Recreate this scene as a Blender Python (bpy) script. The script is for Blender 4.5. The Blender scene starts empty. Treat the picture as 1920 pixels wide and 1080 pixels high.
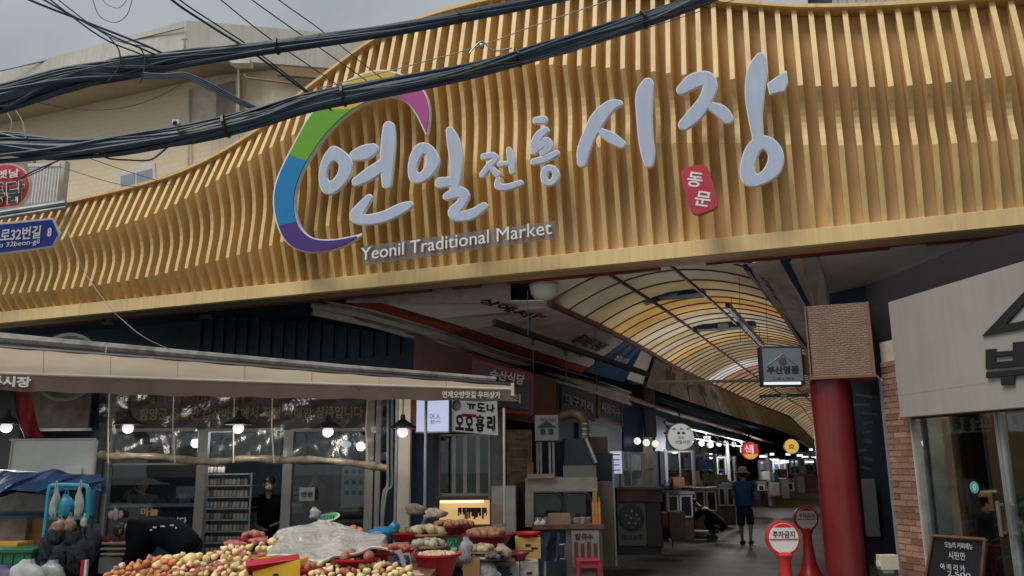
import bpy, bmesh, math, random
import numpy as np
from mathutils import Vector, Matrix
random.seed(7)
rnd = random.random
def ru(a, b): return a + (b - a) * rnd()
SC = bpy.context.scene
COL = SC.collection
R_ = math.radians
# ------------------------------------------------------------------ camera
FPX = 1551.0; PITCH = R_(12.26); YAW = R_(20.5); ROLL = R_(0.6)
CAM = Vector((0, 0, 1.65))
cY, sY = math.cos(YAW), math.sin(YAW)
def _rz(v): return Vector((cY*v[0]-sY*v[1], sY*v[0]+cY*v[1], v[2]))
_F = (0, math.cos(PITCH), math.sin(PITCH)); _U = (0, -math.sin(PITCH), math.cos(PITCH)); _X = (1, 0, 0)
cr, sr = math.cos(ROLL), math.sin(ROLL)
CF3 = _rz(_F)
CX3 = _rz([cr*_X[i]-sr*_U[i] for i in range(3)])
CU3 = _rz([sr*_X[i]+cr*_U[i] for i in range(3)])
cam = bpy.data.cameras.new('camera'); camo = bpy.data.objects.new('camera', cam); COL.objects.link(camo)
cam.sensor_width = 36; cam.lens = 36*FPX/1920; cam.clip_end = 500; cam.clip_start = 0.05
m = Matrix((CX3, CU3, -CF3)).transposed().to_4x4(); m.translation = CAM; camo.matrix_world = m
SC.camera = camo
# ------------------------------------------------------------------ light
SUN_EL, SUN_AZ = R_(56), R_(205)       # azimuth measured clockwise from +Y
w = bpy.data.worlds.new('World'); SC.world = w; w.use_nodes = True
nt = w.node_tree; nt.nodes.clear()
out = nt.nodes.new('ShaderNodeOutputWorld'); bg = nt.nodes.new('ShaderNodeBackground')
sky = nt.nodes.new('ShaderNodeTexSky'); sky.sky_type = 'NISHITA'; sky.sun_disc = False
sky.sun_elevation = SUN_EL; sky.sun_rotation = SUN_AZ; sky.dust_density = 3; sky.air_density = 1.2
tc = nt.nodes.new('ShaderNodeTexCoord'); nz = nt.nodes.new('ShaderNodeTexNoise'); nz.inputs['Scale'].default_value = 2.6; nz.inputs['Distortion'].default_value = .6
nz.inputs['Detail'].default_value = 5; nz.inputs['Roughness'].default_value = 0.55
rp = nt.nodes.new('ShaderNodeValToRGB'); rp.color_ramp.elements[0].position = 0.3; rp.color_ramp.elements[1].position = 0.72
rp.color_ramp.elements[0].color = (2.95, 3.27, 3.5, 1); rp.color_ramp.elements[1].color = (4.75, 4.9, 4.95, 1)
mx = nt.nodes.new('ShaderNodeMixRGB'); mx.inputs[0].default_value = 0.88
nt.links.new(tc.outputs['Generated'], nz.inputs['Vector']); nt.links.new(nz.outputs['Fac'], rp.inputs['Fac'])
nt.links.new(sky.outputs['Color'], mx.inputs[1]); nt.links.new(rp.outputs['Color'], mx.inputs[2])
nt.links.new(mx.outputs['Color'], bg.inputs['Color']); nt.links.new(bg.outputs[0], out.inputs[0])
bg.inputs['Strength'].default_value = 0.081
sl = bpy.data.lights.new('sun', 'SUN'); sl.energy = 1.5; sl.angle = R_(28); sl.color = (1.0, 0.965, 0.9)
so = bpy.data.objects.new('sun', sl); COL.objects.link(so)
sd = Vector((math.sin(SUN_AZ)*math.cos(SUN_EL), math.cos(SUN_AZ)*math.cos(SUN_EL), math.sin(SUN_EL)))
so.rotation_euler = (-sd).to_track_quat('-Z', 'Y').to_euler(); so.location = (0, -5, 20)
SC.view_settings.view_transform = 'Standard'; SC.view_settings.look = 'None'
SC.view_settings.exposure = 0.5; SC.view_settings.gamma = 1; SC.view_settings.use_curve_mapping = False
SC.render.engine = 'CYCLES'
try:
    SC.cycles.use_denoising = True; SC.cycles.denoiser = 'OPENIMAGEDENOISE'
except Exception: pass
SC.cycles.max_bounces = 6; SC.cycles.transparent_max_bounces = 12; SC.cycles.sample_clamp_indirect = 3
SC.cycles.caustics_reflective = False; SC.cycles.caustics_refractive = False
# ------------------------------------------------------------------ picture helpers (pixel of the 1920 photo -> a place in 3D)
def ray(u, v): return CF3 + CX3*((u-960)/FPX) + CU3*((540-v)/FPX)
C_X = Vector((cY, sY, 0)); C_Y = Vector((-sY, cY, 0))
def PD(u, v, d): r = ray(u, v); return CAM + r*(d/r.dot(C_Y))
def PX(u, v, x): r = ray(u, v); return CAM + r*(x/r.x)
def PY(u, v, y): r = ray(u, v); return CAM + r*(y/r.y)
def PZ(u, v, z): r = ray(u, v); return CAM + r*((z-1.65)/r.z)
class Fr:
    def __init__(s, o, x, y): s.o = Vector(o); s.x = Vector(x); s.y = Vector(y)
    def w(s, p): return s.o + s.x*p[0] + s.y*p[1] + Vector((0, 0, p[2]))
    def l(s, P): q = P - s.o; return (q.dot(s.x), q.dot(s.y), q.z)
    def P(s, u, v, y=0.0):          # picture ray onto this frame's vertical plane y
        r = ray(u, v); t = (y - (CAM-s.o).dot(s.y))/r.dot(s.y); return CAM + r*t
WF = Fr((0,0,0), (1,0,0), (0,1,0)); CFR = Fr((0,0,0), C_X, C_Y)
SFR = Fr((0.765, 10.13, 0), (0.545, -0.8384, 0), (0.8384, 0.545, 0))
# ------------------------------------------------------------------ materials
MATS = {}
def mat(name, col, rough=0.6, metal=0.0, var=0.12, scale=6.0, bump=0.0, bscale=60.0, emit=0, dirt=0.0, objvar=0.0, spec=None, coat=0, streak=0):
    if name in MATS: return MATS[name]
    M = bpy.data.materials.new(name); M.use_nodes = True; n = M.node_tree.nodes; L = M.node_tree.links
    b = n['Principled BSDF']; b.inputs['Roughness'].default_value = rough; b.inputs['Metallic'].default_value = metal
    if spec is not None: b.inputs['Specular IOR Level'].default_value = spec
    if coat: b.inputs['Coat Weight'].default_value = coat
    t = n.new('ShaderNodeTexCoord'); z = n.new('ShaderNodeTexNoise'); z.inputs['Scale'].default_value = scale; z.inputs['Detail'].default_value = 6
    L.new(t.outputs['Object'], z.inputs['Vector'])
    r = n.new('ShaderNodeValToRGB'); r.color_ramp.elements[0].position = 0.3; r.color_ramp.elements[1].position = 0.7
    lo = [max(0, c*(1-var)) for c in col]; hi = [min(1, c*(1+var)) for c in col]
    r.color_ramp.elements[0].color = (*lo, 1); r.color_ramp.elements[1].color = (*hi, 1)
    L.new(z.outputs['Fac'], r.inputs['Fac']); last = r.outputs['Color']
    if dirt:
        z2 = n.new('ShaderNodeTexNoise'); z2.inputs['Scale'].default_value = scale*0.35; z2.inputs['Detail'].default_value = 8; z2.inputs['Distortion'].default_value = 0.8
        L.new(t.outputs['Object'], z2.inputs['Vector'])
        r2 = n.new('ShaderNodeValToRGB'); r2.color_ramp.elements[0].position = 0.48; r2.color_ramp.elements[1].position = 0.72
        r2.color_ramp.elements[0].color = (0,0,0,1); r2.color_ramp.elements[1].color = (dirt,dirt,dirt,1)
        L.new(z2.outputs['Fac'], r2.inputs['Fac'])
        mm = n.new('ShaderNodeMixRGB'); L.new(r2.outputs['Color'], mm.inputs[0]); L.new(last, mm.inputs[1]); mm.inputs[2].default_value = (0.06, 0.05, 0.04, 1)
        last = mm.outputs['Color']
    if streak:
        mp = n.new('ShaderNodeMapping'); mp.inputs['Scale'].default_value = (9, 9, .55); L.new(t.outputs['Object'], mp.inputs[0]); zs = n.new('ShaderNodeTexNoise'); zs.inputs['Scale'].default_value = 1.6; zs.inputs['Detail'].default_value = 7; L.new(mp.outputs[0], zs.inputs['Vector'])
        rs = n.new('ShaderNodeValToRGB'); rs.color_ramp.elements[0].position = .42; rs.color_ramp.elements[1].position = .75; rs.color_ramp.elements[0].color = (0,0,0,1); rs.color_ramp.elements[1].color = (streak,)*3+(1,); L.new(zs.outputs['Fac'], rs.inputs['Fac'])
        ms = n.new('ShaderNodeMixRGB'); L.new(rs.outputs[0], ms.inputs[0]); L.new(last, ms.inputs[1]); ms.inputs[2].default_value = (.13,.10,.07,1); last = ms.outputs[0]
    if objvar:
        oi = n.new('ShaderNodeObjectInfo'); hs = n.new('ShaderNodeHueSaturation')
        mr = n.new('ShaderNodeMapRange'); mr.inputs[3].default_value = 1-objvar; mr.inputs[4].default_value = 1+objvar
        L.new(oi.outputs['Random'], mr.inputs[0]); L.new(mr.outputs[0], hs.inputs['Value']); L.new(last, hs.inputs['Color']); last = hs.outputs['Color']
    L.new(last, b.inputs['Base Color'])
    if emit: L.new(last, b.inputs['Emission Color']); b.inputs['Emission Strength'].default_value = emit
    if bump:
        z3 = n.new('ShaderNodeTexNoise'); z3.inputs['Scale'].default_value = bscale; z3.inputs['Detail'].default_value = 4
        L.new(t.outputs['Object'], z3.inputs['Vector']); bp = n.new('ShaderNodeBump'); bp.inputs['Strength'].default_value = bump; bp.inputs['Distance'].default_value = 0.01
        L.new(z3.outputs['Fac'], bp.inputs['Height']); L.new(bp.outputs[0], b.inputs['Normal'])
    MATS[name] = M; return M
def emat(name, col, s):
    if name in MATS: return MATS[name]
    M = bpy.data.materials.new(name); M.use_nodes = True; n = M.node_tree.nodes; b = n['Principled BSDF']
    b.inputs['Base Color'].default_value = (*col, 1); b.inputs['Emission Color'].default_value = (*col, 1); b.inputs['Emission Strength'].default_value = s
    MATS[name] = M; return M
def glass(name, col=(0.6,0.7,0.72), mixf=0.2, rough=0.06, wr=0.0, wscale=6):
    if name in MATS: return MATS[name]
    M = bpy.data.materials.new(name); M.use_nodes = True; n = M.node_tree.nodes; L = M.node_tree.links; n.clear()
    o = n.new('ShaderNodeOutputMaterial'); tr = n.new('ShaderNodeBsdfTransparent'); g = n.new('ShaderNodeBsdfGlossy'); g.inputs['Roughness'].default_value = rough
    tr.inputs['Color'].default_value = (*col, 1); mi = n.new('ShaderNodeMixShader')
    fr = n.new('ShaderNodeLayerWeight'); fr.inputs['Blend'].default_value = .5; pw = n.new('ShaderNodeMath'); pw.operation = 'POWER'; pw.inputs[1].default_value = 4
    ad = n.new('ShaderNodeMath'); ad.operation = 'MULTIPLY_ADD'; ad.inputs[1].default_value = .6; ad.inputs[2].default_value = .03+mixf; ad.use_clamp = True
    L.new(fr.outputs['Facing'], pw.inputs[0]); L.new(pw.outputs[0], ad.inputs[0]); L.new(ad.outputs[0], mi.inputs[0]); L.new(tr.outputs[0], mi.inputs[1]); L.new(g.outputs[0], mi.inputs[2]); L.new(mi.outputs[0], o.inputs[0])
    if wr:
        t = n.new('ShaderNodeTexCoord'); mp = n.new('ShaderNodeMapping'); mp.inputs['Scale'].default_value = (1, 1, 0.35)
        z = n.new('ShaderNodeTexNoise'); z.inputs['Scale'].default_value = wscale; z.inputs['Detail'].default_value = 5; z.inputs['Distortion'].default_value = 1.6
        L.new(t.outputs['Object'], mp.inputs[0]); L.new(mp.outputs[0], z.inputs['Vector'])
        bp = n.new('ShaderNodeBump'); bp.inputs['Strength'].default_value = wr; bp.inputs['Distance'].default_value = 0.08
        L.new(z.outputs['Fac'], bp.inputs['Height']); L.new(bp.outputs[0], g.inputs['Normal']); L.new(bp.outputs[0], fr.inputs['Normal'])
    MATS[name] = M; return M
def translucent(name, col, t=0.6, rib=True):
    if name in MATS: return MATS[name]
    M = bpy.data.materials.new(name); M.use_nodes = True; n = M.node_tree.nodes; L = M.node_tree.links; n.clear()
    o = n.new('ShaderNodeOutputMaterial'); d = n.new('ShaderNodeBsdfDiffuse'); tl = n.new('ShaderNodeBsdfTranslucent'); mi = n.new('ShaderNodeMixShader'); mi.inputs[0].default_value = t
    tcx = n.new('ShaderNodeTexCoord'); z = n.new('ShaderNodeTexNoise'); z.inputs['Scale'].default_value = 1.3; z.inputs['Detail'].default_value = 7
    r = n.new('ShaderNodeValToRGB'); r.color_ramp.elements[0].position = 0.3; r.color_ramp.elements[1].position = 0.75
    r.color_ramp.elements[0].color = (*[c*0.62 for c in col], 1); r.color_ramp.elements[1].color = (*[min(1, c*1.12) for c in col], 1)
    L.new(tcx.outputs['Object'], z.inputs['Vector']); L.new(z.outputs['Fac'], r.inputs['Fac'])
    L.new(r.outputs[0], d.inputs[0]); L.new(r.outputs[0], tl.inputs[0]); L.new(d.outputs[0], mi.inputs[1]); L.new(tl.outputs[0], mi.inputs[2]); L.new(mi.outputs[0], o.inputs[0])
    MATS[name] = M; return M
# ------------------------------------------------------------------ mesh builder
class MB:
    def __init__(s, fr=WF): s.v = []; s.f = []; s.fr = fr; s.sm = False
    def add(s, pts, faces, world=False):
        k = len(s.v); s.v += [Vector(p) if world else s.fr.w(p) for p in pts]; s.f += [tuple(i+k for i in f) for f in faces]; return s
    def box(s, x0, x1, y0, y1, z0, z1):
        p = [(x0,y0,z0),(x1,y0,z0),(x1,y1,z0),(x0,y1,z0),(x0,y0,z1),(x1,y0,z1),(x1,y1,z1),(x0,y1,z1)]
        return s.add(p, [(0,3,2,1),(4,5,6,7),(0,1,5,4),(1,2,6,5),(2,3,7,6),(3,0,4,7)])
    def obox(s, c, hx, hy, hz, X=(1,0,0), Y=(0,1,0), Z=(0,0,1)):
        c = Vector(c); X = Vector(X)*hx; Y = Vector(Y)*hy; Z = Vector(Z)*hz
        p = [c+X*a+Y*b+Z*d for d in (-1,1) for a, b in ((-1,-1),(1,-1),(1,1),(-1,1))]
        return s.add(p, [(0,3,2,1),(4,5,6,7),(0,1,5,4),(1,2,6,5),(2,3,7,6),(3,0,4,7)], True)
    def plate(s, pts, th, nrm=None):          # world polygon (counter-clockwise seen from the front), thickness away from the front
        pts = [Vector(p) for p in pts]; n = len(pts)
        if nrm is None:
            nrm = Vector((0,0,0))
            for i in range(n): nrm += (pts[i]-pts[0]).cross(pts[(i+1)%n]-pts[0])
            nrm.normalize()
        nrm = Vector(nrm)
        q = pts + [p - nrm*th for p in pts]
        return s.add(q, [tuple(range(n)), tuple(range(2*n-1, n-1, -1))] + [(i, i+n, (i+1)%n+n, (i+1)%n) for i in range(n)], True)
    def tube(s, pts, r, n=6, world=True, closed=False):
        pts = [Vector(p) if world else s.fr.w(p) for p in pts]; k = len(pts); V = []
        up0 = None
        for i, p in enumerate(pts):
            t = (pts[min(i+1, k-1)] - pts[max(i-1, 0)])
            t = t.normalized() if t.length > 1e-9 else Vector((0,0,1))
            if up0 is None: up0 = Vector((0,0,1)) if abs(t.z) < 0.9 else Vector((1,0,0))
            a = t.cross(up0); a = a.normalized() if a.length > 1e-6 else Vector((1,0,0)); b = a.cross(t); up0 = b
            rr = r[i] if isinstance(r, (list, tuple)) else r
            V += [p + a*math.cos(6.28318*j/n)*rr + b*math.sin(6.28318*j/n)*rr for j in range(n)]
        F = [(i*n+j, i*n+(j+1)%n, (i+1)*n+(j+1)%n, (i+1)*n+j) for i in range(k-1) for j in range(n)]
        F += [tuple(range(n-1, -1, -1)), tuple((k-1)*n+j for j in range(n))]
        return s.add(V, F, True)
    def lathe(s, prof, c, n=16, ax=None):      # prof: (r, h) from bottom to top
        c = Vector(c); A = Vector(ax).normalized() if ax is not None else Vector((0,0,1))
        X = A.orthogonal().normalized(); Y = A.cross(X); V = []
        for r, h in prof: V += [c + A*h + X*math.cos(6.28318*j/n)*r + Y*math.sin(6.28318*j/n)*r for j in range(n)]
        k = len(prof)
        F = [(i*n+j, i*n+(j+1)%n, (i+1)*n+(j+1)%n, (i+1)*n+j) for i in range(k-1) for j in range(n)]
        F += [tuple(range(n-1, -1, -1)), tuple((k-1)*n+j for j in range(n))]
        return s.add(V, F, True)
    def ball(s, c, r, nu=12, nv=8, jit=0):
        rx, ry, rz = r if isinstance(r, (tuple, list)) else (r, r, r); c = Vector(c); V = [c+Vector((0,0,-rz))]
        for i in range(1, nv):
            a = -math.pi/2 + math.pi*i/nv
            for j in range(nu):
                b = 6.28318*j/nu; q = 1+(rnd()-.5)*jit
                V.append(c+Vector((rx*math.cos(a)*math.cos(b)*q, ry*math.cos(a)*math.sin(b)*q, rz*math.sin(a)*q)))
        V.append(c+Vector((0,0,rz))); F = [(0, 1+(j+1)%nu, 1+j) for j in range(nu)]
        for i in range(nv-2):
            for j in range(nu): F.append((1+i*nu+j, 1+i*nu+(j+1)%nu, 1+(i+1)*nu+(j+1)%nu, 1+(i+1)*nu+j))
        e = len(V)-1; F += [(e, 1+(nv-2)*nu+j, 1+(nv-2)*nu+(j+1)%nu) for j in range(nu)]
        return s.add(V, F, True)
    def grid(s, fn, nu, nv, two=False):        # fn(a, b) -> world point
        V = [fn(i/nu, j/nv) for j in range(nv+1) for i in range(nu+1)]
        F = [(j*(nu+1)+i, j*(nu+1)+i+1, (j+1)*(nu+1)+i+1, (j+1)*(nu+1)+i) for j in range(nv) for i in range(nu)]
        return s.add(V, F, True)
    # upright box whose front covers a pixel rectangle at forward distance d
    def cb(s, u0, v0, u1, v1, d, dep=0.05):
        um, vm = (u0+u1)/2, (v0+v1)/2
        a = CFR.l(PD(u0, vm, d)); b = CFR.l(PD(u1, vm, d)); t = CFR.l(PD(um, v0, d)); o = CFR.l(PD(um, v1, d))
        f = s.fr; s.fr = CFR; s.box(a[0], b[0], d, d+dep, o[2], t[2]); s.fr = f; return s
    def frame(s, u0, v0, u1, v1, d, w=4, dep=0.05, bars_u=(), bars_v=()):
        s.cb(u0, v0, u1, v0+w, d, dep); s.cb(u0, v1-w, u1, v1, d, dep)
        s.cb(u0, v0+w, u0+w, v1-w, d+.001, dep-.002); s.cb(u1-w, v0+w, u1, v1-w, d+.001, dep-.002)
        for b in bars_u: s.cb(b-w/2, v0+w, b+w/2, v1-w, d+.002, dep-.004)
        for b in bars_v: s.cb(u0+w, b-w/2, u1-w, b+w/2, d+.003, dep-.006)
        return s
class Thing:
    def __init__(s, name, label, cat, base, group=None):
        o = bpy.data.objects.new(name, None); COL.objects.link(o); o.location = base; o.empty_display_size = 0.1
        o['label'] = label; o['category'] = cat
        if group: o['group'] = group
        s.o = o; s.base = Vector(base)
SMOOTH = 40
def mkobj(mb, name, m, base, smooth=False, bevel=0.0, flat=False):
    me = bpy.data.meshes.new(name); me.from_pydata([tuple(p-base) for p in mb.v], [], mb.f); me.update()
    bm = bmesh.new(); bm.from_mesh(me); bmesh.ops.recalc_face_normals(bm, faces=bm.faces); bm.to_mesh(me); bm.free()
    o = bpy.data.objects.new(name, me); COL.objects.link(o); me.materials.append(m)
    if smooth:
        me.shade_smooth()
        try: me.set_sharp_from_angle(angle=R_(SMOOTH))
        except Exception: pass
    if bevel:
        b = o.modifiers.new('bevel', 'BEVEL'); b.width = bevel; b.segments = 2; b.limit_method = 'ANGLE'; b.angle_limit = R_(40)
    return o
def part(th, name, mb, m, smooth=False, bevel=0.0, parent=None, label=None):
    p = parent if parent is not None else th.o
    o = mkobj(mb, name, m, th.base, smooth, bevel); o.parent = p
    if parent is not None: o.location = (0, 0, 0)
    if label: o['label'] = label
    return o
def low(mb):
    xs = [p.x for p in mb.v]; ys = [p.y for p in mb.v]; zs = [p.z for p in mb.v]
    return Vector(((min(xs)+max(xs))/2, (min(ys)+max(ys))/2, min(zs)))
def single(name, mb, m, label=None, cat=None, group=None, kind=None, smooth=False, bevel=0.0):
    b = low(mb); o = mkobj(mb, name, m, b, smooth, bevel); o.location = b
    if label: o['label'] = label
    if cat: o['category'] = cat
    if group: o['group'] = group
    if kind: o['kind'] = kind
    return o
def dup(o, loc, label=None, parent=None, rz=None):
    c = o.copy(); COL.objects.link(c)
    if parent is None: c.location = loc
    else: c.parent = parent
    if rz is not None: c.rotation_euler.z = rz
    if label: c['label'] = label
    for k in list(o.children): dup(k, None, None, c)
    return c
# ------------------------------------------------------------------ lettering from the built-in font
def text_mesh(body, bold=0.0):
    cu = bpy.data.curves.new('t', 'FONT'); cu.body = body; cu.resolution_u = 3; cu.offset = bold; cu.align_x = 'CENTER'
    ob = bpy.data.objects.new('t', cu); COL.objects.link(ob)
    dg = bpy.context.evaluated_depsgraph_get(); dg.update()
    me = bpy.data.meshes.new_from_object(ob.evaluated_get(dg)); COL.objects.unlink(ob); bpy.data.objects.remove(ob)
    return me
def text(th, body, O, X, Y, w, h, m, bold=0.0, depth=0.004, name='lettering', keep=False):
    """letters centred on O, X to the right, Y up, fitted into w x h"""
    me = text_mesh(body, bold); O = Vector(O); X = Vector(X).normalized(); Y = Vector(Y).normalized(); N = X.cross(Y)
    V = [v.co.copy() for v in me.vertices]; F = [tuple(p.vertices) for p in me.polygons]
    if not V: return None
    x0 = min(v.x for v in V); x1 = max(v.x for v in V); y0 = min(v.y for v in V); y1 = max(v.y for v in V)
    sx = w/max(1e-6, x1-x0); sy = h/max(1e-6, y1-y0)
    if keep: sx = sy = min(sx, sy)
    mb = MB(); k = len(V)
    front = [O + X*((v.x-(x0+x1)/2)*sx) + Y*((v.y-(y0+y1)/2)*sy) + N*depth for v in V]
    back = [p - N*depth*1.6 for p in front]
    cnt = {}
    for f in F:
        for i in range(len(f)):
            e = (f[i], f[(i+1) % len(f)]); cnt[tuple(sorted(e))] = cnt.get(tuple(sorted(e)), 0)+1
    side = []
    for f in F:
        for i in range(len(f)):
            a, b = f[i], f[(i+1) % len(f)]
            if cnt[tuple(sorted((a, b)))] == 1: side.append((b, a, a+k, b+k))
    mb.add(front+back, F+side, True)
    me2 = bpy.data.meshes.new(name); me2.from_pydata([tuple(p-th.base) for p in mb.v], [], mb.f); me2.materials.append(m)
    o = bpy.data.objects.new(name, me2); COL.objects.link(o); o.parent = th.o
    bpy.data.meshes.remove(me); return o
def ctext(th, body, u0, v0, u1, v1, d, m, bold=0.0, name='lettering', rot=0, keep=False, depth=0.004):
    a = PD(u0, (v0+v1)/2, d); b = PD(u1, (v0+v1)/2, d); t = PD((u0+u1)/2, v0, d); o = PD((u0+u1)/2, v1, d)
    X = C_X.copy(); Y = Vector((0, 0, 1))
    if rot: X, Y = X*math.cos(R_(rot))+Y*math.sin(R_(rot)), Y*math.cos(R_(rot))-X*math.sin(R_(rot))
    return text(th, body, (a+b+t+o)/4, X, Y, (b-a).length, (t-o).length, m, bold, depth, name, keep)
# ------------------------------------------------------------------ filled shapes from stroke fields (calligraphy, logo)
def seg_field(GX, GY, st):
    d = np.full(GX.shape, 1e9)
    for (x0, y0, w0), (x1, y1, w1) in zip(st[:-1], st[1:]):
        vx, vy = x1-x0, y1-y0; L2 = vx*vx+vy*vy+1e-9
        t = np.clip(((GX-x0)*vx+(GY-y0)*vy)/L2, 0, 1)
        d = np.minimum(d, np.hypot(GX-x0-t*vx, GY-y0-t*vy) - (w0+(w1-w0)*t)/2)
    return d
def poly_field(GX, GY, P):
    d = np.full(GX.shape, 1e9); ins = np.zeros(GX.shape, bool); n = len(P)
    for i in range(n):
        x0, y0 = P[i]; x1, y1 = P[(i+1) % n]; vx, vy = x1-x0, y1-y0; L2 = vx*vx+vy*vy+1e-9
        t = np.clip(((GX-x0)*vx+(GY-y0)*vy)/L2, 0, 1); d = np.minimum(d, np.hypot(GX-x0-t*vx, GY-y0-t*vy))
        if y0 != y1:
            c = ((y0 > GY) != (y1 > GY)) & (GX < (x1-x0)*(GY-y0)/(y1-y0)+x0); ins ^= c
    return np.where(ins, -d, d)
def smooth_open(st, k=5):
    out = []; n = len(st)
    for i in range(n-1):
        p0 = st[max(i-1, 0)]; p1 = st[i]; p2 = st[i+1]; p3 = st[min(i+2, n-1)]
        for j in range(k):
            t = j/k
            out.append(tuple(0.5*((2*b)+(-a+c)*t+(2*a-5*b+4*c-d)*t*t+(-a+3*b-3*c+d)*t**3) for a, b, c, d in zip(p0, p1, p2, p3)))
    out.append(tuple(st[-1])); return out
def smooth_closed(P, k=5):
    n = len(P); out = []
    for i in range(n):
        p0, p1, p2, p3 = P[i-1], P[i], P[(i+1) % n], P[(i+2) % n]
        for j in range(k):
            t = j/k; out.append(tuple(0.5*((2*b)+(-a+c)*t+(2*a-5*b+4*c-d)*t*t+(-a+3*b-3*c+d)*t**3) for a, b, c, d in zip(p0, p1, p2, p3)))
    return out
def fill_mb(field, x0, y0, st, to3, th, nrm):
    """marching-squares fill of field<0; to3(px,py)->world; thickness th away from -nrm"""
    ny, nx = field.shape; idx = {}; V = []; F = []; nrm = Vector(nrm)
    ins = field < 0
    def corner(i, j):
        k = ('c', i, j)
        if k not in idx: idx[k] = len(V); V.append(to3(x0+i*st, y0+j*st))
        return idx[k]
    def cross(i0, j0, i1, j1):
        a, b = ((i0, j0), (i1, j1)) if (i0, j0) < (i1, j1) else ((i1, j1), (i0, j0)); k = ('e', a, b)
        if k not in idx:
            fa = field[a[1], a[0]]; fb = field[b[1], b[0]]; t = fa/(fa-fb); idx[k] = len(V)
            V.append(to3(x0+(a[0]+(b[0]-a[0])*t)*st, y0+(a[1]+(b[1]-a[1])*t)*st))
        return idx[k]
    side = []
    for j in range(ny-1):
        row = ins[j, :-1] | ins[j, 1:] | ins[j+1, :-1] | ins[j+1, 1:]
        for i in np.nonzero(row)[0]:
            i = int(i); cs = [(i, j), (i, j+1), (i+1, j+1), (i+1, j)]; pl = []; ty = []
            for q in range(4):
                a = cs[q]; b = cs[(q+1) % 4]; ia = ins[a[1], a[0]]; ib = ins[b[1], b[0]]
                if ia: pl.append(corner(*a)); ty.append(0)
                if ia != ib: pl.append(cross(*a, *b)); ty.append(1)
            if len(pl) < 3: continue
            F.append(tuple(pl))
            if sum(ty) >= 2:
                for q in range(len(pl)):
                    if ty[q] and ty[(q+1) % len(pl)]: side.append((pl[q], pl[(q+1) % len(pl)]))
    mb = MB(); k = len(V)
    mb.v = [Vector(p) for p in V] + [Vector(p) - nrm*th for p in V]
    mb.f = F + [tuple(x+k for x in reversed(f)) for f in F] + [(b, a, a+k, b+k) for a, b in side]
    return mb
def catmull3(pts, k=6):
    return [Vector(p) for p in smooth_open([tuple(p) for p in pts], k)]
# ================================================================== MATERIALS USED
M_ASPH = mat('asphalt', (0.17,0.165,0.155), 0.75, var=0.3, scale=3, bump=0.4, bscale=90, dirt=0.5)
M_ALLEY = mat('alley_paving', (0.11,0.096,0.08), 0.62, var=0.35, scale=1.6, bump=0.25, bscale=40, dirt=0.7)
M_TAN = mat('tan_aluminium', (0.80,0.565,0.245), 0.5, var=0.07, scale=1.5, bump=0.05, streak=.28, objvar=.05)
M_TANB = mat('tan_backing', (0.68,0.465,0.22), 0.65, var=0.12, scale=1.0, dirt=0.25)
M_TANF = mat('tan_beam', (0.80,0.585,0.265), 0.5, var=0.06, scale=1.0, dirt=0.12, streak=.2)
M_MAROON = mat('maroon_paint', (0.17,0.022,0.022), 0.5, var=0.15)
M_LETF = mat('letter_face', (0.47,0.54,0.69), 0.3, var=0.06, scale=1.2, streak=.15)
M_LETR = mat('letter_rim', (0.78,0.80,0.82), 0.35, var=0.04)
M_BLACK = mat('black_metal', (0.02,0.021,0.024), 0.45, var=0.2)
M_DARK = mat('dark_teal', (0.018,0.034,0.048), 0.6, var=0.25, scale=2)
M_NAVY = mat('navy_paint', (0.012,0.035,0.09), 0.5, var=0.2)
M_STEEL = mat('steel', (0.42,0.43,0.43), 0.35, 0.8, var=0.15, dirt=0.2)
M_GREY = mat('grey_metal', (0.30,0.32,0.33), 0.5, 0.3, var=0.18, dirt=0.35)
M_WHITE = mat('white_paint', (0.68,0.67,0.64), 0.5, var=0.06, dirt=0.2)
M_ALU = mat('aluminium_frame', (0.36,0.36,0.35), 0.4, 0.4, var=0.12)
M_CREAM = mat('cream_paint', (0.58,0.52,0.42), 0.6, var=0.08, dirt=0.2)
M_RED = mat('red_plastic', (0.50,0.018,0.028), 0.35, var=0.12)
M_REDC = mat('red_column_paint', (0.18,0.010,0.018), 0.38, var=0.18, scale=3, dirt=0.35, streak=.25, bump=.08, bscale=12)
M_YEL = mat('yellow_plastic', (0.75,0.47,0.03), 0.4, var=0.08)
M_CARD = mat('cardboard', (0.34,0.21,0.10), 0.85, var=0.15)
M_WOOD = mat('brown_wood', (0.13,0.065,0.035), 0.6, var=0.3)
M_GLASS = glass('window_glass', (0.72,0.78,0.80), 0.04, 0.02)
M_BULB = emat('lamp_bulb', (1.0,0.98,0.93), .52)
M_BULBC = emat('cool_lamp', (0.85,0.93,1.0), .85)
M_CABLE = mat('cable_rubber', (0.028,0.055,0.078), 0.5, var=0.3)
M_TXTW = mat('white_print', (0.75,0.74,0.70), 0.6, var=0.03)
M_TXTK = mat('black_print', (0.015,0.016,0.02), 0.6, var=0.1)
M_TXTR = mat('red_print', (0.50,0.04,0.05), 0.6, var=0.1)
# ================================================================== GROUND
def ground(name, x0, x1, y0, y1, z, m, n=1):
    mb = MB(); mb.grid(lambda a, b: Vector((x0+(x1-x0)*a, y0+(y1-y0)*b, z)), n, n); return single(name, mb, m, kind='structure')
ground('ground', -250, 250, -250, 250, 0, M_ASPH, 8)
ground('alley_floor', -4.6, 1.2, 10.4, 126, 0.004, M_ALLEY, 12)
mb = MB(); mb.box(0.55, 1.2, 11.6, 60, 0.004, 0.12); single('kerb', mb, mat('kerb_stone', (0.2,0.19,0.18), 0.8, dirt=0.5), kind='structure')
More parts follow.
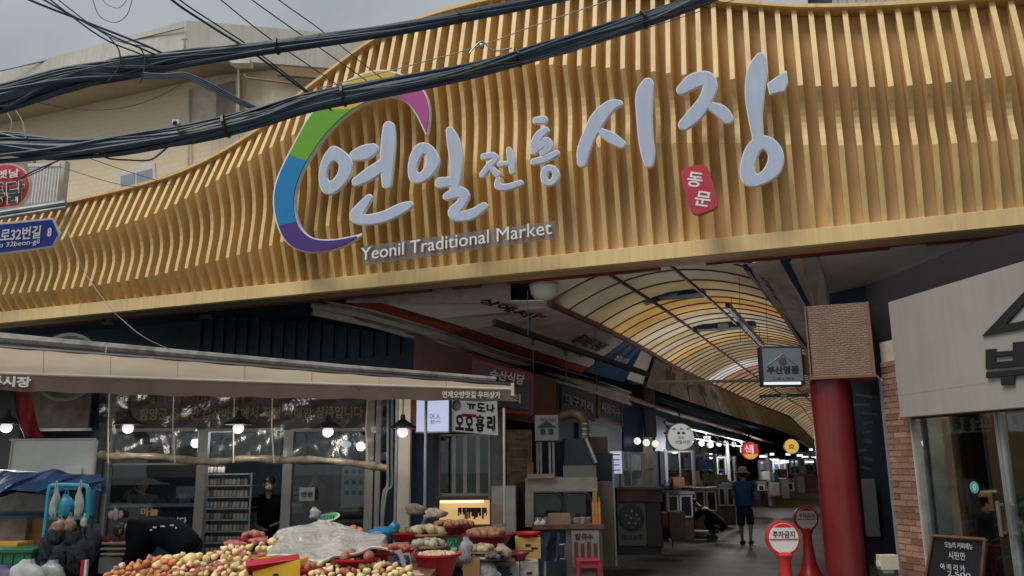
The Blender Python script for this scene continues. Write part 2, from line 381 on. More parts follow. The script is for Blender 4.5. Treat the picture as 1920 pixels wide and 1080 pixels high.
# ================================================================== THE GATE
TOPL = [(-60,404),(0,398),(126,383),(259,352),(333,330),(407,296),(481,252),(530,215),(560,183),(610,146),(658,108),(702,78),(741,58),(800,34),(897,8),(960,-6),(1100,-24),(1250,-12),(1340,6),(1500,18),(1640,15),(1800,5),(1960,-8),(2100,-22)]
K1L = [(-60,492),(0,478),(110,450),(200,432),(300,398),(370,360),(444,315),(499,281),(538,258),(560,246),(640,203),(750,150),(850,124),(932,117),(1005,121),(1058,121),(1190,130),(1252,137),(1373,148),(1503,161),(1615,163),(1687,162),(1803,152),(1888,143),(2100,118)]
K2L = [(-60,558),(7,552),(110,543),(167,537),(233,527),(300,515),(370,498),(427,483),(483,468),(583,436),(622,420),(777,361),(867,330),(989,299),(1066,282),(1150,273),(1230,269),(1351,267),(1476,271),(1548,272),(1620,273),(1732,271),(1812,268),(1893,262),(2100,246)]
def curve_of(L, y):
    P = [PY(u, v, y) for u, v in L]; xs = [p.x for p in P]; zs = [p.z for p in P]
    raw = lambda x: float(np.interp(x, xs, zs))
    return lambda x: (raw(x-.3)+2*raw(x-.15)+2*raw(x)+2*raw(x+.15)+raw(x+.3))/8
zT, z1, z2 = curve_of(TOPL, 10.33), curve_of(K1L, 10.05), curve_of(K2L, 10.18)
GX0, GX1 = -15.2, 4.3
gate = Thing('market_gate', 'tan slatted market entrance gate with wavy top spanning the alley mouth', 'gate', (-3.0, 10.5, 4.2))
i = 0; x = GX0+0.05
while x < GX1-0.05:
    t, a, b = zT(x), z1(x), z2(x); pr = [(10.33, t), (10.05, a)]
    for k in range(1, 9):
        q = k/9; pr.append((10.05+0.13*q+0.14*math.sin(math.pi*q)**1.2*(1.15-0.4*q), a+(b-a)*q))
    pr += [(10.18, b), (10.40, 4.455)]
    jx = ru(-.004, .004); h = 0.031; mb = MB(); n = len(pr)
    V = [(x+jx-h, y, z) for y, z in pr]+[(x+jx+h, y, z) for y, z in pr]+[(x+jx-h, 10.49, z) for y, z in pr]+[(x+jx+h, 10.49, z) for y, z in pr]
    F = []
    for k in range(n-1): F += [(k, k+1, n+k+1, n+k), (k, 2*n+k, 2*n+k+1, k+1), (n+k, n+k+1, 3*n+k+1, 3*n+k)]
    F += [(0, n, 3*n, 2*n), (n-1, 3*n-1, 4*n-1, 2*n-1)]
    mb.add(V, F); part(gate, 'slat', mb, M_TAN); x += 0.2
mb = MB(); NX = 110
xs = [GX0+(GX1-GX0)*k/NX for k in range(NX+1)]
V = []; F = []
for xx in xs:
    t = zT(xx)-.02; V += [(xx, 10.49, 4.3), (xx, 10.49, t), (xx, 10.78, 4.3), (xx, 10.78, t)]
for k in range(NX):
    o = 4*k; F += [(o, o+4, o+5, o+1), (o+2, o+3, o+7, o+6), (o+1, o+5, o+7, o+3)]
mb.add(V, F); part(gate, 'backing_panel', mb, M_TANB)
mb = MB(); V = []; F = []
for xx in xs:
    t = zT(xx); V += [(xx, 10.25, t-.015), (xx, 10.25, t+.035), (xx, 10.80, t+.035), (xx, 10.80, t-.015)]
for k in range(NX):
    o = 4*k
    for e in range(4): F.append((o+e, o+4+e, o+4+(e+1) % 4, o+(e+1) % 4))
mb.add(V, F); part(gate, 'top_cap', mb, M_TAN)
mb = MB(); mb.box(GX0, GX1, 10.33, 10.36, 4.245, 4.45); mb.box(GX0, GX1, 10.36, 10.62, 4.40, 4.448); part(gate, 'bottom_beam', mb, M_TANF, bevel=0.006)
mb = MB(); mb.box(GX0, GX1, 10.362, 10.72, 4.235, 4.26); part(gate, 'soffit_board', mb, M_TANB)
for a, b in ((-13.2,-11.6),(-11.5,-7.2),(-7.15,-5.3),(-4.95,-4.5),(-4.1,-1.9),(-1.3,0.9),(1.3,4.3)):
    mb = MB(); mb.box(a, b, 10.725, 10.79, 4.205, 4.275); part(gate, 'trim_strip', mb, M_MAROON)
mb = MB(); mb.box(GX0, GX1, 10.80, 10.90, 4.25, 7.6)
# steel posts and rails that carry the gate, behind it
mb = MB()
for xx in (-14, -9, -4.6, 0.9): mb.box(xx-.06, xx+.06, 10.84, 10.96, 4.3, min(zT(xx)-.2, 8.0))
for zz in (5.0, 6.1): mb.box(GX0+.1, GX1-.1, 10.79, 10.835, zz, zz+.1)
part(gate, 'steel_frame', mb, M_GREY)
# ------------------------------------------------------------------ lettering on the gate
def Z2(x, y): return (500+x/2.455, 80+y/2.455)
def Z3(x, y): return (1060+x/2.233, y/2.233)
def conv(L, f, k):
    out = []
    for q in L:
        u, v = f(q[0], q[1]); out.append((u, v, q[2]/k) if len(q) > 2 else (u, v))
    return out
LETTERS = [
 ('z2', [[(405,520,48),(450,505,68),(490,488,48)],[(562,388,52),(560,450,66),(554,550,62),(552,650,44)],[(412,640,40),(470,605,56),(535,560,52)],[(472,712,30),(430,765,50),(412,800,58),(455,815,48),(540,800,50),(620,762,48),(660,744,28)]],
   [([(310,475),(350,495),(385,530),(395,570),(380,620),(345,665),(300,697),(262,690),(243,650),(242,590),(258,530),(285,490)],[(315,545),(332,560),(330,590),(318,615),(300,635),(285,635),(277,610),(283,575),(298,550)])]),
 ('z2', [[(843,405,36),(860,460,60),(872,540,60),(868,620,50),(862,670,38)],[(800,645,50),(850,638,42)],[(828,708,34),(880,688,50),(912,700,42),(892,742,42),(858,780,48),(885,800,46),(945,788,46),(1000,752,34)]],
   [([(720,460),(760,475),(790,520),(793,560),(765,605),(730,635),(690,648),(658,630),(650,580),(660,520),(685,475)],[(722,512),(735,525),(730,560),(715,590),(700,600),(690,580),(702,540)])]),
 ('z2', [[(1000,525,30),(1040,518,28),(1052,535,26),(1020,570,28),(992,608,26)],[(1028,572,24),(1060,602,30)],[(1072,560,22),(1105,555,22)],[(1115,492,24),(1125,540,34),(1130,592,26)],[(1064,625,18),(1066,660,32),(1110,664,30),(1168,645,26)]], []),
 ('z2', [[(1240,358,32),(1275,354,36)],[(1228,468,34),(1255,425,38),(1285,402,30)],[(1228,500,30),(1262,468,38),(1290,450,30),(1298,478,40),(1270,505,30)],[(1230,548,30),(1280,535,32),(1335,508,26)]],
   [([(1303,562),(1335,575),(1348,610),(1332,645),(1300,660),(1270,648),(1260,610),(1272,575)],[(1305,592),(1316,605),(1310,625),(1299,632),(1292,618),(1296,600)])]),
 ('z3', [[(228,432,24),(190,442,46),(140,492,62),(103,560,56),(76,630,54),(70,680,40)],[(145,548,26),(190,575,46),(232,602,38)],[(345,350,48),(331,400,72),(331,490,66),(337,580,62),(346,640,58),(350,682,38)]], []),
 ('z3', [[(485,376,40),(535,340,62),(590,326,56),(606,360,60),(585,420,56),(540,480,60),(496,522,46)],[(600,440,30),(650,465,54),(680,495,46)],[(818,244,46),(803,300,82),(793,390,82),(795,480,62),(806,570,48)]],
   [([(790,580),(830,568),(870,580),(905,620),(915,670),(900,720),(860,755),(800,780),(755,775),(732,735),(735,680),(755,620)],[(825,625),(848,645),(845,680),(825,715),(800,728),(792,700),(803,660)])]),
]
DASH = [(845,350),(925,295),(932,345),(918,382),(856,396)]
LY = 9.90
lett = Thing('korean_lettering', 'large pale blue brush style Korean market name fixed across the gate slats', 'sign lettering', PY(1080, 420, LY))
for li, (zk, sts, rings) in enumerate(LETTERS):
    f, k = (Z2, 2.455) if zk == 'z2' else (Z3, 2.233)
    S = [smooth_open(conv(s_, f, k)) for s_ in sts]; RG = [(smooth_closed(conv(o_, f, k)), smooth_closed(conv(i_, f, k))) for o_, i_ in rings]
    xs_ = [q[0] for s_ in S for q in s_]+[q[0] for o_, _ in RG for q in o_]; ys_ = [q[1] for s_ in S for q in s_]+[q[1] for o_, _ in RG for q in o_]
    if li == 5: xs_ += [1485]
    st = 1.5 if li not in (2, 3) else 0.9; x0, y0 = min(xs_)-24, min(ys_)-24
    GXm, GYm = np.meshgrid(np.arange(x0, max(xs_)+24, st), np.arange(y0, max(ys_)+24, st))
    fd = np.full(GXm.shape, 1e9)
    for s_ in S: fd = np.minimum(fd, seg_field(GXm, GYm, s_))
    for o_, i_ in RG: fd = np.minimum(fd, np.maximum(poly_field(GXm, GYm, o_), -poly_field(GXm, GYm, i_)))
    if li == 5: fd = np.minimum(fd, poly_field(GXm, GYm, conv(DASH, Z3, 1)))
    L_ = part(lett, 'letter', fill_mb(fd+1.3, x0, y0, st, lambda a, b: PY(a, b, LY), 0.02, (0,-1,0)), M_LETF)
    part(lett, 'rim', fill_mb(fd-0.5, x0, y0, st, lambda a, b: PY(a, b, LY+.01), 0.04, (0,-1,0)), M_LETR, parent=L_)
# stand-off pins
for u, v in ((655,330),(720,250),(800,300),(870,360),(940,330),(1020,250),(1110,260),(1215,200),(1310,180),(1420,200),(1430,300),(730,390)):
    p = PY(u, v, LY+.05); mb = MB(); mb.tube([p, p+Vector((0,.35,0))], 0.008, 5); part(lett, 'fixing_pin', mb, M_STEEL)
# ------------------------------------------------------------------ rainbow swoosh
OUT = [(435,880),(370,925),(280,955),(200,962),(130,945),(75,895),(40,800),(33,700),(55,610),(100,515),(150,420),(200,335),(280,250),(360,185),(440,145),(520,128),(600,140),(670,170),(715,215),(740,270),(745,340),(733,418)]
INN = [(433,884),(330,905),(250,908),(190,890),(145,840),(125,760),(130,680),(160,590),(200,520),(270,420),(350,340),(430,285),(520,253),(590,248),(650,277),(690,330),(725,402)]
PO = smooth_open(conv(OUT, Z2, 1), 4); PI_ = smooth_open(conv(INN, Z2, 1), 4)
sw = Thing('swoosh_emblem', 'open rainbow swoosh ring in purple, blue, green, yellow and pink round the first letters', 'emblem', PY(600, 470, 9.8))
PG = PO + PI_[::-1]; st = 1.5; x0, y0 = 495, 120
GXm, GYm = np.meshgrid(np.arange(495, 825, st), np.arange(120, 492, st)); fd = poly_field(GXm, GYm, PG)
SY = 9.84
def zone(u, v):
    x_, y_ = (u-500)*2.455, (v-80)*2.455
    if x_ > 590 and y_ < 430: return 4
    if x_ > 610-(y_-100)*0.1 and y_ < 450: return 4
    if y_ < 305 and x_ > 200 + (310-y_)*0.0: return 3 if y_ < 335-(x_-200)*0.18 else 2
    if y_ < 515+(x_-100)*0.36: return 2
    if y_ < 842-(x_-50)*0.22: return 1
    return 0
ZN = np.array([[zone(GXm[j, i], GYm[j, i]) for i in range(GXm.shape[1])] for j in range(GXm.shape[0])])
SWC = [('purple', (0.065,0.025,0.19)), ('blue', (0.0,0.20,0.46)), ('green', (0.13,0.36,0.01)), ('yellow', (0.62,0.47,0.05)), ('magenta', (0.42,0.06,0.24))]
for k, (nm, c_) in enumerate(SWC):
    mask = np.where(ZN == k, -1.0, 1.0)*0.75
    part(sw, 'colour_band', fill_mb(np.maximum(fd+0.8, mask), x0, y0, st, lambda a, b: PY(a, b, SY), 0.02, (0,-1,0)), mat('swoosh_'+nm, c_, 0.35, var=0.03), label=nm+' stretch of the ring')
part(sw, 'rim', fill_mb(fd-1.6, x0, y0, st, lambda a, b: PY(a, b, SY+.021), 0.07, (0,-1,0)), M_LETR)
# ------------------------------------------------------------------ english name panel
en = Thing('english_name_panel', 'small clear panel with the English market name under the Korean letters', 'sign', PY(860, 500, 9.95))
GY = 9.97
en_c = lambda u, v: PY(u, v, GY)
mb = MB(); mb.plate([en_c(680, 498), en_c(1043, 447), en_c(1041, 414), en_c(678, 462)], 0.012)
part(en, 'acrylic_sheet', mb, glass('frosted_acrylic', (0.70,0.69,0.72), 0.10, 0.4))
text(en, 'Yeonil Traditional Market', (en_c(679,487)+en_c(1036,437))/2+Vector((0,-.03,.07)), en_c(1036,437)-en_c(679,487)+Vector((0,0,0)), (0,0,1), (en_c(1036,437)-en_c(679,487)).length, 0.185, M_LETR, bold=0.0, depth=0.012)
# ------------------------------------------------------------------ red seal plaque
pq = Thing('red_seal_plaque', 'small tilted red rounded plaque with two white syllables below the letters', 'plaque', PY(1310, 400, 9.9))
P_ = conv([(484,735),(490,712),(512,700),(560,690),(585,693),(600,712),(622,780),(636,838),(630,866),(600,882),(560,896),(536,893),(520,872),(500,800)], Z3, 1)
P_ = smooth_closed(P_, 4); GXm, GYm = np.meshgrid(np.arange(1265, 1355, 1.5), np.arange(300, 412, 1.5)); fd = poly_field(GXm, GYm, P_)
part(pq, 'plaque_board', fill_mb(fd, 1265, 300, 1.5, lambda a, b: PY(a, b, 9.9), 0.09, (0,-1,0)), mat('seal_red', (0.50,0.035,0.06), 0.4, var=0.05))
for ch, u, v in (('동', 1303, 337), ('문', 1318, 373)):
    text(pq, ch, PY(u, v, 9.9), Vector((1,0,-.28)), Vector((.28,0,1)), 0.19, 0.19, M_LETR, bold=0.02, depth=0.006)
# ================================================================== OVERHEAD CABLES
def cable_bundle(name, label, px, d, spreads, n, rad, seed):
    random.seed(seed); P = catmull3([PD(u, v, dd) for (u, v), dd in zip(px, d)], 5); m = len(P)
    th = Thing(name, label, 'cables', P[m//2]-Vector((0,0,.1)), 'cable bundles over the street')
    sp = np.interp(np.linspace(0, 1, m), np.linspace(0, 1, len(spreads)), spreads)
    for k in range(n):
        ph = ru(0, 6.28); tw = ru(-.25, .25); amp = ru(0.1, 1.0)**0.5; a1, a2 = ru(.1,.3), ru(0, 6.28)
        Q = []
        for j, p in enumerate(P):
            t = (P[min(j+1, m-1)]-P[max(j-1, 0)]).normalized(); s_ = t.cross(Vector((0,0,1))).normalized(); u_ = s_.cross(t)
            an = ph+tw*j+0.5*math.sin(a1*j+a2); rr = sp[j]*amp
            Q.append(p+s_*math.cos(an)*rr*.6+u_*math.sin(an)*rr)
        mb = MB(); mb.tube(Q, rad*ru(.5, 1.25), 6); part(th, 'cable', mb, M_CABLE, smooth=True)
    mb = MB(); mb.tube(P, [s_*.62 for s_ in sp], 8); part(th, 'core_cable', mb, M_CABLE, smooth=True)
    mb = MB()
    for j in range(2, m-2, 4):
        if sp[j] < 0.1 and j % 8 == 2:
            t = (P[j+1]-P[j-1]).normalized(); mb.tube([P[j]-t*.012, P[j]+t*.012], sp[j]*1.12+rad*.7, 10); part(th, 'binding', mb, M_BLACK); mb = MB()
    return th
cable_bundle('cable_bundle', 'upper loose black cable bundle crossing from the pale building to the gate top',
  [(-160,222),(0,187),(130,148),(230,128),(330,112),(480,92),(700,62),(900,24),(1080,-14),(1250,-60)], [7.9,8,8,8,8,8,8,8.1,8.2,8.3], [.18,.165,.15,.125,.10,.072,.058,.058,.062,.062], 30, .018, 3)
cable_bundle('cable_bundle', 'lower thick black cable bundle sagging across the rainbow ring and lettering',
  [(-160,285),(0,276),(150,278),(330,256),(480,222),(600,188),(850,140),(1000,100),(1150,56),(1290,8),(1420,-44)], [7.8]*11, [.19,.16,.12,.095,.10,.095,.082,.082,.08,.08,.08], 32, .019, 5)
def wire(px, d, r, label, name='overhead_wire', m=None, grp='single wires over the street'):
    dl = d if isinstance(d, (list, tuple)) else [d]*len(px)
    P = catmull3([PD(u, v, q) for (u, v), q in zip(px, dl)], 6); mb = MB(); mb.tube(P, r, 6)
    return single(name, mb, m or M_CABLE, label, 'wire', grp, smooth=True)
wire([(270,-60),(320,-2),(400,52),(470,96),(560,162),(620,205)], [7,7.4,7.8,8.1,8.6,9], .013, 'thick wire from the sky ending behind the gate edge left of the yellow band')
wire([(290,-55),(335,-2),(412,50),(475,92),(568,164),(622,208)], [7,7.4,7.8,8.1,8.6,9], .008, 'thinner wire running tight beside the thick one left of the yellow band')
wire([(355,-50),(412,-2),(500,68),(605,140),(660,178)], [7,7.4,8,8.8,9.2], .0065, 'thin wire crossing the upper bundle and meeting the gate edge above the green band')
wire([(410,-50),(470,-2),(560,62),(640,118),(700,160)], [7,7.4,8,8.8,9.2], .0065, 'thin wire crossing the upper bundle towards the slats over the emblem')
wire([(460,-50),(520,-2),(600,55),(660,103),(720,150)], [7,7.4,8,8.8,9.2], .006, 'thin wire furthest right of the parallel wires over the emblem')
for k, (a, b) in enumerate((((35,-10),(305,100)),((60,-14),(312,112)),((82,-10),(300,118)),((92,-14),(322,108)))):
    wire([(a[0]-60,a[1]-50),a,((a[0]+b[0])/2+ru(-8,8)-6,(a[1]+b[1])/2+8*k-2),(b[0]-40,b[1]-18),b], [7.4,7.6,7.8,7.9,8], .012-.002*k, ['outermost','second','third','innermost'][k]+' of four slack black wires dropping into the upper bundle')
wire([(205,70),(222,92),(225,118),(214,140),(203,152)], 7.9, .008, 'short loop of wire hanging into the left of the upper bundle')
wire([(262,88),(272,110),(268,140),(262,155)], 7.9, .008, 'short second loop hanging into the middle of the upper bundle')
wire([(172,-10),(185,28),(214,42),(238,28),(250,-10)], 7.6, .004, 'wide thin wire loop hanging against the sky')
wire([(185,-12),(200,8),(225,14),(245,-12)], 7.6, .003, 'small thin wire loop inside the wide one')
for k in range(4): wire([(270,138+3*k),(310,140+2*k),(350,138+3*k),(400,160+4*k),(440,182+3*k),(490,206+2*k)], 7.85, .013-.002*k, ['topmost','upper','lower','lowest'][k]+' strand of the thick branch cable joining the two bundles')
wire([(60,190),(150,205),(230,202),(300,180),(350,150)], 8, .004, 'thin slack wire hanging below the upper bundle on the shaded wall')
wire([(180,280),(200,296),(240,300),(280,300),(300,288),(320,270)], 7.8, .009, 'black wire bracket shape sagging under the lower bundle')
wire([(112,312),(200,340),(260,350),(330,345)], 9, .004, 'thin wire crossing the white framed window')
wire([(150,290),(220,315),(300,340)], 9, .005, 'darker thin wire sloping to the gate edge near the window')
wire([(30,340),(60,322),(100,305),(140,288)], 8.5, .008, 'wire rising past the white railing to the lower bundle')
wire([(40,335),(75,320),(110,300),(142,284)], 8.6, .006, 'second wire rising past the white railing')
M_WW = mat('white_cable', (0.36,0.36,0.34), 0.5, var=0.1)
wire([(128,435),(145,480),(165,520),(205,575),(232,602),(270,632),(318,655)], [10.4,10.2,10.2,10.0,10,10,10.2], .005, 'pale wire hanging down the gate slats to the lean-to edge', m=M_WW)
wire([(14,212),(22,228),(20,245)], 7.7, .006, 'short pale loop hanging at the left below the upper bundle', m=M_WW)
wire([(30,208),(42,228),(48,258)], 7.7, .006, 'longer pale loop hanging at the left below the upper bundle', m=M_WW)
wire([(-40,232),(10,252),(60,262),(160,266),(330,248),(560,178)], 7.75, .007, 'pale messenger wire lying along the top of the lower bundle', m=M_WW)
wire([(600,165),(760,125),(900,86),(1010,45),(1130,5),(1200,-20)], 7.7, .005, 'pale thin wire above the lower bundle over the slats', m=M_WW)
wire([(700,168),(900,134),(1060,98),(1180,50),(1330,5),(1400,-20)], 7.7, .005, 'thin brown wire just below the lower bundle on the right', m=mat('brown_wire', (0.05,0.03,0.025), 0.6))
wire([(880,125),(1030,108),(1150,72),(1260,38),(1340,12),(1420,-15)], 7.6, .004, 'second thin brown wire below the lower bundle on the right', m=MATS['brown_wire'])
cb = Thing('cable_clamp', 'small pale clamp gripping the lower cable bundle above the middle letters', 'clamp', PD(903, 90, 7.6))
mb = MB(); mb.ball(PD(903, 86, 7.6), .03, 10, 8); mb.tube(catmull3([PD(880,100,7.6), PD(903,78,7.6), PD(925,95,7.6), PD(960,90,7.6)]), .008, 6); part(cb, 'clamp_body', mb, M_STEEL, smooth=True)
cb = Thing('wall_camera', 'small white domed camera on the shaded wall above the lower bundle', 'camera', PD(328, 235, 7.7))
mb = MB(); mb.cb(322, 224, 336, 232, 7.66, .06); part(cb, 'housing', mb, M_WHITE, bevel=.005)
mb = MB(); mb.ball(PD(328, 230, 7.66), .022, 10, 8); part(cb, 'lens_dome', mb, M_BLACK, smooth=True)
mb = MB(); mb.tube([PD(332, 232, 7.7), PD(333, 250, 7.8)], .008, 6); part(cb, 'bracket', mb, M_STEEL)
# ================================================================== PALE BUILDING BEHIND THE GATE, LEFT
def stucco(name, col, sy=7.0):
    M = mat(name, col, 0.85, var=0.08, scale=.7, bump=0.15, bscale=30, dirt=0.22, streak=.22); return M
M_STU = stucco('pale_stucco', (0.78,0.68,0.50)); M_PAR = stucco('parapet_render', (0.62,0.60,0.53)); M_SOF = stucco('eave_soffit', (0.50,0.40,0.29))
def brickwall(name, c1, c2, mort, scale, bw=.5, rh=.25):
    M = bpy.data.materials.new(name); M.use_nodes = True; n = M.node_tree.nodes; L = M.node_tree.links; b = n['Principled BSDF']; b.inputs['Roughness'].default_value = .85
    t = n.new('ShaderNodeTexCoord'); mp = n.new('ShaderNodeMapping'); mp.inputs['Rotation'].default_value = (R_(90), 0, 0)
    k = n.new('ShaderNodeTexBrick'); k.inputs['Scale'].default_value = scale; k.inputs['Mortar Size'].default_value = .012
    k.inputs['Color1'].default_value = (*c1, 1); k.inputs['Color2'].default_value = (*c2, 1); k.inputs['Mortar'].default_value = (*mort, 1)
    L.new(t.outputs['Object'], mp.inputs[0]); L.new(mp.outputs[0], k.inputs['Vector']); L.new(k.outputs['Color'], b.inputs['Base Color'])
    bp = n.new('ShaderNodeBump'); bp.inputs['Strength'].default_value = .4; bp.inputs['Distance'].default_value = .01; bp.invert = True
    L.new(k.outputs['Fac'], bp.inputs['Height']); L.new(bp.outputs[0], b.inputs['Normal']); MATS[name] = M; return M
M_TILEW = brickwall('pale_wall_tile', (0.80,0.68,0.48), (0.78,0.66,0.465), (0.72,0.61,0.43), 1.6)
A = PD(350, 38, 20); Bp = PD(-260, 210, 25.3); Cp = PD(860, 105, 21.4); ZT = A.z
bl = Thing('pale_building', 'pale beige flat roofed building with deep eaves rising behind the gate', 'building', (A.x, A.y, 0))
def vplane(P0, P1, z0, z1, th):
    mb = MB(); a = Vector((P0.x, P0.y, z0)); b = Vector((P1.x, P1.y, z0)); mb.plate([a, b, Vector((b.x, b.y, z1)), Vector((a.x, a.y, z1))], th); return mb
zp = PD(350, 106, 20).z
part(bl, 'parapet', vplane(Bp, A, zp, ZT, .2), M_PAR)
part(bl, 'parapet', vplane(A, Cp, zp, ZT, .2), M_PAR, label='right hand parapet face')
inw = Vector((0.25, 1, 0)).normalized()
def inset(P, k): return P + inw*k
nl = (A-Bp).normalized(); nlw = Vector((-nl.y, nl.x, 0)); nr_ = (Cp-A).normalized(); nrw = Vector((-nr_.y, nr_.x, 0))
Ai = A + nlw*1.0 + Vector((0, .2, 0)); Bi = Bp+nlw*1.0; Ci = Cp + nrw*0.35; Ari = A+nrw*0.35 + nr_*2.3
mb = MB(); zz = zp+.01
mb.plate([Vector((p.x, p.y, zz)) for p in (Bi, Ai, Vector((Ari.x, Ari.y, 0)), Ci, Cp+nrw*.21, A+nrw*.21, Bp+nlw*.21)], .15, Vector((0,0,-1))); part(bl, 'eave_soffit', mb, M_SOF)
part(bl, 'roof_slab', MB().plate([Vector((p.x, p.y, ZT-.05)) for p in (Bp+nlw*.2, A+nlw*.2, Cp+nrw*.2, Cp+nrw*6, Bp+nlw*6)], .1, Vector((0,0,1))), M_PAR)
part(bl, 'wall', vplane(Bi, Ai, 0, zp, .25), M_TILEW); 
part(bl, 'wall', vplane(Ai, Ari, 0, zp, .25), M_STU); part(bl, 'wall', vplane(Ari, Ci, 0, zp, .25), M_TILEW, label='lighter right wing wall')
mb = MB(); mb.plate([Vector((p.x, p.y, zp-.12)) for p in (A+nr_*2.4, Cp, Cp-nrw*.12, A+nr_*2.4-nrw*.12)], .25, Vector((0,0,1))); part(bl, 'cornice', mb, mat('cornice_brown', (0.30,0.19,0.10), .7))
BF = Fr((Ai.x, Ai.y, 0), (Ai-Bi).normalized(), nlw)
def bpt(u, v, off=-.02): return BF.P(u, v, off)
def bplate(pts, th=.05, off=-.05): return MB().plate([bpt(u, v, off) for u, v in pts], th)
wn = part(bl, 'window', bplate([(219,364),(292,350),(290,306),(219,324)], .06, -.07), M_WHITE)
part(bl, 'pane', bplate([(226,360),(252,355),(252,324),(226,330)], .02, -.085), mat('dull_glass', (0.30,0.34,0.36), .15, var=.05), parent=wn)
part(bl, 'pane', bplate([(256,354),(285,348),(285,316),(256,323)], .02, -.085), MATS['dull_glass'], parent=wn)
wn = part(bl, 'window', bplate([(352,236),(446,210),(446,140),(352,168)], .05, -.06), M_CREAM, label='window recess under the eave')
part(bl, 'pane', bplate([(405,220),(441,210),(441,150),(405,160)], .02, -.075), mat('blind_brown', (0.25,0.20,0.16), .6), parent=wn)
mb = MB(); mb.tube([bpt(355,168,-.12), bpt(353,300,-.12), bpt(350,420,-.12)], .03, 8); mb.tube([bpt(446,112,-.3), bpt(448,170,-.2), bpt(446,300,-.2)], .03, 8); part(bl, 'downpipe', mb, M_CREAM, smooth=True)
mb = MB(); mb.tube([bpt(458,140,-.3), bpt(462,146,-.3), bpt(560,158,-.3)], .03, 6); part(bl, 'pipe', mb, mat('rust_pipe', (.25,.14,.09), .7))
mb = MB(); mb.plate([PD(435,118,19.5), PD(468,118,19.5), PD(468,108,19.5), PD(425,110,19.5)], .3); part(bl, 'gutter_box', mb, M_WHITE)
rv = Thing('roof_vent', 'small triangular vent cap with a thin pipe on the pale building corner', 'vent', PD(347, 104, 19.8))
mb = MB(); mb.plate([PD(320,104,19.8), PD(372,104,19.8), PD(358,98,19.8), PD(346,92,19.8), PD(334,98,19.8)], .3); part(rv, 'hood', mb, M_CREAM, bevel=.01)
mb = MB(); mb.tube([PD(346,94,19.75), PD(346,72,19.75)], .025, 6); mb.tube([PD(340,74,19.75), PD(352,74,19.75)], .015, 5); part(rv, 'pipe', mb, M_GREY)
gl_ = MB(); gl_.tube([PD(-100,156,22.8), PD(120,106,21.9), PD(345,52,19.93)], .02, 5); part(bl, 'parapet_groove', gl_, M_GREY)
# balcony with white railing, left of the pale building, and the signs before it
bc = Thing('balcony', 'narrow balcony with white bars on a grey ledge at the far left', 'balcony', PD(60, 395, 15.8))
mb = MB()
for k in range(9):
    u = 62+k*5.8; mb.cb(u-1.3, 316-k*1.3, u+1.3, 392-k*1.8, 15.9, .03)
    part(bc, 'bar', mb, M_WHITE); mb = MB()
mb = MB(); mb.cb(52, 306, 112, 312, 15.88, .06); part(bc, 'handrail', mb, M_WHITE)
mb = MB(); mb.cb(50, 310, 112, 394, 16.3, .04); part(bc, 'rear_screen', mb, mat('screen_grey', (0.42,0.42,0.40), .6))
mb = MB(); mb.cb(103, 300, 118, 385, 16.1, .2); part(bc, 'corner_post', mb, M_CREAM)
mb = MB(); mb.cb(-160, 293, 56, 420, 16.5, .1); part(bc, 'side_wall', mb, mat('side_render', (.30,.27,.24), .8))
ledge = Thing('canopy_rail', 'grey steel canopy rail in front of the gate top at the far left', 'rail', PD(40, 400, 13.8))
mb = MB()
f = Fr(PD(0, 400, 13.6), Vector((C_X.x, C_X.y, 0)), C_Y)
for k, (v0, v1, r) in enumerate(((400,384,.05),(409,392,.035))):
    mb.tube([PD(-200, v0+24, 13.6), PD(0, v0, 13.6), PD(124, v1-3, 13.6)], r, 8)
part(ledge, 'rail', mb, M_GREY, smooth=True)
mb = MB(); mb.plate([PD(-200,428,13.7), PD(122,388,13.7), PD(122,374,13.7), PD(-200,414,13.7)], .06); part(ledge, 'rail_web', mb, M_GREY)
rs = Thing('round_sign', 'round red fried chicken shop sign with white outlined letters at the far left', 'sign', PD(8, 395, 14.6))
mb = MB(); mb.lathe([(0.42, 0), (0.44, .02), (0.44, .1), (.42, .12)], PD(8, 350, 14.6)+C_Y*.1, 36, -C_Y); part(rs, 'disc', mb, mat('sign_red', (0.52,0.055,0.07), .4, var=.15, dirt=.15), smooth=True)
mb = MB(); mb.lathe([(0.455, 0), (0.465, .02), (0.465, .06), (.455, .08)], PD(8, 350, 14.6)+C_Y*.1, 36, -C_Y); part(rs, 'rim', mb, M_CREAM, smooth=True)
ctext(rs, '통닭', -26, 340, 46, 384, 14.53, M_TXTW, .05, rot=6); ctext(rs, '통닭', -25, 341, 45, 383, 14.515, M_TXTK, .012, rot=6); ctext(rs, '옛날', -6, 318, 36, 334, 14.55, M_TXTW, .02, rot=6)
# blue street sign
ss = Thing('street_sign', 'blue street name plate with white rim and pointed end numbered 8', 'street sign', PD(40, 465, 8.6))
def sg(u, v, o=0): return PD(u, v, 8.6+o)
mb = MB(); mb.plate([sg(-170,500),sg(97,464),sg(114,438),sg(99,408),sg(-170,434)], .02); part(ss, 'rim', mb, M_WHITE, bevel=.004)
mb = MB(); mb.plate([sg(-168,496,-.012),sg(95,460,-.012),sg(108,438,-.012),sg(97,412,-.012),sg(-168,438,-.012)], .012); part(ss, 'face_plate', mb, mat('sign_blue', (0.006,0.022,0.26), .3, var=.05))
Xs = (sg(100,412)-sg(0,422)).normalized(); Ys = Xs.cross(C_Y)*-1; Ys = Vector((0,0,1))
text(ss, '로32번길', sg(39, 438, -.018), Xs, Ys, (sg(74,0)-sg(4,0)).length, .145, M_TXTW, .02)
text(ss, '8', sg(93, 435.5, -.018), Xs, Ys, .045, .10, M_TXTW, .03)
text(ss, '-ro 32beon-gil', sg(31, 458, -.018), Xs, Ys, (sg(72,0)-sg(-8,0)).length, .07, M_TXTW, .005)
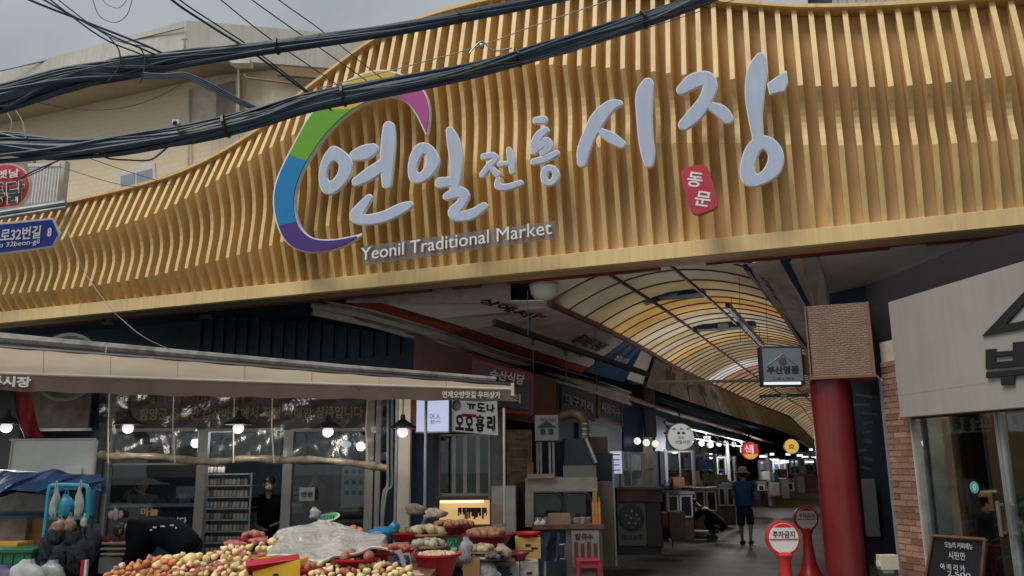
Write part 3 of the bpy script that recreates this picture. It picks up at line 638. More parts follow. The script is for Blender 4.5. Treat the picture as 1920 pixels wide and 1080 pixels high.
# ================================================================== BUILDING AND SKY END BEHIND THE GATE, RIGHT
rb = Thing('corrugated_building', 'pale corrugated upper storey peeping over the gate top right', 'building', (2, 13.5, 4.5))
mb = MB(); mb.box(0.5, 6, 13.4, 16, 4.6, 10.2); part(rb, 'wall', mb, mat('corrugated_pale', (.45,.42,.38), .6, .1))
for k in range(26):
    mb = MB(); mb.box(.55+k*.14, .6+k*.14, 13.36, 13.4, 8.1, 10.1); part(rb, 'rib', mb, MATS['corrugated_pale'])
rb = Thing('dark_roof_box', 'small dark rooftop box behind the gate top on the right', 'roof box', PY(1545, 5, 12.5))
mb = MB(); a = PY(1520, 14, 12.5); b = PY(1556, -14, 12.5); mb.box(a.x, b.x, 12.5, 13, a.z-1, b.z); part(rb, 'box', mb, M_DARK); mb = MB(); mb.box(a.x-.03, b.x+.03, 12.45, 13.05, b.z-.02, b.z+.03); part(rb, 'lid', mb, M_GREY)
# ================================================================== ARCADE ROOF
ST = [(10.9,(1030,567),(1400,500),.34),(13,(1133,613),(1455,571),.36),(16,(1207,652),(1490,618),.38),(20,(1268,688),(1515,655),.42),(27,(1345,724),(1533,705),.48),(38,(1420,757),(1550,745),.5),(55,(1480,780),(1562,775),.6),(85,(1508,806),(1565,803),.6),(125,(1527,826),(1567,824),.6)]
SL = []
for y, l, r, h in ST: SL.append((y, PY(*l, y), PY(*r, y), h))
def station(y):
    ys = [q[0] for q in SL]; f = lambda g: float(np.interp(y, ys, [g(q) for q in SL]))
    return Vector((f(lambda q: q[1].x), y, f(lambda q: q[1].z))), Vector((f(lambda q: q[2].x), y, f(lambda q: q[2].z))), f(lambda q: q[3])
def arc(y, n=12, off=0):
    a, b, h = station(y); out = []
    for k in range(n+1):
        t = k/n; p = a.lerp(b, t); out.append(p+Vector((0, 0, h*(1-(2*t-1)**2)+off)))
    return out
ar = Thing('arcade_roof', 'long barrel vaulted translucent amber arcade roof with coloured ribs over the alley', 'arcade roof', (-2, 11, 3.9))
ys = []; y = 10.9
while y < 124: ys.append(y); y += 0.62 if y < 26 else (1.0 if y < 40 else (2.0 if y < 60 else 5.0))
M_RIBS = [mat('rib_brown', (.13,.065,.04), .5), mat('rib_blue', (.01,.05,.13), .45), mat('rib_ochre', (.34,.17,.03), .5), mat('rib_red', (.38,.015,.04), .45)]
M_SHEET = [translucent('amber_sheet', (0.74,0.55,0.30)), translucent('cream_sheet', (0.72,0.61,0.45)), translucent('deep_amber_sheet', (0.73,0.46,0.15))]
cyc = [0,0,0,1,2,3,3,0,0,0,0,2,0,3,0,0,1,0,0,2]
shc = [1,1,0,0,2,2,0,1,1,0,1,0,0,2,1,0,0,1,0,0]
clear = translucent('glare_sheet', (0.95,0.93,0.86)); dim_sheet = translucent('dim_amber_sheet', (0.46,0.33,0.19))  # pale sheet paints a white glare into the roof
for k, y in enumerate(ys):
    n = 14 if y < 26 else 8
    mb = MB(); mb.tube(arc(y, n, -.01), .0135 if y < 26 else .022, 5); part(ar, 'rib', mb, M_RIBS[cyc[k % 20]])
    if k+1 < len(ys):
        A0 = arc(y, n, .02); A1 = arc(ys[k+1], n, .02); mb = MB()
        V = A0+A1; F = [(i, i+1, n+2+i, n+1+i) for i in range(n)]
        mb.add(V, F, True); part(ar, 'roof_panel', mb, (M_SHEET[shc[k % 20]] if y < 19 else dim_sheet) if k not in (22, 23, 24) else clear)  # darker colour put into the far panels so the vault dims with depth
A0 = arc(10.9, 14, .02); mb = MB(); mb.add(A0+[Vector((p.x, 10.80, 4.62)) for p in A0], [(i, i+1, 16+i, 15+i) for i in range(14)], True); part(ar, 'end_panel', mb, M_SHEET[1])
for side in (0, 1):
    mb = MB(); P = [station(y)[side]+Vector((0,0,-.02)) for y in ys]
    mb.tube(P, .045, 6); part(ar, 'edge_beam', mb, M_MAROON if side == 0 else M_NAVY)
for t, mt in ((.33, M_RIBS[0]), (.62, M_RIBS[0])):
    mb = MB(); P = []
    for y in ys:
        a, b, h = station(y); P.append(a.lerp(b, t)+Vector((0,0,h*(1-(2*t-1)**2)-.07)))
    mb.tube(P, .028, 6); part(ar, 'purlin', mb, mt)
# slanted banners either side and the rails below them
def strip(name, label, cat, pts, m, th=.03, kids=None):
    t = Thing(name, label, cat, sum(pts, Vector())/len(pts)-Vector((0,0,.5)))
    mb = MB(); mb.plate(pts, th); part(t, 'sheet', mb, m); return t
def edgeL(y): return station(y)[0]
M_BAN = mat('banner_cloth', (0.78,0.71,0.64), .8, var=.08, scale=1.5, dirt=.25); M_BANR = mat('banner_red', (0.36,0.06,0.035), .75, var=.12); M_BANB = mat('banner_blue', (0.010,0.055,0.16), .7, var=.1)
low_px = [(10.8,650,566),(11.0,740,591),(11.6,850,625),(12.7,965,663),(14.4,1077,696),(16,1173,722),(19,1250,745),(28,1387,790),(40,1448,806),(54,1492,822),(125,1530,848)]
lowp = [PY(u, v, y) for y, u, v in low_px]
def lowL(y): return Vector([float(np.interp(y, [q[0] for q in low_px], [p[c] for p in lowp])) for c in range(3)])
def topL(y):
    e = edgeL(y) if y > 10.9 else edgeL(10.9); e = e.copy(); e.y = y; return e
bn = Thing('banner_board', 'long slanted cloth banner along the left arcade edge with black writing', 'banner', (-4.2, 12, 3.4))
# near panel reaches out to the gate's underside
near_t = [PY(690,561,10.8), PY(900,537,10.8), PY(1035,548,10.9)]
NY = [10.8,11.5,12.5,14,15.2]
def LP(y, t): return lowL(y).lerp(topL(y), t)
def patch(y0, y1, t0, t1, off=0, n=3):
    mb = MB(); V = []; F = []
    N = Vector((.55, -.35, -.75)).normalized()
    for k in range(n+1):
        y = y0+(y1-y0)*k/n
        for t in (t0, t1): V.append(LP(y, t)+N*off)
        for t in (t0, t1): V.append(LP(y, t)+N*(off-.025))
    for k in range(n):
        o = 4*k; F += [(o, o+1, o+5, o+4), (o+2, o+6, o+7, o+3), (o, o+4, o+6, o+2), (o+1, o+3, o+7, o+5)]
    F += [(0, 2, 3, 1), (4*n, 4*n+1, 4*n+3, 4*n+2)]
    mb.add(V, F, True); return mb
part(bn, 'cloth_panel', patch(10.8, 12.4, .17, .985, 0, 4), M_BAN); part(bn, 'cloth_panel', patch(12.44, 14.6, .17, .985, 0), M_BAN)
part(bn, 'blue_panel', patch(14.64, 15.9, .06, .985, .004), M_BANB); part(bn, 'cloth_panel', patch(15.94, 17.0, .15, .985), M_BAN)
part(bn, 'red_band', patch(10.8, 14.6, .0, .168, .003, 5), M_BANR)
yy = 17.3
while yy < 120:
    part(bn, 'cloth_panel', patch(yy, yy+(1.9 if yy < 40 else 7.8), .1, .97, 0, 1), mat('banner_brown', (0.22,0.17,0.13), .8, var=.2, dirt=.3)); yy += 2.0 if yy < 40 else 8.0
def ltext(th, s, y, t, w, h, m, b=.02):
    a = LP(y-.3, t); c = LP(y+.3, t); X = (c-a).normalized(); Yv = (LP(y, t+.2)-LP(y, t-.2)).normalized(); Nn = X.cross(Yv)
    Yv = Nn.cross(X)
    return text(th, s, LP(y, t)+Nn*.012, X, Yv, w, h, m, b)
ltext(bn, '즐거운 전통', 13.6, .66, 1.25, .26, M_TXTK); ltext(bn, '시장여행', 13.55, .42, 1.0, .2, M_TXTK); ltext(bn, '상에서!', 11.05, .72, 1.0, .24, M_TXTK); ltext(bn, "''", 11.55, .78, .16, .1, M_TXTR)
ltext(bn, '연일시장', 15.3, .5, .6, .24, M_TXTW, .0)
for k, y in enumerate((19.3, 21.3, 23.3, 25.3)): ltext(bn, ['전통시장','온누리','연일시장','환영합니다'][k], y, .6, 1.0, .3, mat('faded_print', (.10,.08,.07), .8))
fl_ = MB(); fl_.add([LP(10.8, k/6)-Vector((0,.012,.02)) for k in range(7)]+[Vector((LP(10.8, k/6).x, 10.79, 4.3)) for k in range(7)], [(k, k+1, k+8, k+7) for k in range(5)], True); part(bn, 'cloth_flap', fl_, mat('flap_cloth', (.30,.26,.23), .85, var=.15, dirt=.3))
M_RAIL = mat('rail_taupe', (.36,.31,.26), .65, var=.2, dirt=.4)
wr = Thing('eave_rail', 'pale ribbed metal eave rail running below the slanted banner on the left', 'eave rail', (-5.5, 12, 3.1))
P = [PY(u, v, y) for u, v, y in ((585,573,10.82),(690,594,10.95),(740,608,11.1),(834,636,11.6),(927,668,12.4),(1021,695,13.5),(1096,717,14.8),(1180,746,16.5))]
for k, (dz, r, mm) in enumerate(((0,.042,M_RAIL),(-.13,.03,M_RAIL),(.1,.018,M_RAIL))):
    mb = MB(); mb.tube([p+Vector((.02*k,0,dz)) for p in P], r, 6); part(wr, 'rail', mb, mm)
mb = MB(); mb.plate([p+Vector((0,0.03,-.12)) for p in P[:1]+P[1:]]+[p+Vector((0,.03,.1)) for p in P[::-1]], .04, Vector((.3,-.9,0)).normalized()); part(wr, 'web', mb, mat('eave_web', (.36,.31,.26), .7, dirt=.3))
P2 = [PY(u, v, y) for u, v, y in ((1180,746,16.5),(1240,768,18.5),(1390,812,28),(1448,832,40))]
mb = MB(); mb.tube(P2, .05, 6); part(wr, 'far_rail', mb, M_WOOD)  # far stretch coloured darker to offset the glow of the stall lights
# right side of the arcade near the gate
def q4(pts, m, th, name, label, cat, pn='board'):
    P = [PY(*p) for p in pts]; t = Thing(name, label, cat, low(type('o', (), {'v': P}))); mb = MB(); mb.plate(P, th); part(t, pn, mb, m); return t
t = q4([(1395,495,10.85),(1410,491,10.85),(1540,690,15.5),(1510,645,15.2)], M_NAVY, .03, 'edge_board', 'dark blue edge board on the right side of the vault', 'edge board')
t = q4([(1402,494,10.85),(1462,486,10.85),(1524,590,12.6),(1538,700,16)], mat('banner_right', (.75,.66,.56), .8, dirt=.3), .03, 'banner_board', 'slanted right hand banner with small dark writing and creases beside the blue stripe', 'banner', 'cloth_panel')
a = PY(1432,505,10.86); b = PY(1475,575,12.2); X = (b-a).normalized(); text(t, '전통시장', (a+b)/2+Vector((-.05,-.05,-.03)), X, Vector((-.1,0,1)) if False else X.cross(Vector((-.6,-.7,-.4))).normalized()*-1, .9, .14, M_TXTK, .01)
q4([(1463,486,10.84),(1484,483,10.84),(1534,585,12.5),(1522,590,12.6)], mat('stripe_blue', (.01,.10,.24), .5), .03, 'edge_board', 'bright blue stripe board beside the right banner', 'edge board')
q4([(1485,483,10.83),(1508,480,10.83),(1536,582,12.2),(1533,584,12.4)], M_CREAM, .08, 'steel_beam', 'pale steel beam right of the blue stripe under the gate', 'beam', 'flange')
q4([(1508,480,10.86),(1536,476,10.83),(1556,566,11.6),(1536,584,11.9)], mat('beam_grey', (.42,.39,.35), .6, dirt=.3), .08, 'steel_beam', 'greyer inner steel beam next to the ceiling panel', 'beam', 'flange')
cg = q4([(1536,478,10.83),(1830,447,10.83),(1622,532,12.4),(1556,548,12.4)], mat('ceiling_grey', (.80,.77,.72), .7, var=.06, dirt=.15), .03, 'canopy_ceiling', 'grey sloping canopy ceiling panel between gate and right shop', 'canopy', 'ceiling_panel')
mb = MB(); mb.tube([PY(1556,549,12.38), PY(1622,532,12.38), PY(1624,528,12.3), PY(1832,446,10.85)], .03, 6); part(cg, 'edge_trim', mb, M_CREAM)
mb = MB(); mb.plate([PY(1556,548,12.45), PY(1622,533,12.45), PY(1622,590,12.45), PY(1556,590,12.45)], .1); part(cg, 'fascia', mb, M_NAVY)
# hanging lamps, fans, track lights in the vault
dm = Thing('dome_lamp', 'white half globe lamp under the gate at the top of the left banner', 'lamp', PY(1026, 568, 11.0))
c = PY(1024, 538, 11.0); mb = MB(); mb.lathe([(.02,-.24),(.10,-.225),(.17,-.18),(.215,-.11),(.235,-.02),(.235,.0)], c, 24); part(dm, 'globe', mb, mat('opal_globe', (.66,.66,.62), .35, var=.03), smooth=True)
mb = MB(); mb.lathe([(.24,0),(.25,.03),(.1,.08),(.02,.3)], c, 24); part(dm, 'fitting', mb, M_GREY)
def track(label, p0, p1, rods, spots):
    t = Thing('track_light', label, 'light track', (p0+p1)/2-Vector((0,0,.2))); mb = MB(); X = (p1-p0).normalized()
    mb.obox((p0+p1)/2, (p1-p0).length/2, .035, .045, X, X.cross(Vector((0,0,1))), Vector((0,0,1))); part(t, 'track_bar', mb, M_BLACK, bevel=.006)
    for r in rods:
        p = p0.lerp(p1, r); mb = MB(); mb.tube([p, p+Vector((0,0,.75))], .006, 5); part(t, 'rod', mb, M_RIBS[0])
    for r in spots:
        p = p0.lerp(p1, r); mb = MB(); mb.lathe([(.03,-.14),(.03,-.08),(.015,-.05),(.01,0)], p, 8); part(t, 'spot_head', mb, M_BLACK)
        mb = MB(); mb.tube([p-Vector((0,0,.12)), p-Vector((0,0,.55))], .006, 5); part(t, 'drop_wire', mb, M_RIBS[0])
    return t
track('long black light track hanging before the slanted left banner', PY(926,604,10.9), PY(1215,702,14.2), (.2,.62), (.22,.42,.62))
track('black light track hanging lower right under the amber vault', PY(1364,572,13.2), PY(1430,646,17.6), (.1,.9), ())
for k, (u, v, y, wd) in enumerate(((1262,552,13.0,.5),(1358,612,16.6,.6),(1470,742,30,.8))):
    p = PY(u, v, y); t = Thing('ceiling_fan_box', ['dark duct box high in the vault nearest the gate','second dark duct box in the vault above the light track','small far duct box near the pale glare panels'][k], 'duct', p-Vector((0,0,.1)), 'duct boxes in the vault')
    mb = MB(); mb.box(p.x-wd, p.x+wd, y-.18, y+.18, p.z-.05, p.z+.05); part(t, 'duct', mb, M_DARK, bevel=.01)
    mb = MB(); mb.box(p.x-.1, p.x+.1, y-.22, y-.18, p.z-.09, p.z+.02); part(t, 'grille', mb, M_GREY)
    mb = MB(); mb.tube([p+Vector((wd*.6,0,.05)), p+Vector((wd*.6,0,.3))], .008, 5); part(t, 'hanger', mb, M_BLACK)
wire([(1385,497),(1387,560),(1388,640)], 11.2, .004, 'thin vertical drop wire in front of the vault, right of centre', 'drop_wire')
wire([(1436,560),(1438,610),(1440,655)], 12.5, .004, 'thin vertical drop wire above the grey hanging sign', 'drop_wire')
wire([(989,545),(990,590),(990,628)], 11.0, .005, 'thin rod hanging from the gate above the light track', 'drop_wire')
# hanging grey sign
hs = Thing('hanging_sign', 'square grey lightbox sign with a small emblem hanging beside the patterned box', 'sign', PD(1469, 720, 9.7))
mb = MB(); mb.cb(1428, 649, 1507, 724, 9.7, .14); part(hs, 'casing', mb, M_BLACK, bevel=.006)
mb = MB(); mb.cb(1431, 653, 1504, 714, 9.685, .012); part(hs, 'face', mb, mat('sign_grey', (.17,.20,.22), .4, var=.05))
mb = MB(); mb.cb(1433, 716, 1502, 721, 9.68, .02); part(hs, 'light_strip', mb, emat('strip_glow', (.75,.78,.80), .45))
ctext(hs, '부산명품', 1438, 686, 1498, 701, 9.683, M_TXTK, .03, depth=.003); ctext(hs, '- — - — -', 1450, 709, 1488, 711, 9.683, M_TXTK, .0, depth=.003)
mb = MB(); p = PD(1467, 676, 9.68); mb.lathe([(.04,0),(.045,.004),(.04,.008)], p, 16, -C_Y); part(hs, 'emblem', mb, mat('emblem_brown', (.10,.07,.06), .6))
mb = MB(); mb.tube([PD(1440,684,9.68), PD(1467,664,9.68), PD(1494,684,9.68)], .004, 5); part(hs, 'roof_line', mb, M_GREY)
mb = MB(); mb.cb(1507, 665, 1522, 702, 9.75, .05); part(hs, 'side_bracket', mb, M_WOOD)
# patterned box over the red column
pb = Thing('patterned_box', 'brown fine patterned box panel sitting on top of the red column', 'panel box', PD(1575, 715, 9.72))
M_PAT = mat('embossed_brown', (.25,.165,.125), .6, var=.12, dirt=.2)
n = M_PAT.node_tree.nodes; L = M_PAT.node_tree.links; wv = n.new('ShaderNodeTexBrick'); wv.inputs['Scale'].default_value = 9; wv.inputs['Mortar Size'].default_value = .05; wv.inputs['Mortar Smooth'].default_value = .8; wv.inputs['Row Height'].default_value = .22; wv.inputs['Brick Width'].default_value = .62
tcn = n.new('ShaderNodeTexCoord'); mpp = n.new('ShaderNodeMapping'); mpp.inputs['Rotation'].default_value = (R_(90), 0, 0); L.new(tcn.outputs['Object'], mpp.inputs[0]); nzz = n.new('ShaderNodeTexNoise'); nzz.inputs['Scale'].default_value = 9; L.new(mpp.outputs[0], nzz.inputs['Vector']); mxx = n.new('ShaderNodeMixRGB'); mxx.inputs[0].default_value = .05; L.new(mpp.outputs[0], mxx.inputs[1]); L.new(nzz.outputs['Color'], mxx.inputs[2]); L.new(mxx.outputs[0], wv.inputs['Vector']); bp = n.new('ShaderNodeBump'); bp.inputs['Strength'].default_value = .8; bp.inputs['Distance'].default_value = .012; bp.invert = True
L.new(wv.outputs['Fac'], bp.inputs['Height']); L.new(bp.outputs[0], n['Principled BSDF'].inputs['Normal'])
mb = MB(); a = PY(1513,640,10.2); b = PY(1636,640,10.2); z0 = PY(1575,710,10.2).z; z1_ = PY(1575,570,10.2).z
mb.box(a.x+.03, b.x-.03, 10.2, 10.75, z0+.03, z1_); part(pb, 'panel', mb, M_PAT)
mb = MB(); mb.box(a.x, b.x, 10.17, 10.8, z0, z0+.035); mb.box(b.x-.035, b.x, 10.17, 10.8, z0+.035, z1_); mb.box(a.x, a.x+.02, 10.17, 10.8, z0+.035, z1_); part(pb, 'frame', mb, mat('frame_brown', (.23,.10,.06), .55), bevel=.004)
def column(label, x, y, r, z1_):
    t = Thing('red_column', label, 'column', (x, y, 0), 'red columns at the alley mouth')
    mb = MB(); mb.lathe([(r,0.0),(r,z1_)], (x, y, 0), 32); part(t, 'shaft', mb, M_REDC, smooth=True)
    mb = MB(); mb.lathe([(r+.03,0),(r+.03,.12),(r+.005,.14)], (x, y, 0), 32); part(t, 'base_ring', mb, M_BLACK, smooth=True)
pc = PY(1571, 900, 10.45)
column('thick glossy dark red column nearest, under the patterned box', pc.x, pc.y, .215, z0)
pc2 = PY(1604, 1040, 11.9); column('darker red column half hidden behind the nearest one', pc2.x-.05, pc2.y, .2, 3.4)
# ================================================================== RIGHT HAND SHOP
def SP(u, v, y=0): return SFR.P(u, v, y)
sh = Thing('corner_shop', 'corner shop with plain grey fascia, brick pier and glass door on the right', 'shop', SFR.w((1.5, 1, 0)))
def splate(pts, th, off, nm, m, **k):
    mb = MB(); mb.plate([SP(u, v, off) for u, v in pts], th, -SFR.y); return part(sh, nm, mb, m, **k)
M_FAS = mat('fascia_grey', (.37,.355,.32), .6, var=.07, scale=1.2, streak=.10, dirt=.06)
mb = MB(); fa, fb = SP(1688, 783, -.12), SP(1665, 567, -.12); mb.plate([fa, SFR.w((4.4, -.12, fa.z-.02)), SFR.w((4.4, -.12, fb.z+.02)), fb], .18, -SFR.y); part(sh, 'fascia_board', mb, M_FAS, bevel=.004)
splate([(1687,742),(2060,688),(2060,687.2),(1687,741.2)], .01, -.1205, 'panel_joint', M_GREY)
splate([(1632,740),(2200,700),(2200,402),(1925,434),(1834,452),(1624,534)], .2, .25, 'upper_wall', mat('shop_black', (.022,.021,.026), .6, var=.15))
# symbol and letters on the fascia
bk = M_TXTK; FOF = -.12
tri = Thing('fascia_symbol', 'black triangular outline symbol and lettering on the grey fascia', 'sign', SP(1890, 700, FOF))
mb = MB(); mb.plate([SP(u, v, FOF-.02) for u, v in ((1841,630),(2010,600),(2010,584),(1885,608),(2010,470),(2010,452))], .02, -SFR.y); part(tri, 'triangle', mb, bk)
def fq(u0, v0, u1, v1, k):
    q = lambda u, v: SP(u, v-(u-1848)*.085, FOF-.02-k*.002)
    mb = MB(); mb.plate([q(u0,v1), q(u1,v1), q(u1,v0), q(u0,v0)], .02, -SFR.y); part(tri, 'letter_stroke', mb, bk, bevel=.006)
for k, q_ in enumerate(((1847,655,1866,692),(1898,646,1920,692),(1866,661,1898,671),(1866,680,1898,692),(1920,664,1944,674),(1848,697,1950,709),(1876,709,1900,725))): fq(*q_, k)
# brick pier: every brick its own piece
px0 = SFR.l(SP(1672, 880, .03))[0]; px1 = SFR.l(SP(1722, 900, .03))[0]
ZB = 2.62
mb = MB(SFR); mb.box(px0+.004, px1-.004, .04, .5, 0, ZB+.4); part(sh, 'pier_mortar', mb, mat('mortar', (.56,.47,.38), .9, bump=.4, dirt=.3))
M_BRK = mat('brick', (.32,.17,.11), .9, var=.2, scale=25, bump=.4, bscale=60, objvar=.4)
rows = int((ZB+.2)/.0665); bw, bh = .195, .054; proto = {}
W = px1-px0
for r in range(rows):
    z = .005+r*.0665; x = px0 + (-.5*bw if r % 2 else 0)
    while x < px1-.02:
        a = max(x, px0); b = min(x+bw, px1); wd = round(b-a, 3)
        if wd > .03:
            pr_ = ru(.0, .006)
            if wd not in proto:
                mb = MB(SFR); mb.box(a, b, .026, .06, z, z+bh); o = part(sh, 'brick', mb, M_BRK); proto[wd] = (o, a, z)
            else:
                o0, a0, z0_ = proto[wd]; o = o0.copy(); COL.objects.link(o); o.parent = sh.o
                o.location = SFR.x*(a-a0)+Vector((0,0,z-z0_))-SFR.y*pr_+Vector((0,0,0))
        x += bw+.012
mb = MB(SFR); mb.box(px0-.03, px0, .0, .5, 0, ZB); part(sh, 'pier_edge_trim', mb, M_GREY); mb = MB(SFR); mb.box(px1, px1+.015, .0, .1, 0, 2.15); part(sh, 'pier_edge_trim', mb, M_CREAM)
# glass front
dx0 = px1+.02; dx1 = SFR.l(SP(1885, 900, .05))[0]
mb = MB(SFR); mb.box(dx0, dx0+.05, .02, .12, 0, 2.12); mb.box(dx0+.08, dx0+.1, .12, .3, 0, 2.12); part(sh, 'door_jamb', mb, M_GREY, bevel=.004)
mb = MB(SFR); mb.box(dx0, 3.4, .02, .12, 2.121, 2.3); part(sh, 'door_head', mb, M_BLACK)
dr = None
gb = MB(SFR); gb.box(dx0+.06, dx1-.03, .06, .072, .05, 2.1); part(sh, 'glass_pane', gb, M_GLASS)
gb = MB(SFR); gb.box(dx1+.04, 3.2, .06, .072, .05, 2.1); part(sh, 'glass_pane', gb, M_GLASS)
mb = MB(SFR); mb.box(dx1-.03, dx1+.008, .035, .095, 0, 2.12); mb.box(dx1+.012, dx1+.045, .04, .10, 0, 2.12); dr = part(sh, 'door_stile', mb, M_GREY, bevel=.004)
for dx in (-.055, .075):
    mb = MB(SFR); mb.box(dx1+dx-.014, dx1+dx+.014, -.035, -.01, .98, 1.3); mb.box(dx1+dx-.01, dx1+dx+.01, -.01, .04, 1.0, 1.03); mb.box(dx1+dx-.01, dx1+dx+.01, -.01, .04, 1.25, 1.28); part(sh, 'door_handle', mb, M_STEEL, bevel=.004)
# shop interior
mb = MB(SFR); mb.box(px0+.1, 4.5, 2.8, 2.9, 0, 2.9); mb.box(px0+.05, px0+.1, .6, 2.8, 0, 2.9); part(sh, 'inner_wall', mb, mat('warm_plaster', (.24,.17,.11), .8, dirt=.2))
mb = MB(SFR); mb.box(px0+.05, 4.5, .3, 2.9, 2.4, 2.5); part(sh, 'inner_ceiling', mb, mat('inner_dark', (.05,.05,.055), .8))
mb = MB(SFR); mb.box(px0+.12, 4.5, .3, 2.8, .01, .03); part(sh, 'inner_floor', mb, mat('inner_floor', (.10,.08,.07), .4))
mb = MB(SFR); mb.box(px0+.12, SFR.l(SP(1848, 860, .9))[0], .9, .95, 0, 2.38); part(sh, 'inner_partition', mb, mat('charcoal_panel', (.022,.023,.027), .5))
st_ = Thing('door_sticker', 'round turquoise sticker on the shop door glass', 'sticker', SP(1827, 929, .05))
mb = MB(); mb.lathe([(.055,0),(.058,.002),(.055,.004)], SP(1827, 914, .052), 24, -SFR.y); part(st_, 'disc', mb, mat('teal_sticker', (.10,.42,.42), .4))
p = SP(1827,914,.046); text(st_, 'o', p, SFR.x, (0,0,1), .04, .06, M_TXTW, .0, .002)
for k, (u, v, y, r) in enumerate(((1838,786,1.6,.035),(1853,806,1.6,.045),(1846,779,2.2,.035))):
    p = SP(u, v, y); t = Thing('pendant_bulb', ['warm bulb inside the shop just under the fascia','lower warm bulb inside the shop beside the door stile','far small warm bulb inside the shop'][k], 'lamp', p-Vector((0,0,r)), 'bulbs inside the corner shop')
    mb = MB(); mb.ball(p, r, 12, 8); part(t, 'bulb', mb, emat('warm_bulb', (1,.80,.55), .7), smooth=True); mb = MB(); mb.tube([p+Vector((0,0,r)), p+Vector((0,0,.35))], .006, 5); part(t, 'cord', mb, M_BLACK)
for q in ((1.6,1.4,2.1),(dx1+.5,1.2,1.9)):
    l = bpy.data.lights.new('shop_fill', 'POINT'); l.energy = 9; l.color = (1,.78,.5); l.shadow_soft_size = .1; lo = bpy.data.objects.new('shop_fill', l); COL.objects.link(lo); lo.location = SFR.w(q)  # fill lights added to brighten the dark interior, apart from the bulbs
# plants behind the glass
def leafy(label, c, n, h, s, mleaf, mpot):
    t = Thing('potted_plant', label, 'plant', c); mb = MB(); mb.lathe([(.09,0),(.12,.22),(.11,.24),(.1,.2)], c, 14); part(t, 'pot', mb, mpot, smooth=True)
    mb = MB(); sm = MB()
    for k in range(n):
        a = ru(0, 6.28); e = ru(.3, 1.2); r = ru(.1, s); b0 = c+Vector((0,0,.22)); tip = b0+Vector((math.cos(a)*r, math.sin(a)*r, h*ru(.45, 1)))
        sm.tube([b0, (b0+tip)/2+Vector((0,0,.08)), tip], .006, 4); d_ = Vector((math.cos(a), math.sin(a), -.3)).normalized(); s_ = d_.cross(Vector((0,0,1))).normalized(); L_ = ru(.12,.24); w_ = L_*.36
        mb.add([tip, tip+d_*L_*.45+s_*w_, tip+d_*L_+Vector((0,0,-.03)), tip+d_*L_*.45-s_*w_, tip+d_*L_*.5+Vector((0,0,.02))], [(0,1,4),(1,2,4),(2,3,4),(3,0,4)], True)
    part(t, 'leaf', mb, mleaf)['kind'] = 'stuff'; part(t, 'stem', sm, mleaf)
M_LEAF = mat('leaf_green', (.03,.11,.035), .5, var=.3)
leafy('leafy green plant in a dark pot behind the left door glass', SFR.w((dx1-.22,.55,0)), 46, 1.15, .28, M_LEAF, M_BLACK)
leafy('leafy green plant behind the right door glass', SFR.w((dx1+.32,.5,0)), 40, .95, .26, M_LEAF, M_NAVY)
# A-board
ab = Thing('chalk_menu_board', 'black chalkboard menu leaning in front of the brick pier and door', 'menu board', SP(1795, 1078, -.35))
BFm = lambda u, v: SP(u, v, -.35)
mb = MB(); mb.plate([BFm(1730,1130), BFm(1838,1125), BFm(1849,1012), BFm(1751,1005)], .03, -SFR.y); part(ab, 'board', mb, M_TXTK)
for a, b in (((1751,1005),(1849,1012)),((1849,1012),(1838,1125)),((1751,1005),(1730,1130))):
    mb = MB(); mb.tube([BFm(*a)-SFR.y*.01, BFm(*b)-SFR.y*.01], .017, 4); part(ab, 'wood_frame', mb, M_WOOD)
X = (BFm(1840,1020)-BFm(1760,1014)).normalized()
for s_, u, v, w_, h_ in (('오늘의 커피메뉴',1799,1023,.36,.055),('시원한',1796,1042,.22,.07),('아 메 리 카',1788,1064,.32,.06),('2,500',1800,1078,.3,.05)):
    text(ab, s_, BFm(u, v)-SFR.y*.012, X, Vector((0,0,1)), w_, h_, mat('chalk', (.55,.57,.6), .9, var=.2), .0, .002)
# small grey box at the pier foot
wb = Thing('meter_box', 'small pale wall box low beside the brick pier', 'meter box', SP(1668, 1070, -.05))
mb = MB(); mb.cb(1652, 1041, 1686, 1069, 9.25, .12); part(wb, 'box', mb, M_CREAM, bevel=.006)
mb = MB(); mb.cb(1647, 1052, 1652, 1062, 9.27, .06); mb.cb(1658, 1069, 1676, 1075, 9.28, .04); part(wb, 'conduit', mb, M_WHITE)
mb = MB(); mb.tube([PD(1660,720,9.6), PD(1690,722,9.5)], .03, 6); mb.tube(catmull3([PD(1640,700,9.6), PD(1652,712,9.5), PD(1668,716,9.5), PD(1692,705,9.4)]), .012, 6); mb.v and part(sh, 'pipe_stub', mb, M_WHITE, smooth=True)
# dark gap right of the columns
gw = Thing('side_passage_wall', 'dark blue passage wall between the red columns and brick pier', 'wall', (1.25, 14, 0))
mb = MB(); mb.box(1.15, 1.25, 10.9, 40, 0, 3.9); part(gw, 'wall', mb, M_DARK)
mb = MB(); mb.box(-.05, 1.15, 15.6, 15.7, 0, 3.6); part(gw, 'cross_wall', mb, M_DARK)
mb = MB(); a = PY(1598,950,15.4); b = PY(1646,950,15.4); mb.box(a.x, b.x, 15.4, 15.5, PY(1620,1006,15.4).z, PY(1620,898,15.4).z); o = part(gw, 'steel_door', mb, mat('door_grey', (.26,.28,.28), .4, .3), bevel=.01)
for k in range(9):
    p = PY(1622+ru(-8,10), 742+k*17, 14.6); mb = MB(); mb.obox(p, ru(.05,.14), .02, ru(.012,.03), (1,0,ru(-.3,.3)), (0,1,0), (0,0,1)); part(gw, 'louvre_fragment', mb, mat('dim_grey', (.12,.14,.15), .4))
mb = MB(); mb.box(PY(1636,0,12.6).x, PY(1650,0,12.6).x, 12.6, 12.8, 0, 3.4); part(gw, 'corner_strip', mb, M_GREY)
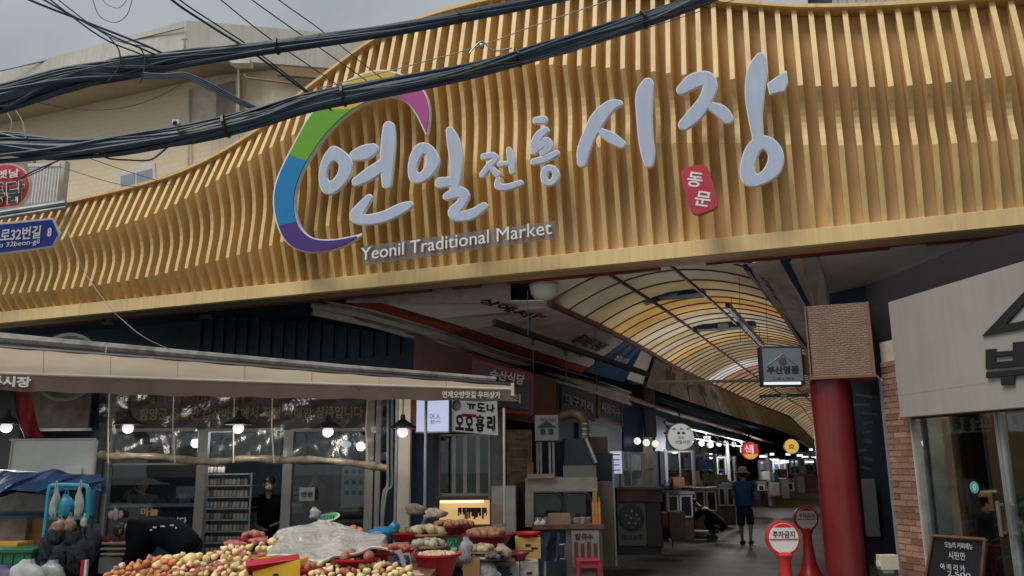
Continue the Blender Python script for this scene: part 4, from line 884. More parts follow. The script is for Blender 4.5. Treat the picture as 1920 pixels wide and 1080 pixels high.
# covers above so that no daylight falls into the gaps
rc = Thing('daylight_cover', 'dark cover added against daylight between the gate and the corner shop', 'roof', (2.5, 12.5, 4.0))
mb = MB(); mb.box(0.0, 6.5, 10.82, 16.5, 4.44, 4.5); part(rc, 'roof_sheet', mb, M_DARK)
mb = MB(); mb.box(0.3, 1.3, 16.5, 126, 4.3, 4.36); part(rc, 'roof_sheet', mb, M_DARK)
# ================================================================== DARK WALL UNDER THE GATE, LEFT
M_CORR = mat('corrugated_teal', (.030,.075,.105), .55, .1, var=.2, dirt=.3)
cw = Thing('corrugated_wall', 'dark teal corrugated wall in shade between gate and lean-to roof', 'wall', (-9, 12.6, 0))
a = PY(-80, 600, 12.6).x-3; b = PY(800, 640, 12.6).x
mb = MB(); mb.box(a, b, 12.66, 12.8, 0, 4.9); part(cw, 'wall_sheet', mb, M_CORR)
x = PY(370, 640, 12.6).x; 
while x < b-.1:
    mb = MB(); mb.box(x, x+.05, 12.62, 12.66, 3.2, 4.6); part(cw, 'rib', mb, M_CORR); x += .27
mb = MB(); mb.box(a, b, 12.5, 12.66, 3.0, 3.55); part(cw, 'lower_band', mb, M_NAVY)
for u in (200, 385): 
    mb = MB(); p = PY(u, 605-(u-200)*.06, 11.6); mb.box(p.x-.13, p.x+.13, 11.6, 11.7, p.z-.02, p.z+.03); part(cw, 'light_fitting', mb, M_GREY)
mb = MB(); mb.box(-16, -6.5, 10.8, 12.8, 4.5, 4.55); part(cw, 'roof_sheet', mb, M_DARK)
# lean-to roof edge above the awning
lt = Thing('lean_to_roof', 'grey lean-to roof edge with dented metal gutter above the awning', 'roof', PD(400, 700, 11))
E0 = [PD(-170, 608, 10.3), PD(0, 637, 10.4), PD(350, 667, 10.7), PD(640, 692, 10.95), PD(930, 714, 11.2)]
mb = MB(); mb.tube([p+Vector((0,0,.02)) for p in E0], [.075,.07,.055,.045,.035], 8); part(lt, 'gutter', mb, mat('old_gutter', (.27,.265,.245), .7, .1, var=.25, scale=9, dirt=.6), smooth=True)
mb = MB(); mb.tube([p+Vector((0,0,-.055))+C_Y*.03 for p in E0], [.035,.033,.03,.026,.02], 6); part(lt, 'edge_pipe', mb, mat('worn_zinc', (.38,.37,.34), .5, .3, dirt=.6))
mb = MB(); V = []; F = []
for p in E0: V += [p+Vector((0,0,.03)), p+C_Y*3.4+Vector((0,0,.35)), p+Vector((0,0,.0)), p+C_Y*3.4+Vector((0,0,.32))]
for k in range(4):
    o = 4*k; F += [(o, o+4, o+5, o+1), (o+2, o+3, o+7, o+6)]
mb.add(V, F, True); part(lt, 'roof_sheet', mb, M_DARK)
mb = MB(); mb.tube(catmull3([PD(200,648,10.3), PD(198,662,10.25), PD(190,672,10.2), PD(178,680,10.15)]), .008, 5); part(lt, 'dangling_cord', mb, M_WW)
# brown tile-coloured block right of it
bw_ = Thing('brown_stall_front', 'reddish brown boarded stall front above the hut with a dark framed menu sign', 'stall front', PD(950, 760, 12.2))
mb = MB(); mb.plate([PD(776,690,12.4), PD(776,628,12.4), PD(1043,712,13.6), PD(1043,800,13.6), PD(776,760,12.4)][::-1], .1, -C_Y); part(bw_, 'board', mb, mat('red_brown_board', (.14,.058,.042), .75, var=.15, dirt=.3))
mb = MB(); mb.plate([PD(885,672,12.3), PD(1000,702,12.35), PD(1000,778,12.35), PD(885,768,12.3)][::-1], .06, -C_Y); part(bw_, 'sign_frame', mb, mat('frame_red', (.22,.02,.02), .6))
mb = MB(); mb.plate([PD(893,680,12.23), PD(992,708,12.28), PD(992,768,12.28), PD(893,758,12.23)][::-1], .03, -C_Y); part(bw_, 'sign_face', mb, mat('sign_dark', (.035,.035,.05), .6))
ctext(bw_, '수산식당', 918, 697, 984, 716, 12.16, mat('sign_tan', (.40,.27,.18), .7), .03, rot=-12)
ctext(bw_, '회', 958, 738, 976, 756, 12.2, MATS['sign_tan'], .02)
# ================================================================== AWNING
dv = lambda u: 9.0+1.3*u/960; db = lambda u: 10.15+.5*u/960
US = [-170, 0, 160, 320, 480, 640, 800, 962]
vt = lambda u: float(np.interp(u, [-170,0,300,640,962], [691,701,711,722,731])); vb = lambda u: float(np.interp(u, [-170,0,300,640,962], [722,732,742,748,753]))
vk = lambda u: float(np.interp(u, [-170,0,360,640,962], [632,651,677,700,722]))
aw = Thing('shop_awning', 'beige retractable awning with brown valance and white lettering over the produce stall', 'awning', PD(480, 760, 9.7))
M_AWN = mat('awning_cloth', (.37,.305,.22), .85, var=.10, scale=1.2, dirt=.35, bump=.3, bscale=12); M_VAL = mat('valance_cloth', (.165,.11,.082), .85, var=.08)
mb = MB()
def awf(a, b):
    u = -170+1132*a; P0 = PD(u, vk(u), db(u)); P1 = PD(u, vt(u), dv(u)); p = P0.lerp(P1, b); p.z -= (.035+.02*math.sin(a*14))*math.sin(math.pi*b)+.006*math.sin(a*75+b*3); return p
mb.grid(awf, 60, 8); k0 = len(mb.v); mb.grid(lambda a, b: awf(a, b)-Vector((0,0,.012)), 60, 8); part(aw, 'fabric', mb, M_AWN, smooth=True)
mb = MB(); mb.grid(lambda a, b: (lambda u: PD(u, vt(u), dv(u)).lerp(PD(u, vb(u)+1.2*math.sin(a*75), dv(u)), b)-C_Y*(.01+.006*math.sin(a*90)*b))(-170+1132*a), 110, 3); mb.grid(lambda a, b: (lambda u: PD(u, vt(u), dv(u)).lerp(PD(u, vb(u)+1.2*math.sin(a*75), dv(u)), b)-C_Y*(.004+.006*math.sin(a*90)*b))(-170+1132*a), 110, 3)
part(aw, 'valance', mb, M_VAL, smooth=True)
for q in range(1, 9):
    mb = MB(); mb.tube([awf(q/9, b/8)+Vector((0,0,.004)) for b in range(9)], .0035, 4); part(aw, 'seam', mb, mat('seam_dark', (.29,.235,.165), .9))
mb = MB(); mb.tube([PD(u, vt(u)-1, dv(u)) for u in US], .018, 8); part(aw, 'front_bar', mb, M_CREAM, smooth=True)
mb = MB(); mb.tube([PD(u, vk(u), db(u)) for u in US], .03, 8); part(aw, 'roller', mb, M_BLACK)
mb = MB(); mb.cb(958, 718, 964, 742, 10.28, .05); part(aw, 'end_cap', mb, M_CREAM)
for u in (250, 700):
    mb = MB(); q = PD(u+60, vk(u)+40, db(u)); q2 = PD(u-30, vt(u)+4, 9.9); mb.tube([q, q2, PD(u, vt(u)+6, dv(u)+.06)], .018, 6); part(aw, 'folding_arm', mb, M_STEEL)
def vtext(s, u0, u1, v0, v1, b=.02):
    um = (u0+u1)/2; a = PD(u0, (v0+v1)/2, dv(u0)-.035); c = PD(u1, (v0+v1)/2+(vb(u1)-vb(u0))*.8, dv(u1)-.035)
    text(aw, s, (a+c)/2, c-a, (0,0,1), (c-a).length, (PD(um, v0, dv(um))-PD(um, v1, dv(um))).length, M_TXTW, b)
vtext('통시장', -22, 58, 704, 724, .04); vtext('연제오방맛길 우리상가', 829, 938, 733, 746, .02)
# ================================================================== LEFT SHOP
lsb = PD(450, 1000, 12); lsb.z = 0
ls = Thing('garlic_shop', 'dark produce shop with glass front, yellow printed banner and plastic film behind the stall', 'shop', lsb)
def lp(nm, m, *boxes, bevel=0, **k):
    mb = MB()
    for b in boxes: mb.cb(*b)
    return part(ls, nm, mb, m, bevel=bevel, **k)
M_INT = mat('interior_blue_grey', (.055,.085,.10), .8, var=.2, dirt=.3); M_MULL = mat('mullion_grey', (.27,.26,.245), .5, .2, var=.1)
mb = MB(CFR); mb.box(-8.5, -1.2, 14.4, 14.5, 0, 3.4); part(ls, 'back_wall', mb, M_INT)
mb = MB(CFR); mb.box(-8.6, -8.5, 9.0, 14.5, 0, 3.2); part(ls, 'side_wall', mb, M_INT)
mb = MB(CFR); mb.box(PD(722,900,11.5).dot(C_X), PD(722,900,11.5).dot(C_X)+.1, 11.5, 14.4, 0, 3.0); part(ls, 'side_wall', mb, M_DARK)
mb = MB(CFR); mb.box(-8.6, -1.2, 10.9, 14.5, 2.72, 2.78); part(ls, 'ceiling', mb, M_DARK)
lp('header_panel', mat('header_brown', (.060,.050,.045), .8, var=.2), (197, 735, 700, 804, 11.42, .08))
tx = mat('faded_gold', (.27,.20,.09), .8); tw_ = mat('faded_white', (.16,.15,.14), .8)
ctext(ls, '함양군 읍곡면 갑산마을에서 직접 재배한 상품입니다', 262, 763, 680, 786, 11.4, tx, .015); ctext(ls, '저희 매장 마늘은', 272, 742, 430, 755, 11.4, tw_, .0)
for bx in ((190,735,205,1010),(366,806,384,1015),(528,806,546,1010),(684,740,700,1005),(703,735,713,1005)): lp('mullion', M_MULL, (*bx, 11.36, .1), bevel=.006)
lp('transom', M_MULL, (205, 803, 366, 809, 11.37, .08), (384, 803, 528, 809, 11.37, .08), (546, 803, 684, 809, 11.37, .08))
lp('transom_bar', M_MULL, (322,809,326,862,11.4,.03)); lp('transom_bar', M_MULL, (205,868,366,872,11.4,.03))
for bx in ((206,810,365,1012),(385,810,527,866),(547,810,683,1008)): lp('glass_pane', M_GLASS, (*bx, 11.42, .01))
lp('low_wall', M_DARK, (206,965,366,1050,11.45,.05)); lp('low_wall', M_DARK, (547,962,700,1050,11.45,.05))
ctext(ls, '마늘', 264, 952, 297, 967, 11.34, mat('gold_print', (.50,.36,.13), .6), .03); ctext(ls, '갈아드립니다', 263, 970, 350, 984, 11.34, M_TXTW, .02)
mb = MB()
for dx, dy in ((0,0),(-9,3),(9,3),(0,7)): mb.ball(PD(217+dx, 968-dy, 11.35), (.05,.02,.055), 10, 6)
mb.tube([PD(217,960,11.35), PD(216,950,11.35)], .012, 5); part(ls, 'garlic_picture', mb, mat('garlic_print', (.42,.36,.33), .8))
# cream posts and conduits at the right end
cp = Thing('cream_post', 'thick cream post carrying a lit pendant in front of it, right end of shop', 'post', PD(756, 1000, 10.9))
mb = MB(); mb.cb(745, 735, 768, 1075, 10.9, .16); part(cp, 'shaft', mb, M_CREAM, bevel=.008); mb = MB(); mb.cb(739, 735, 744, 1075, 10.95, .1); part(cp, 'edge_strip', mb, M_GREY); mb = MB(); mb.cb(768.5, 735, 779, 805, 11.0, .06); part(cp, 'red_box', mb, mat('brick_red_box', (.25,.08,.05), .7))
cn = Thing('conduit_pipes', 'two thin grey conduits bending outward beside the cream post', 'pipe', PD(725, 1000, 11.3))
for du in (0, 8):
    mb = MB(); mb.tube(catmull3([PD(727+du,735,11.3), PD(727+du,860,11.3), PD(727+du,908,11.3), PD(720+du*.6,922,11.25), PD(716+du*.4,960,11.2), PD(717,1000,11.2)]), .018, 6); part(cn, 'conduit', mb, M_GREY, smooth=True)
dk = Thing('navy_back_panel', 'dark navy panel behind the conduits and cream post', 'panel', PD(735, 1000, 11.8)); mb = MB(); mb.cb(713, 735, 812, 1075, 12.0, .05); part(dk, 'panel', mb, M_NAVY)
pl_ = Thing('thin_pole', 'thin grey pole standing before the hut window from awning to crates', 'pole', PD(797, 1000, 10.6)); mb = MB(); mb.tube([PD(799,745,10.6), PD(796,1010,10.6)], .02, 8); part(pl_, 'pole', mb, M_GREY, smooth=True); mb = MB(); mb.lathe([(.12,0),(.09,.05),(.03,.16)], PD(796,1000,10.6), 10); part(pl_, 'base_cone', mb, M_DARK)
pl_ = Thing('thin_pole', 'thin pale pole standing between hut and brown posters', 'pole', PD(946, 1000, 11.2)); mb = MB(); mb.tube([PD(945,765,11.2), PD(946,1010,11.2)], .018, 8); part(pl_, 'pole', mb, M_CREAM, smooth=True); mb = MB(); mb.lathe([(.03,0),(.03,.03)], PD(946,985,11.2), 8); part(pl_, 'foot', mb, M_GREY)
# plastic film with rolled hem
M_FILM = glass('clear_film', (.92,.93,.92), .04, .22, wr=.45, wscale=4)
fm = Thing('plastic_film_curtain', 'crinkled clear plastic film curtain rolled up on a tan roll under the awning', 'curtain', PD(450, 865, 10.7))
def filmf(a, b):
    u = 186+540*a; v = 738+(122+4*math.sin(a*7))*b; dd = 10.75-.12*b+.03*math.sin(a*33+2.5*b)*(.3+b)+.012*math.sin(a*87-3*b)+.03*math.sin(11*b+a*20)
    return PD(u, v, dd)
mb = MB(); mb.grid(filmf, 110, 12); part(fm, 'film', mb, M_FILM, smooth=True)
mb = MB(); RP = [PD(u, v, 10.62) for u, v in ((186,852),(205,856),(250,855),(300,857),(350,863),(400,866),(440,862),(480,860),(530,863),(590,862),(640,866),(690,872),(726,878))]
mb.tube(catmull3(RP, 4), [(.046+.007*math.sin(k*1.3)+.006*math.sin(k*.45)) for k in range(len(catmull3(RP,4)))], 14); part(fm, 'rolled_hem', mb, mat('film_roll', (.30,.245,.18), .3, var=.35, scale=14, bump=.6, bscale=20), smooth=True)
for u in (205, 326, 440, 511, 690):
    mb = MB(); mb.tube([PD(u,738,10.6), PD(u+ru(-5,5),800,10.55), PD(u+ru(-3,3),868,10.52)], .008, 5); part(fm, 'tie_cord', mb, M_CREAM)
# pendant lamps
LP0 = None
for k, (u, v, lb) in enumerate(((12,800,'lit pendant lamp furthest left, near the red flag'),(240,801,'lit pendant lamp with wide black shade over the gap right of the whiteboard'),(447,801,'lit pendant lamp above the rack of jars'),(615,808,'lit pendant lamp above the right glass pane'),(755,808,'lit pendant lamp in front of the cream post'))):
    p = PD(u, v, 10.3)
    if k == 0:
        t = Thing('pendant_lamp', lb, 'lamp', p-Vector((0,0,.07)), 'pendant lamps under the awning'); LP0 = t
        mb = MB(); mb.lathe([(.17,.035),(.165,.05),(.09,.10),(.035,.14),(.025,.20)], p, 20); mb.lathe([(.165,.03),(.16,.04),(.08,.09),(.02,.12)], p, 20); part(t, 'shade', mb, M_BLACK, smooth=True)
        mb = MB(); mb.ball(p+Vector((0,0,-.01)), (.068,.068,.062), 14, 10); part(t, 'bulb', mb, M_BULB, smooth=True)
        mb = MB(); mb.tube([p+Vector((0,0,.19)), p+Vector((0,0,.5))], .007, 6); part(t, 'cord', mb, M_BLACK)
    else: dup(LP0.o, p-Vector((0,0,.07)), lb)
    l = bpy.data.lights.new('lamp_light', 'POINT'); l.energy = 3.5; l.color = (1,.93,.8); l.shadow_soft_size = .07; lo = bpy.data.objects.new('lamp_light', l); COL.objects.link(lo); lo.location = p-Vector((0,0,.13))
l = bpy.data.lights.new('room_fill', 'POINT'); l.energy = 20; l.color = (.85,.95,1); l.shadow_soft_size = .3; lo = bpy.data.objects.new('room_fill', l); COL.objects.link(lo); lo.location = PD(420, 815, 11.75)  # fill light added to brighten the shop interior, no fitting here
for k, (u, v, r, lb) in enumerate(((577,805,.035,'small lit bulb between two pendants inside the shop'),(649,833,.05,'low oval lit ceiling bulb at the right glass pane'))):
    p = PD(u, v, 12.2); t = Thing('ceiling_bulb', lb, 'lamp', p, 'bulbs inside the garlic shop'); mb = MB(); mb.ball(p, (r*1.5, r*1.5, r), 12, 8); part(t, 'bulb', mb, M_BULB, smooth=True); mb = MB(); mb.tube([p, p+Vector((0,0,.6))], .006, 5); part(t, 'cord', mb, M_BLACK)
# red flag, poster, whiteboard
fl = Thing('red_flag', 'curved dark red flag banner hanging at the far left under the awning', 'flag', PD(42, 815, 9.9))
mb = MB(); mb.grid(lambda a, b: PD(28+30*a+(b*b)*26-(1-a)*b*4+2*math.sin(5*b), 728+92*b, 9.9+.04*math.sin(6*a+4*b)), 8, 14); part(fl, 'cloth', mb, mat('flag_red', (.30,.01,.025), .7, var=.2), smooth=True); mb = MB(); mb.tube(catmull3([PD(26+1*k*0+b*b*22, 728+92*b, 9.92) for k, b in enumerate((0,.3,.6,1))]), .012, 6); part(fl, 'pole', mb, M_BLACK)
ps = Thing('dark_poster', 'dark brown poster panel with a green circle behind the left pendant', 'poster', PD(112, 806, 11)); mb = MB(); mb.cb(56, 728, 168, 806, 11.0, .04); part(ps, 'panel', mb, mat('poster_brown', (.085,.072,.058), .8, var=.4, scale=5))
mb = MB(); mb.lathe([(.42,0),(.42,.01)], PD(125, 688, 10.97), 30, -C_Y); part(ps, 'green_circle', mb, mat('poster_green', (.03,.07,.04), .7, var=.4)); mb = MB(); mb.lathe([(.46,0),(.46,.01)], PD(125, 688, 10.985), 30, -C_Y); part(ps, 'circle_rim', mb, mat('poster_rim', (.18,.16,.12), .7)); mb = MB(); mb.cb(54, 803, 170, 808, 10.96, .04); part(ps, 'bottom_rail', mb, M_GREY)
wbd = Thing('whiteboard', 'blank greyish board standing behind the blue tarpaulin cart', 'board', PD(95, 892, 9.6)); mb = MB(); mb.cb(20, 825, 174, 900, 9.6, .03); part(wbd, 'face', mb, mat('board_grey', (.72,.71,.66), .5, var=.04)); 
mb = MB(); mb.frame(17, 822, 177, 903, 9.58, 3, .05); part(wbd, 'frame', mb, M_CREAM); mb = MB(); mb.cb(120, 876, 152, 890, 9.57, .02); part(wbd, 'paper', mb, M_WHITE)
lf = Thing('left_wall_strip', 'dark green-grey wall strip behind the first pendant lamp', 'wall', PD(10, 1000, 11.2)); mb = MB(); mb.cb(-200, 730, 26, 1080, 11.2, .05); part(lf, 'panel', mb, mat('strip_green_grey', (.05,.06,.06), .8, dirt=.3)); mb = MB(); mb.cb(168, 730, 190, 1050, 11.3, .05); part(lf, 'post', mb, M_DARK); mb = MB(); mb.cb(26,806,170,1050,12.2,.05); part(lf, 'back_panel', mb, M_DARK)
# ------------------------------------------------------------------ cart with blue tarpaulin and bags
ct = Thing('blue_cart_frame', 'bright blue tubular cart frame with hanging bags and tarpaulin over it', 'cart', PD(130, 1078, 8.6))
M_BLU = mat('cart_blue', (.03,.30,.42), .4, var=.12)
mb = MB(); mb.tube(catmull3([PD(76,1100,8.5), PD(80,1040,8.5), PD(88,960,8.5), PD(93,918,8.5), PD(102,910,8.5), PD(140,910,8.5), PD(162,912,8.5), PD(166,930,8.5), PD(166,975,8.5)]), .022, 8); part(ct, 'tube_frame', mb, M_BLU, smooth=True)
mb = MB(); mb.cb(158, 918, 174, 980, 8.6, .04); part(ct, 'side_plate', mb, mat('cart_blue_dark', (.015,.14,.26), .5)); mb = MB(); mb.cb(86, 968, 168, 974, 8.55, .02); part(ct, 'cross_bar', mb, M_BLU)
mb = MB(); mb.cb(150, 1050, 156, 1100, 8.3, .04); part(ct, 'leg', mb, M_RED); mb = MB(); mb.cb(157, 1050, 161, 1100, 8.3, .04); part(ct, 'leg', mb, M_WHITE)
tp = Thing('blue_tarpaulin', 'crumpled dark blue tarpaulin bundled over the cart at the left edge', 'tarpaulin', PD(90, 925, 8.8))
def tarp(a, b):
    u = -60+250*a; top = 893-10*math.sin(a*3.0)+3*math.sin(a*17); bot = 925-6*a+4*math.sin(a*13)
    return PD(u, top+(bot-top)*b, 9.1-.35*b+.06*math.sin(a*15+4*b)*math.sin(b*4+a*7)+.025*math.sin(a*44+b*14)) + Vector((0,0,.008*math.sin(a*31+b*17)))
mb = MB(); mb.grid(tarp, 70, 18); part(tp, 'sheet', mb, mat('tarp_blue', (.012,.040,.105), .38, var=.35, scale=6, bump=.5, bscale=14), smooth=True)
mb = MB(); mb.grid(lambda a, b: tarp(a, b)+C_Y*.12-Vector((0,0,.03)), 40, 8); part(tp, 'under_fold', mb, MATS['tarp_blue'], smooth=True)
mb = MB(); mb.tube([PD(-60,880,9.2), PD(30,885,9.2), PD(100,890,9.1)], .02, 6); part(tp, 'pole', mb, M_STEEL)
def bag(name, label, u, v, d, sx, sz, m, n=1, cat='bag', group=None):
    p = PD(u, v, d); t = Thing(name, label, cat, p-Vector((0,0,sz)), group); mb = MB(); sd_ = ru(0, 9)
    def f(a, b):
        an = a*6.2832; h = -1+2*b; r = min(1, (1-abs(h+.25)**3.2*.62)) if h < .6 else .52-.5*(h-.6)
        if h < -.82: r *= max(.05, (h+1)/.18)
        r = max(.02, r)*(1+.14*math.sin(an*3+sd_+h*2.3)+.10*math.sin(an*8+h*5+sd_*2)+.05*math.sin(an*15-h*9))
        return p+C_X*(math.cos(an)*sx*r+sx*.12*math.sin(h*3+sd_))+C_Y*math.sin(an)*sx*.55*r+Vector((0,0,h*sz+.10*sz*math.sin(an*4+sd_)*(1-b)))
    mb.grid(f, 26, 14); part(t, 'bag_body', mb, m, smooth=True)
    if not group or m is M_BAGK: return t
    mb = MB(); mb.tube(catmull3([p+C_X*-sx*.25+Vector((0,0,sz*.95)), p+Vector((0,0,sz*1.45)), p+C_X*sx*.25+Vector((0,0,sz*.95))]), .007, 5); part(t, 'handle', mb, m); return t
M_BAGK = mat('black_bag', (.010,.014,.020), .16, var=.4, scale=9, bump=1.0, bscale=9); M_BAGC = mat('clear_bag', (.32,.33,.31), .3, var=.25, bump=.6, bscale=16); M_BAGB = mat('teal_bag', (.01,.20,.30), .35, var=.15)
M_TB = mat('tan_bag', (.24,.15,.10), .5, var=.3)
for k, (u, v, sx, sz, m, lb) in enumerate(((93,1022,.09,.17,M_BAGK,'black plastic bag hanging lowest on the left of the cart'),(118,1034,.12,.17,M_BAGK,'black plastic bag hanging low in the middle of the cart'),(150,1024,.13,.24,M_BAGK,'large black plastic bag at the right end of the cart'),(172,1006,.08,.2,M_BAGK,'slim black bag behind the large one'),(104,1000,.09,.1,M_BAGK,'small crumpled black bag under the cross bar at the left'),(136,1000,.08,.12,M_BAGK,'small crumpled black bag under the cross bar at the right'),(123,950,.08,.12,M_BAGB,'flat teal bag hanging inside the cart frame'),(148,943,.04,.15,M_BAGC,'pale see-through bag right of the teal bag'),(103,942,.04,.14,M_BAGC,'pale see-through bag left of the teal bag'),(112,984,.07,.06,M_TB,'tan paper scrap above the black bags'),(131,982,.05,.07,M_TB,'narrow tan paper scrap right of the first'),(158,978,.03,.05,M_BAGC,'small pale bag tied at the cart corner'))):
    bag('plastic_bag', lb, u, v, 8.4-.015*k, sx, sz, m, group='bags hanging on the blue cart')
# boxes and crates behind the cart
def carton(label, u0, v0, u1, v1, d, dep, m, cat='box', name='carton', lid=None, mark=None, mm=None, group=None):
    p = PD((u0+u1)/2, v1, d); t = Thing(name, label, cat, p, group); mb = MB(); mb.cb(u0, v0, u1, v1, d, dep); part(t, 'box_body', mb, m, bevel=.006)
    a = CFR.l(PD(u0, (v0+v1)/2, d)); b = CFR.l(PD(u1, (v0+v1)/2, d)); z = PD((u0+u1)/2, v0, d).z
    mb = MB(CFR); mb.box(a[0]+.01, b[0]-.01, d+.01, d+dep/2-.004, z+.001, z+.008); part(t, 'flap', mb, lid or m); mb = MB(CFR); mb.box(a[0]+.01, b[0]-.01, d+dep/2+.004, d+dep-.01, z+.001, z+.008); part(t, 'flap', mb, lid or m)
    if mark: ctext(t, mark, u0+(u1-u0)*.15, v0+(v1-v0)*.3, u1-(u1-u0)*.15, v0+(v1-v0)*.7, d-.003, mm or M_TXTK, .01)
    return t
carton('grey cloudy bag shaped box row behind the cart under the tarpaulin', -60, 922, 88, 965, 9.6, .3, mat('murky_box', (.12,.115,.10), .7, var=.4, scale=8))
carton('dull blue long box behind the cart', -60, 962, 90, 972, 9.3, .3, mat('dull_blue', (.03,.08,.12), .6))
carton('mottled grey brown carton at the left edge', -60, 972, 48, 1022, 9.0, .4, mat('murky_carton', (.17,.13,.11), .8, var=.3)); carton('orange brown carton between the green crate and the cart', 42, 974, 82, 1040, 9.1, .35, mat('orange_carton', (.32,.15,.05), .8, var=.25))
carton('thin yellow box lying on the green crate', -60, 1020, 32, 1032, 8.7, .3, mat('dull_yellow', (.50,.28,.06), .6))
gc = Thing('green_crate', 'green plastic crate at the bottom left edge', 'crate', PD(20, 1078, 8.4)); mb = MB(); mb.cb(-60, 1032, 58, 1068, 8.4, .35); part(gc, 'crate_body', mb, mat('crate_green', (.015,.14,.055), .4, var=.15), bevel=.012)
mb = MB(); mb.cb(-62, 1030, 62, 1037, 8.38, .39); part(gc, 'rim', mb, MATS['crate_green'], bevel=.004)
for k in range(4): mb = MB(); mb.cb(-20+k*20, 1040, -17+k*20, 1066, 8.39, .01); part(gc, 'rib', mb, MATS['crate_green'])
bag('woven_sack', 'pale woven sack with teal print below the green crate', 52, 1078, 8.0, .16, .14, mat('sack_pale', (.42,.44,.42), .7, var=.2), cat='sack')
bag('woven_sack', 'purple grey sack in the bottom left corner', 8, 1088, 8.0, .16, .14, mat('sack_purple', (.10,.08,.20), .6, var=.3), cat='sack')
bag('plastic_bag', 'pale bag on the ground beside the cart legs', 98, 1075, 8.1, .12, .12, M_BAGC)
# trays right of the cart
tr = Thing('stacked_trays', 'stacked white trays with red produce at the left shop pane', 'trays', PD(215, 1040, 10.2))
for k, v in enumerate((1017, 1027, 1037)): mb = MB(); mb.cb(188, v, 246, v+4, 10.2, .4); part(tr, 'tray', mb, M_CREAM, bevel=.004)
mb = MB()
for k in range(14): mb.ball(PD(ru(190,236), ru(1008,1014), ru(10.25,10.45)), .035, 8, 6)
part(tr, 'red_peppers', mb, mat('pepper_red', (.20,.025,.02), .5, var=.4))['kind'] = 'stuff'
mb = MB(); mb.cb(185, 1045, 250, 1075, 10.3, .4); part(tr, 'stand', mb, M_GREY)
# rack of jars
rk = Thing('jar_rack', 'tall metal shelf rack filled with rows of jars inside the shop', 'rack', PD(425, 1050, 11.9))
mb = MB(); [mb.cb(u, 886, u+3, 1050, 11.85, .02) for u in (383, 466)]; [mb.cb(u, 886, u+3, 1050, 12.2, .02) for u in (383, 466)]; part(rk, 'upright', mb, M_STEEL)
RV = [888+21.5*k for k in range(8)]
for v in RV: mb = MB(); mb.cb(383, v, 469, v+2.5, 11.84, .4); part(rk, 'shelf', mb, M_GREY)
jm = [mat('jar_'+n_, c_, .4, var=.1) for n_, c_ in (('cream', (.66,.60,.50)), ('grey', (.55,.56,.55)), ('amber', (.50,.32,.16)), ('brown', (.25,.20,.17)))]
jp = {}
for r, v in enumerate([869+17] + [q for q in RV[1:]]):
    n = 11 if r else 5
    for k in range(n):
        p = PD(389+k*7.2+ru(-.7,.7), v-1 if r else 886, 11.95); mi_ = 0 if rnd() < .45 else (1 if rnd() < .6 else (2 if rnd() < .5 else 3))
        if mi_ not in jp:
            t = Thing('food_jar', 'small lidded jar standing in a row on the metal rack', 'jar', p, 'jars on the metal rack'); mb = MB(); mb.lathe([(.023,0),(.026,.01),(.026,.07),(.018,.08)], p, 10); part(t, 'glass_body', mb, jm[mi_], smooth=True); mb = MB(); mb.lathe([(.022,.08),(.022,.1)], p, 10); part(t, 'lid', mb, M_WOOD); jp[mi_] = t.o
        else: dup(jp[mi_], p)
# posters and boxes behind the right pane
def poster(label, u0, v0, u1, v1, d, m, lines=0, mm=None, txt=None, tb=None, name='poster', cat='poster', th=.01, group=None):
    t = Thing(name, label, cat, PD((u0+u1)/2, v1, d), group); mb = MB(); mb.cb(u0, v0, u1, v1, d, th); part(t, 'sheet', mb, m)
    for k in range(lines):
        vv = v0+(v1-v0)*(k+.7)/(lines+.4); mb = MB(); mb.cb(u0+(u1-u0)*.12, vv-1.1, u0+(u1-u0)*ru(.6,.88), vv+1.1, d-.004, .003); part(t, 'print_line', mb, mm or M_TXTK)
    if txt:
        b_ = tb or (u0+(u1-u0)*.15, v0+(v1-v0)*.3, u1-(u1-u0)*.15, v0+(v1-v0)*.7); ctext(t, txt, *b_, d-.004, mm or M_TXTK, .02)
    return t
M_PAPER = mat('paper_grey', (.34,.35,.36), .8, var=.06)
cal = poster('pale calendar sheet with rows of small marks behind the right pane', 640, 872, 686, 952, 11.6, M_PAPER)
for k in range(9): mb = MB(); u_, v_ = 646+(k%3)*13, 880+(k//3)*20; mb.cb(u_, v_, u_+8, v_+8, 11.595, .003); part(cal, 'calendar_mark', mb, M_DARK)
poster('small white notice with three dark marks on the glass', 561, 914, 590, 939, 11.33, M_PAPER, txt='만원', mm=mat('notice_ink', (.10,.05,.04), .8)); poster('pale notice partly behind the small white one', 549, 912, 566, 945, 11.55, M_PAPER, 3); poster('reddish brown cloth strip hanging behind the right pane', 626, 880, 640, 945, 11.7, mat('strip_red_brown', (.20,.09,.06), .8, var=.3)); 
bag('hanging_bundle', 'brown bundle of dried goods hanging behind the right pane', 596, 925, 11.8, .13, .25, mat('dried_brown', (.12,.07,.05), .8, var=.5), cat='bundle'); bag('hanging_bundle', 'pale bundle beside the mullion behind the right pane', 560, 960, 11.8, .16, .18, mat('pale_goods', (.12,.13,.14), .6, var=.4), cat='bundle')
for k in range(7):
    u = 214+k*20+ru(-6,6); h = ru(10,34); carton(['dark','blue grey','green','dim brown','narrow dark','grey','teal'][k]+' goods box on the counter behind the left pane', u, 950-h, u+ru(9,17), 950, 12.4+ru(0,.3), .2, mat('dim_goods_%d' % k, (ru(.03,.14), ru(.05,.14), ru(.05,.15)), .7, var=.3))
ctr = Thing('inner_counter', 'dark counter behind the left shop pane', 'counter', PD(290, 1000, 12.3)); mb = MB(); mb.cb(206, 950, 368, 1010, 12.3, .6); part(ctr, 'counter_body', mb, M_DARK); mb = MB(); mb.cb(204, 946, 370, 951, 12.27, .66); part(ctr, 'worktop', mb, M_GREY)
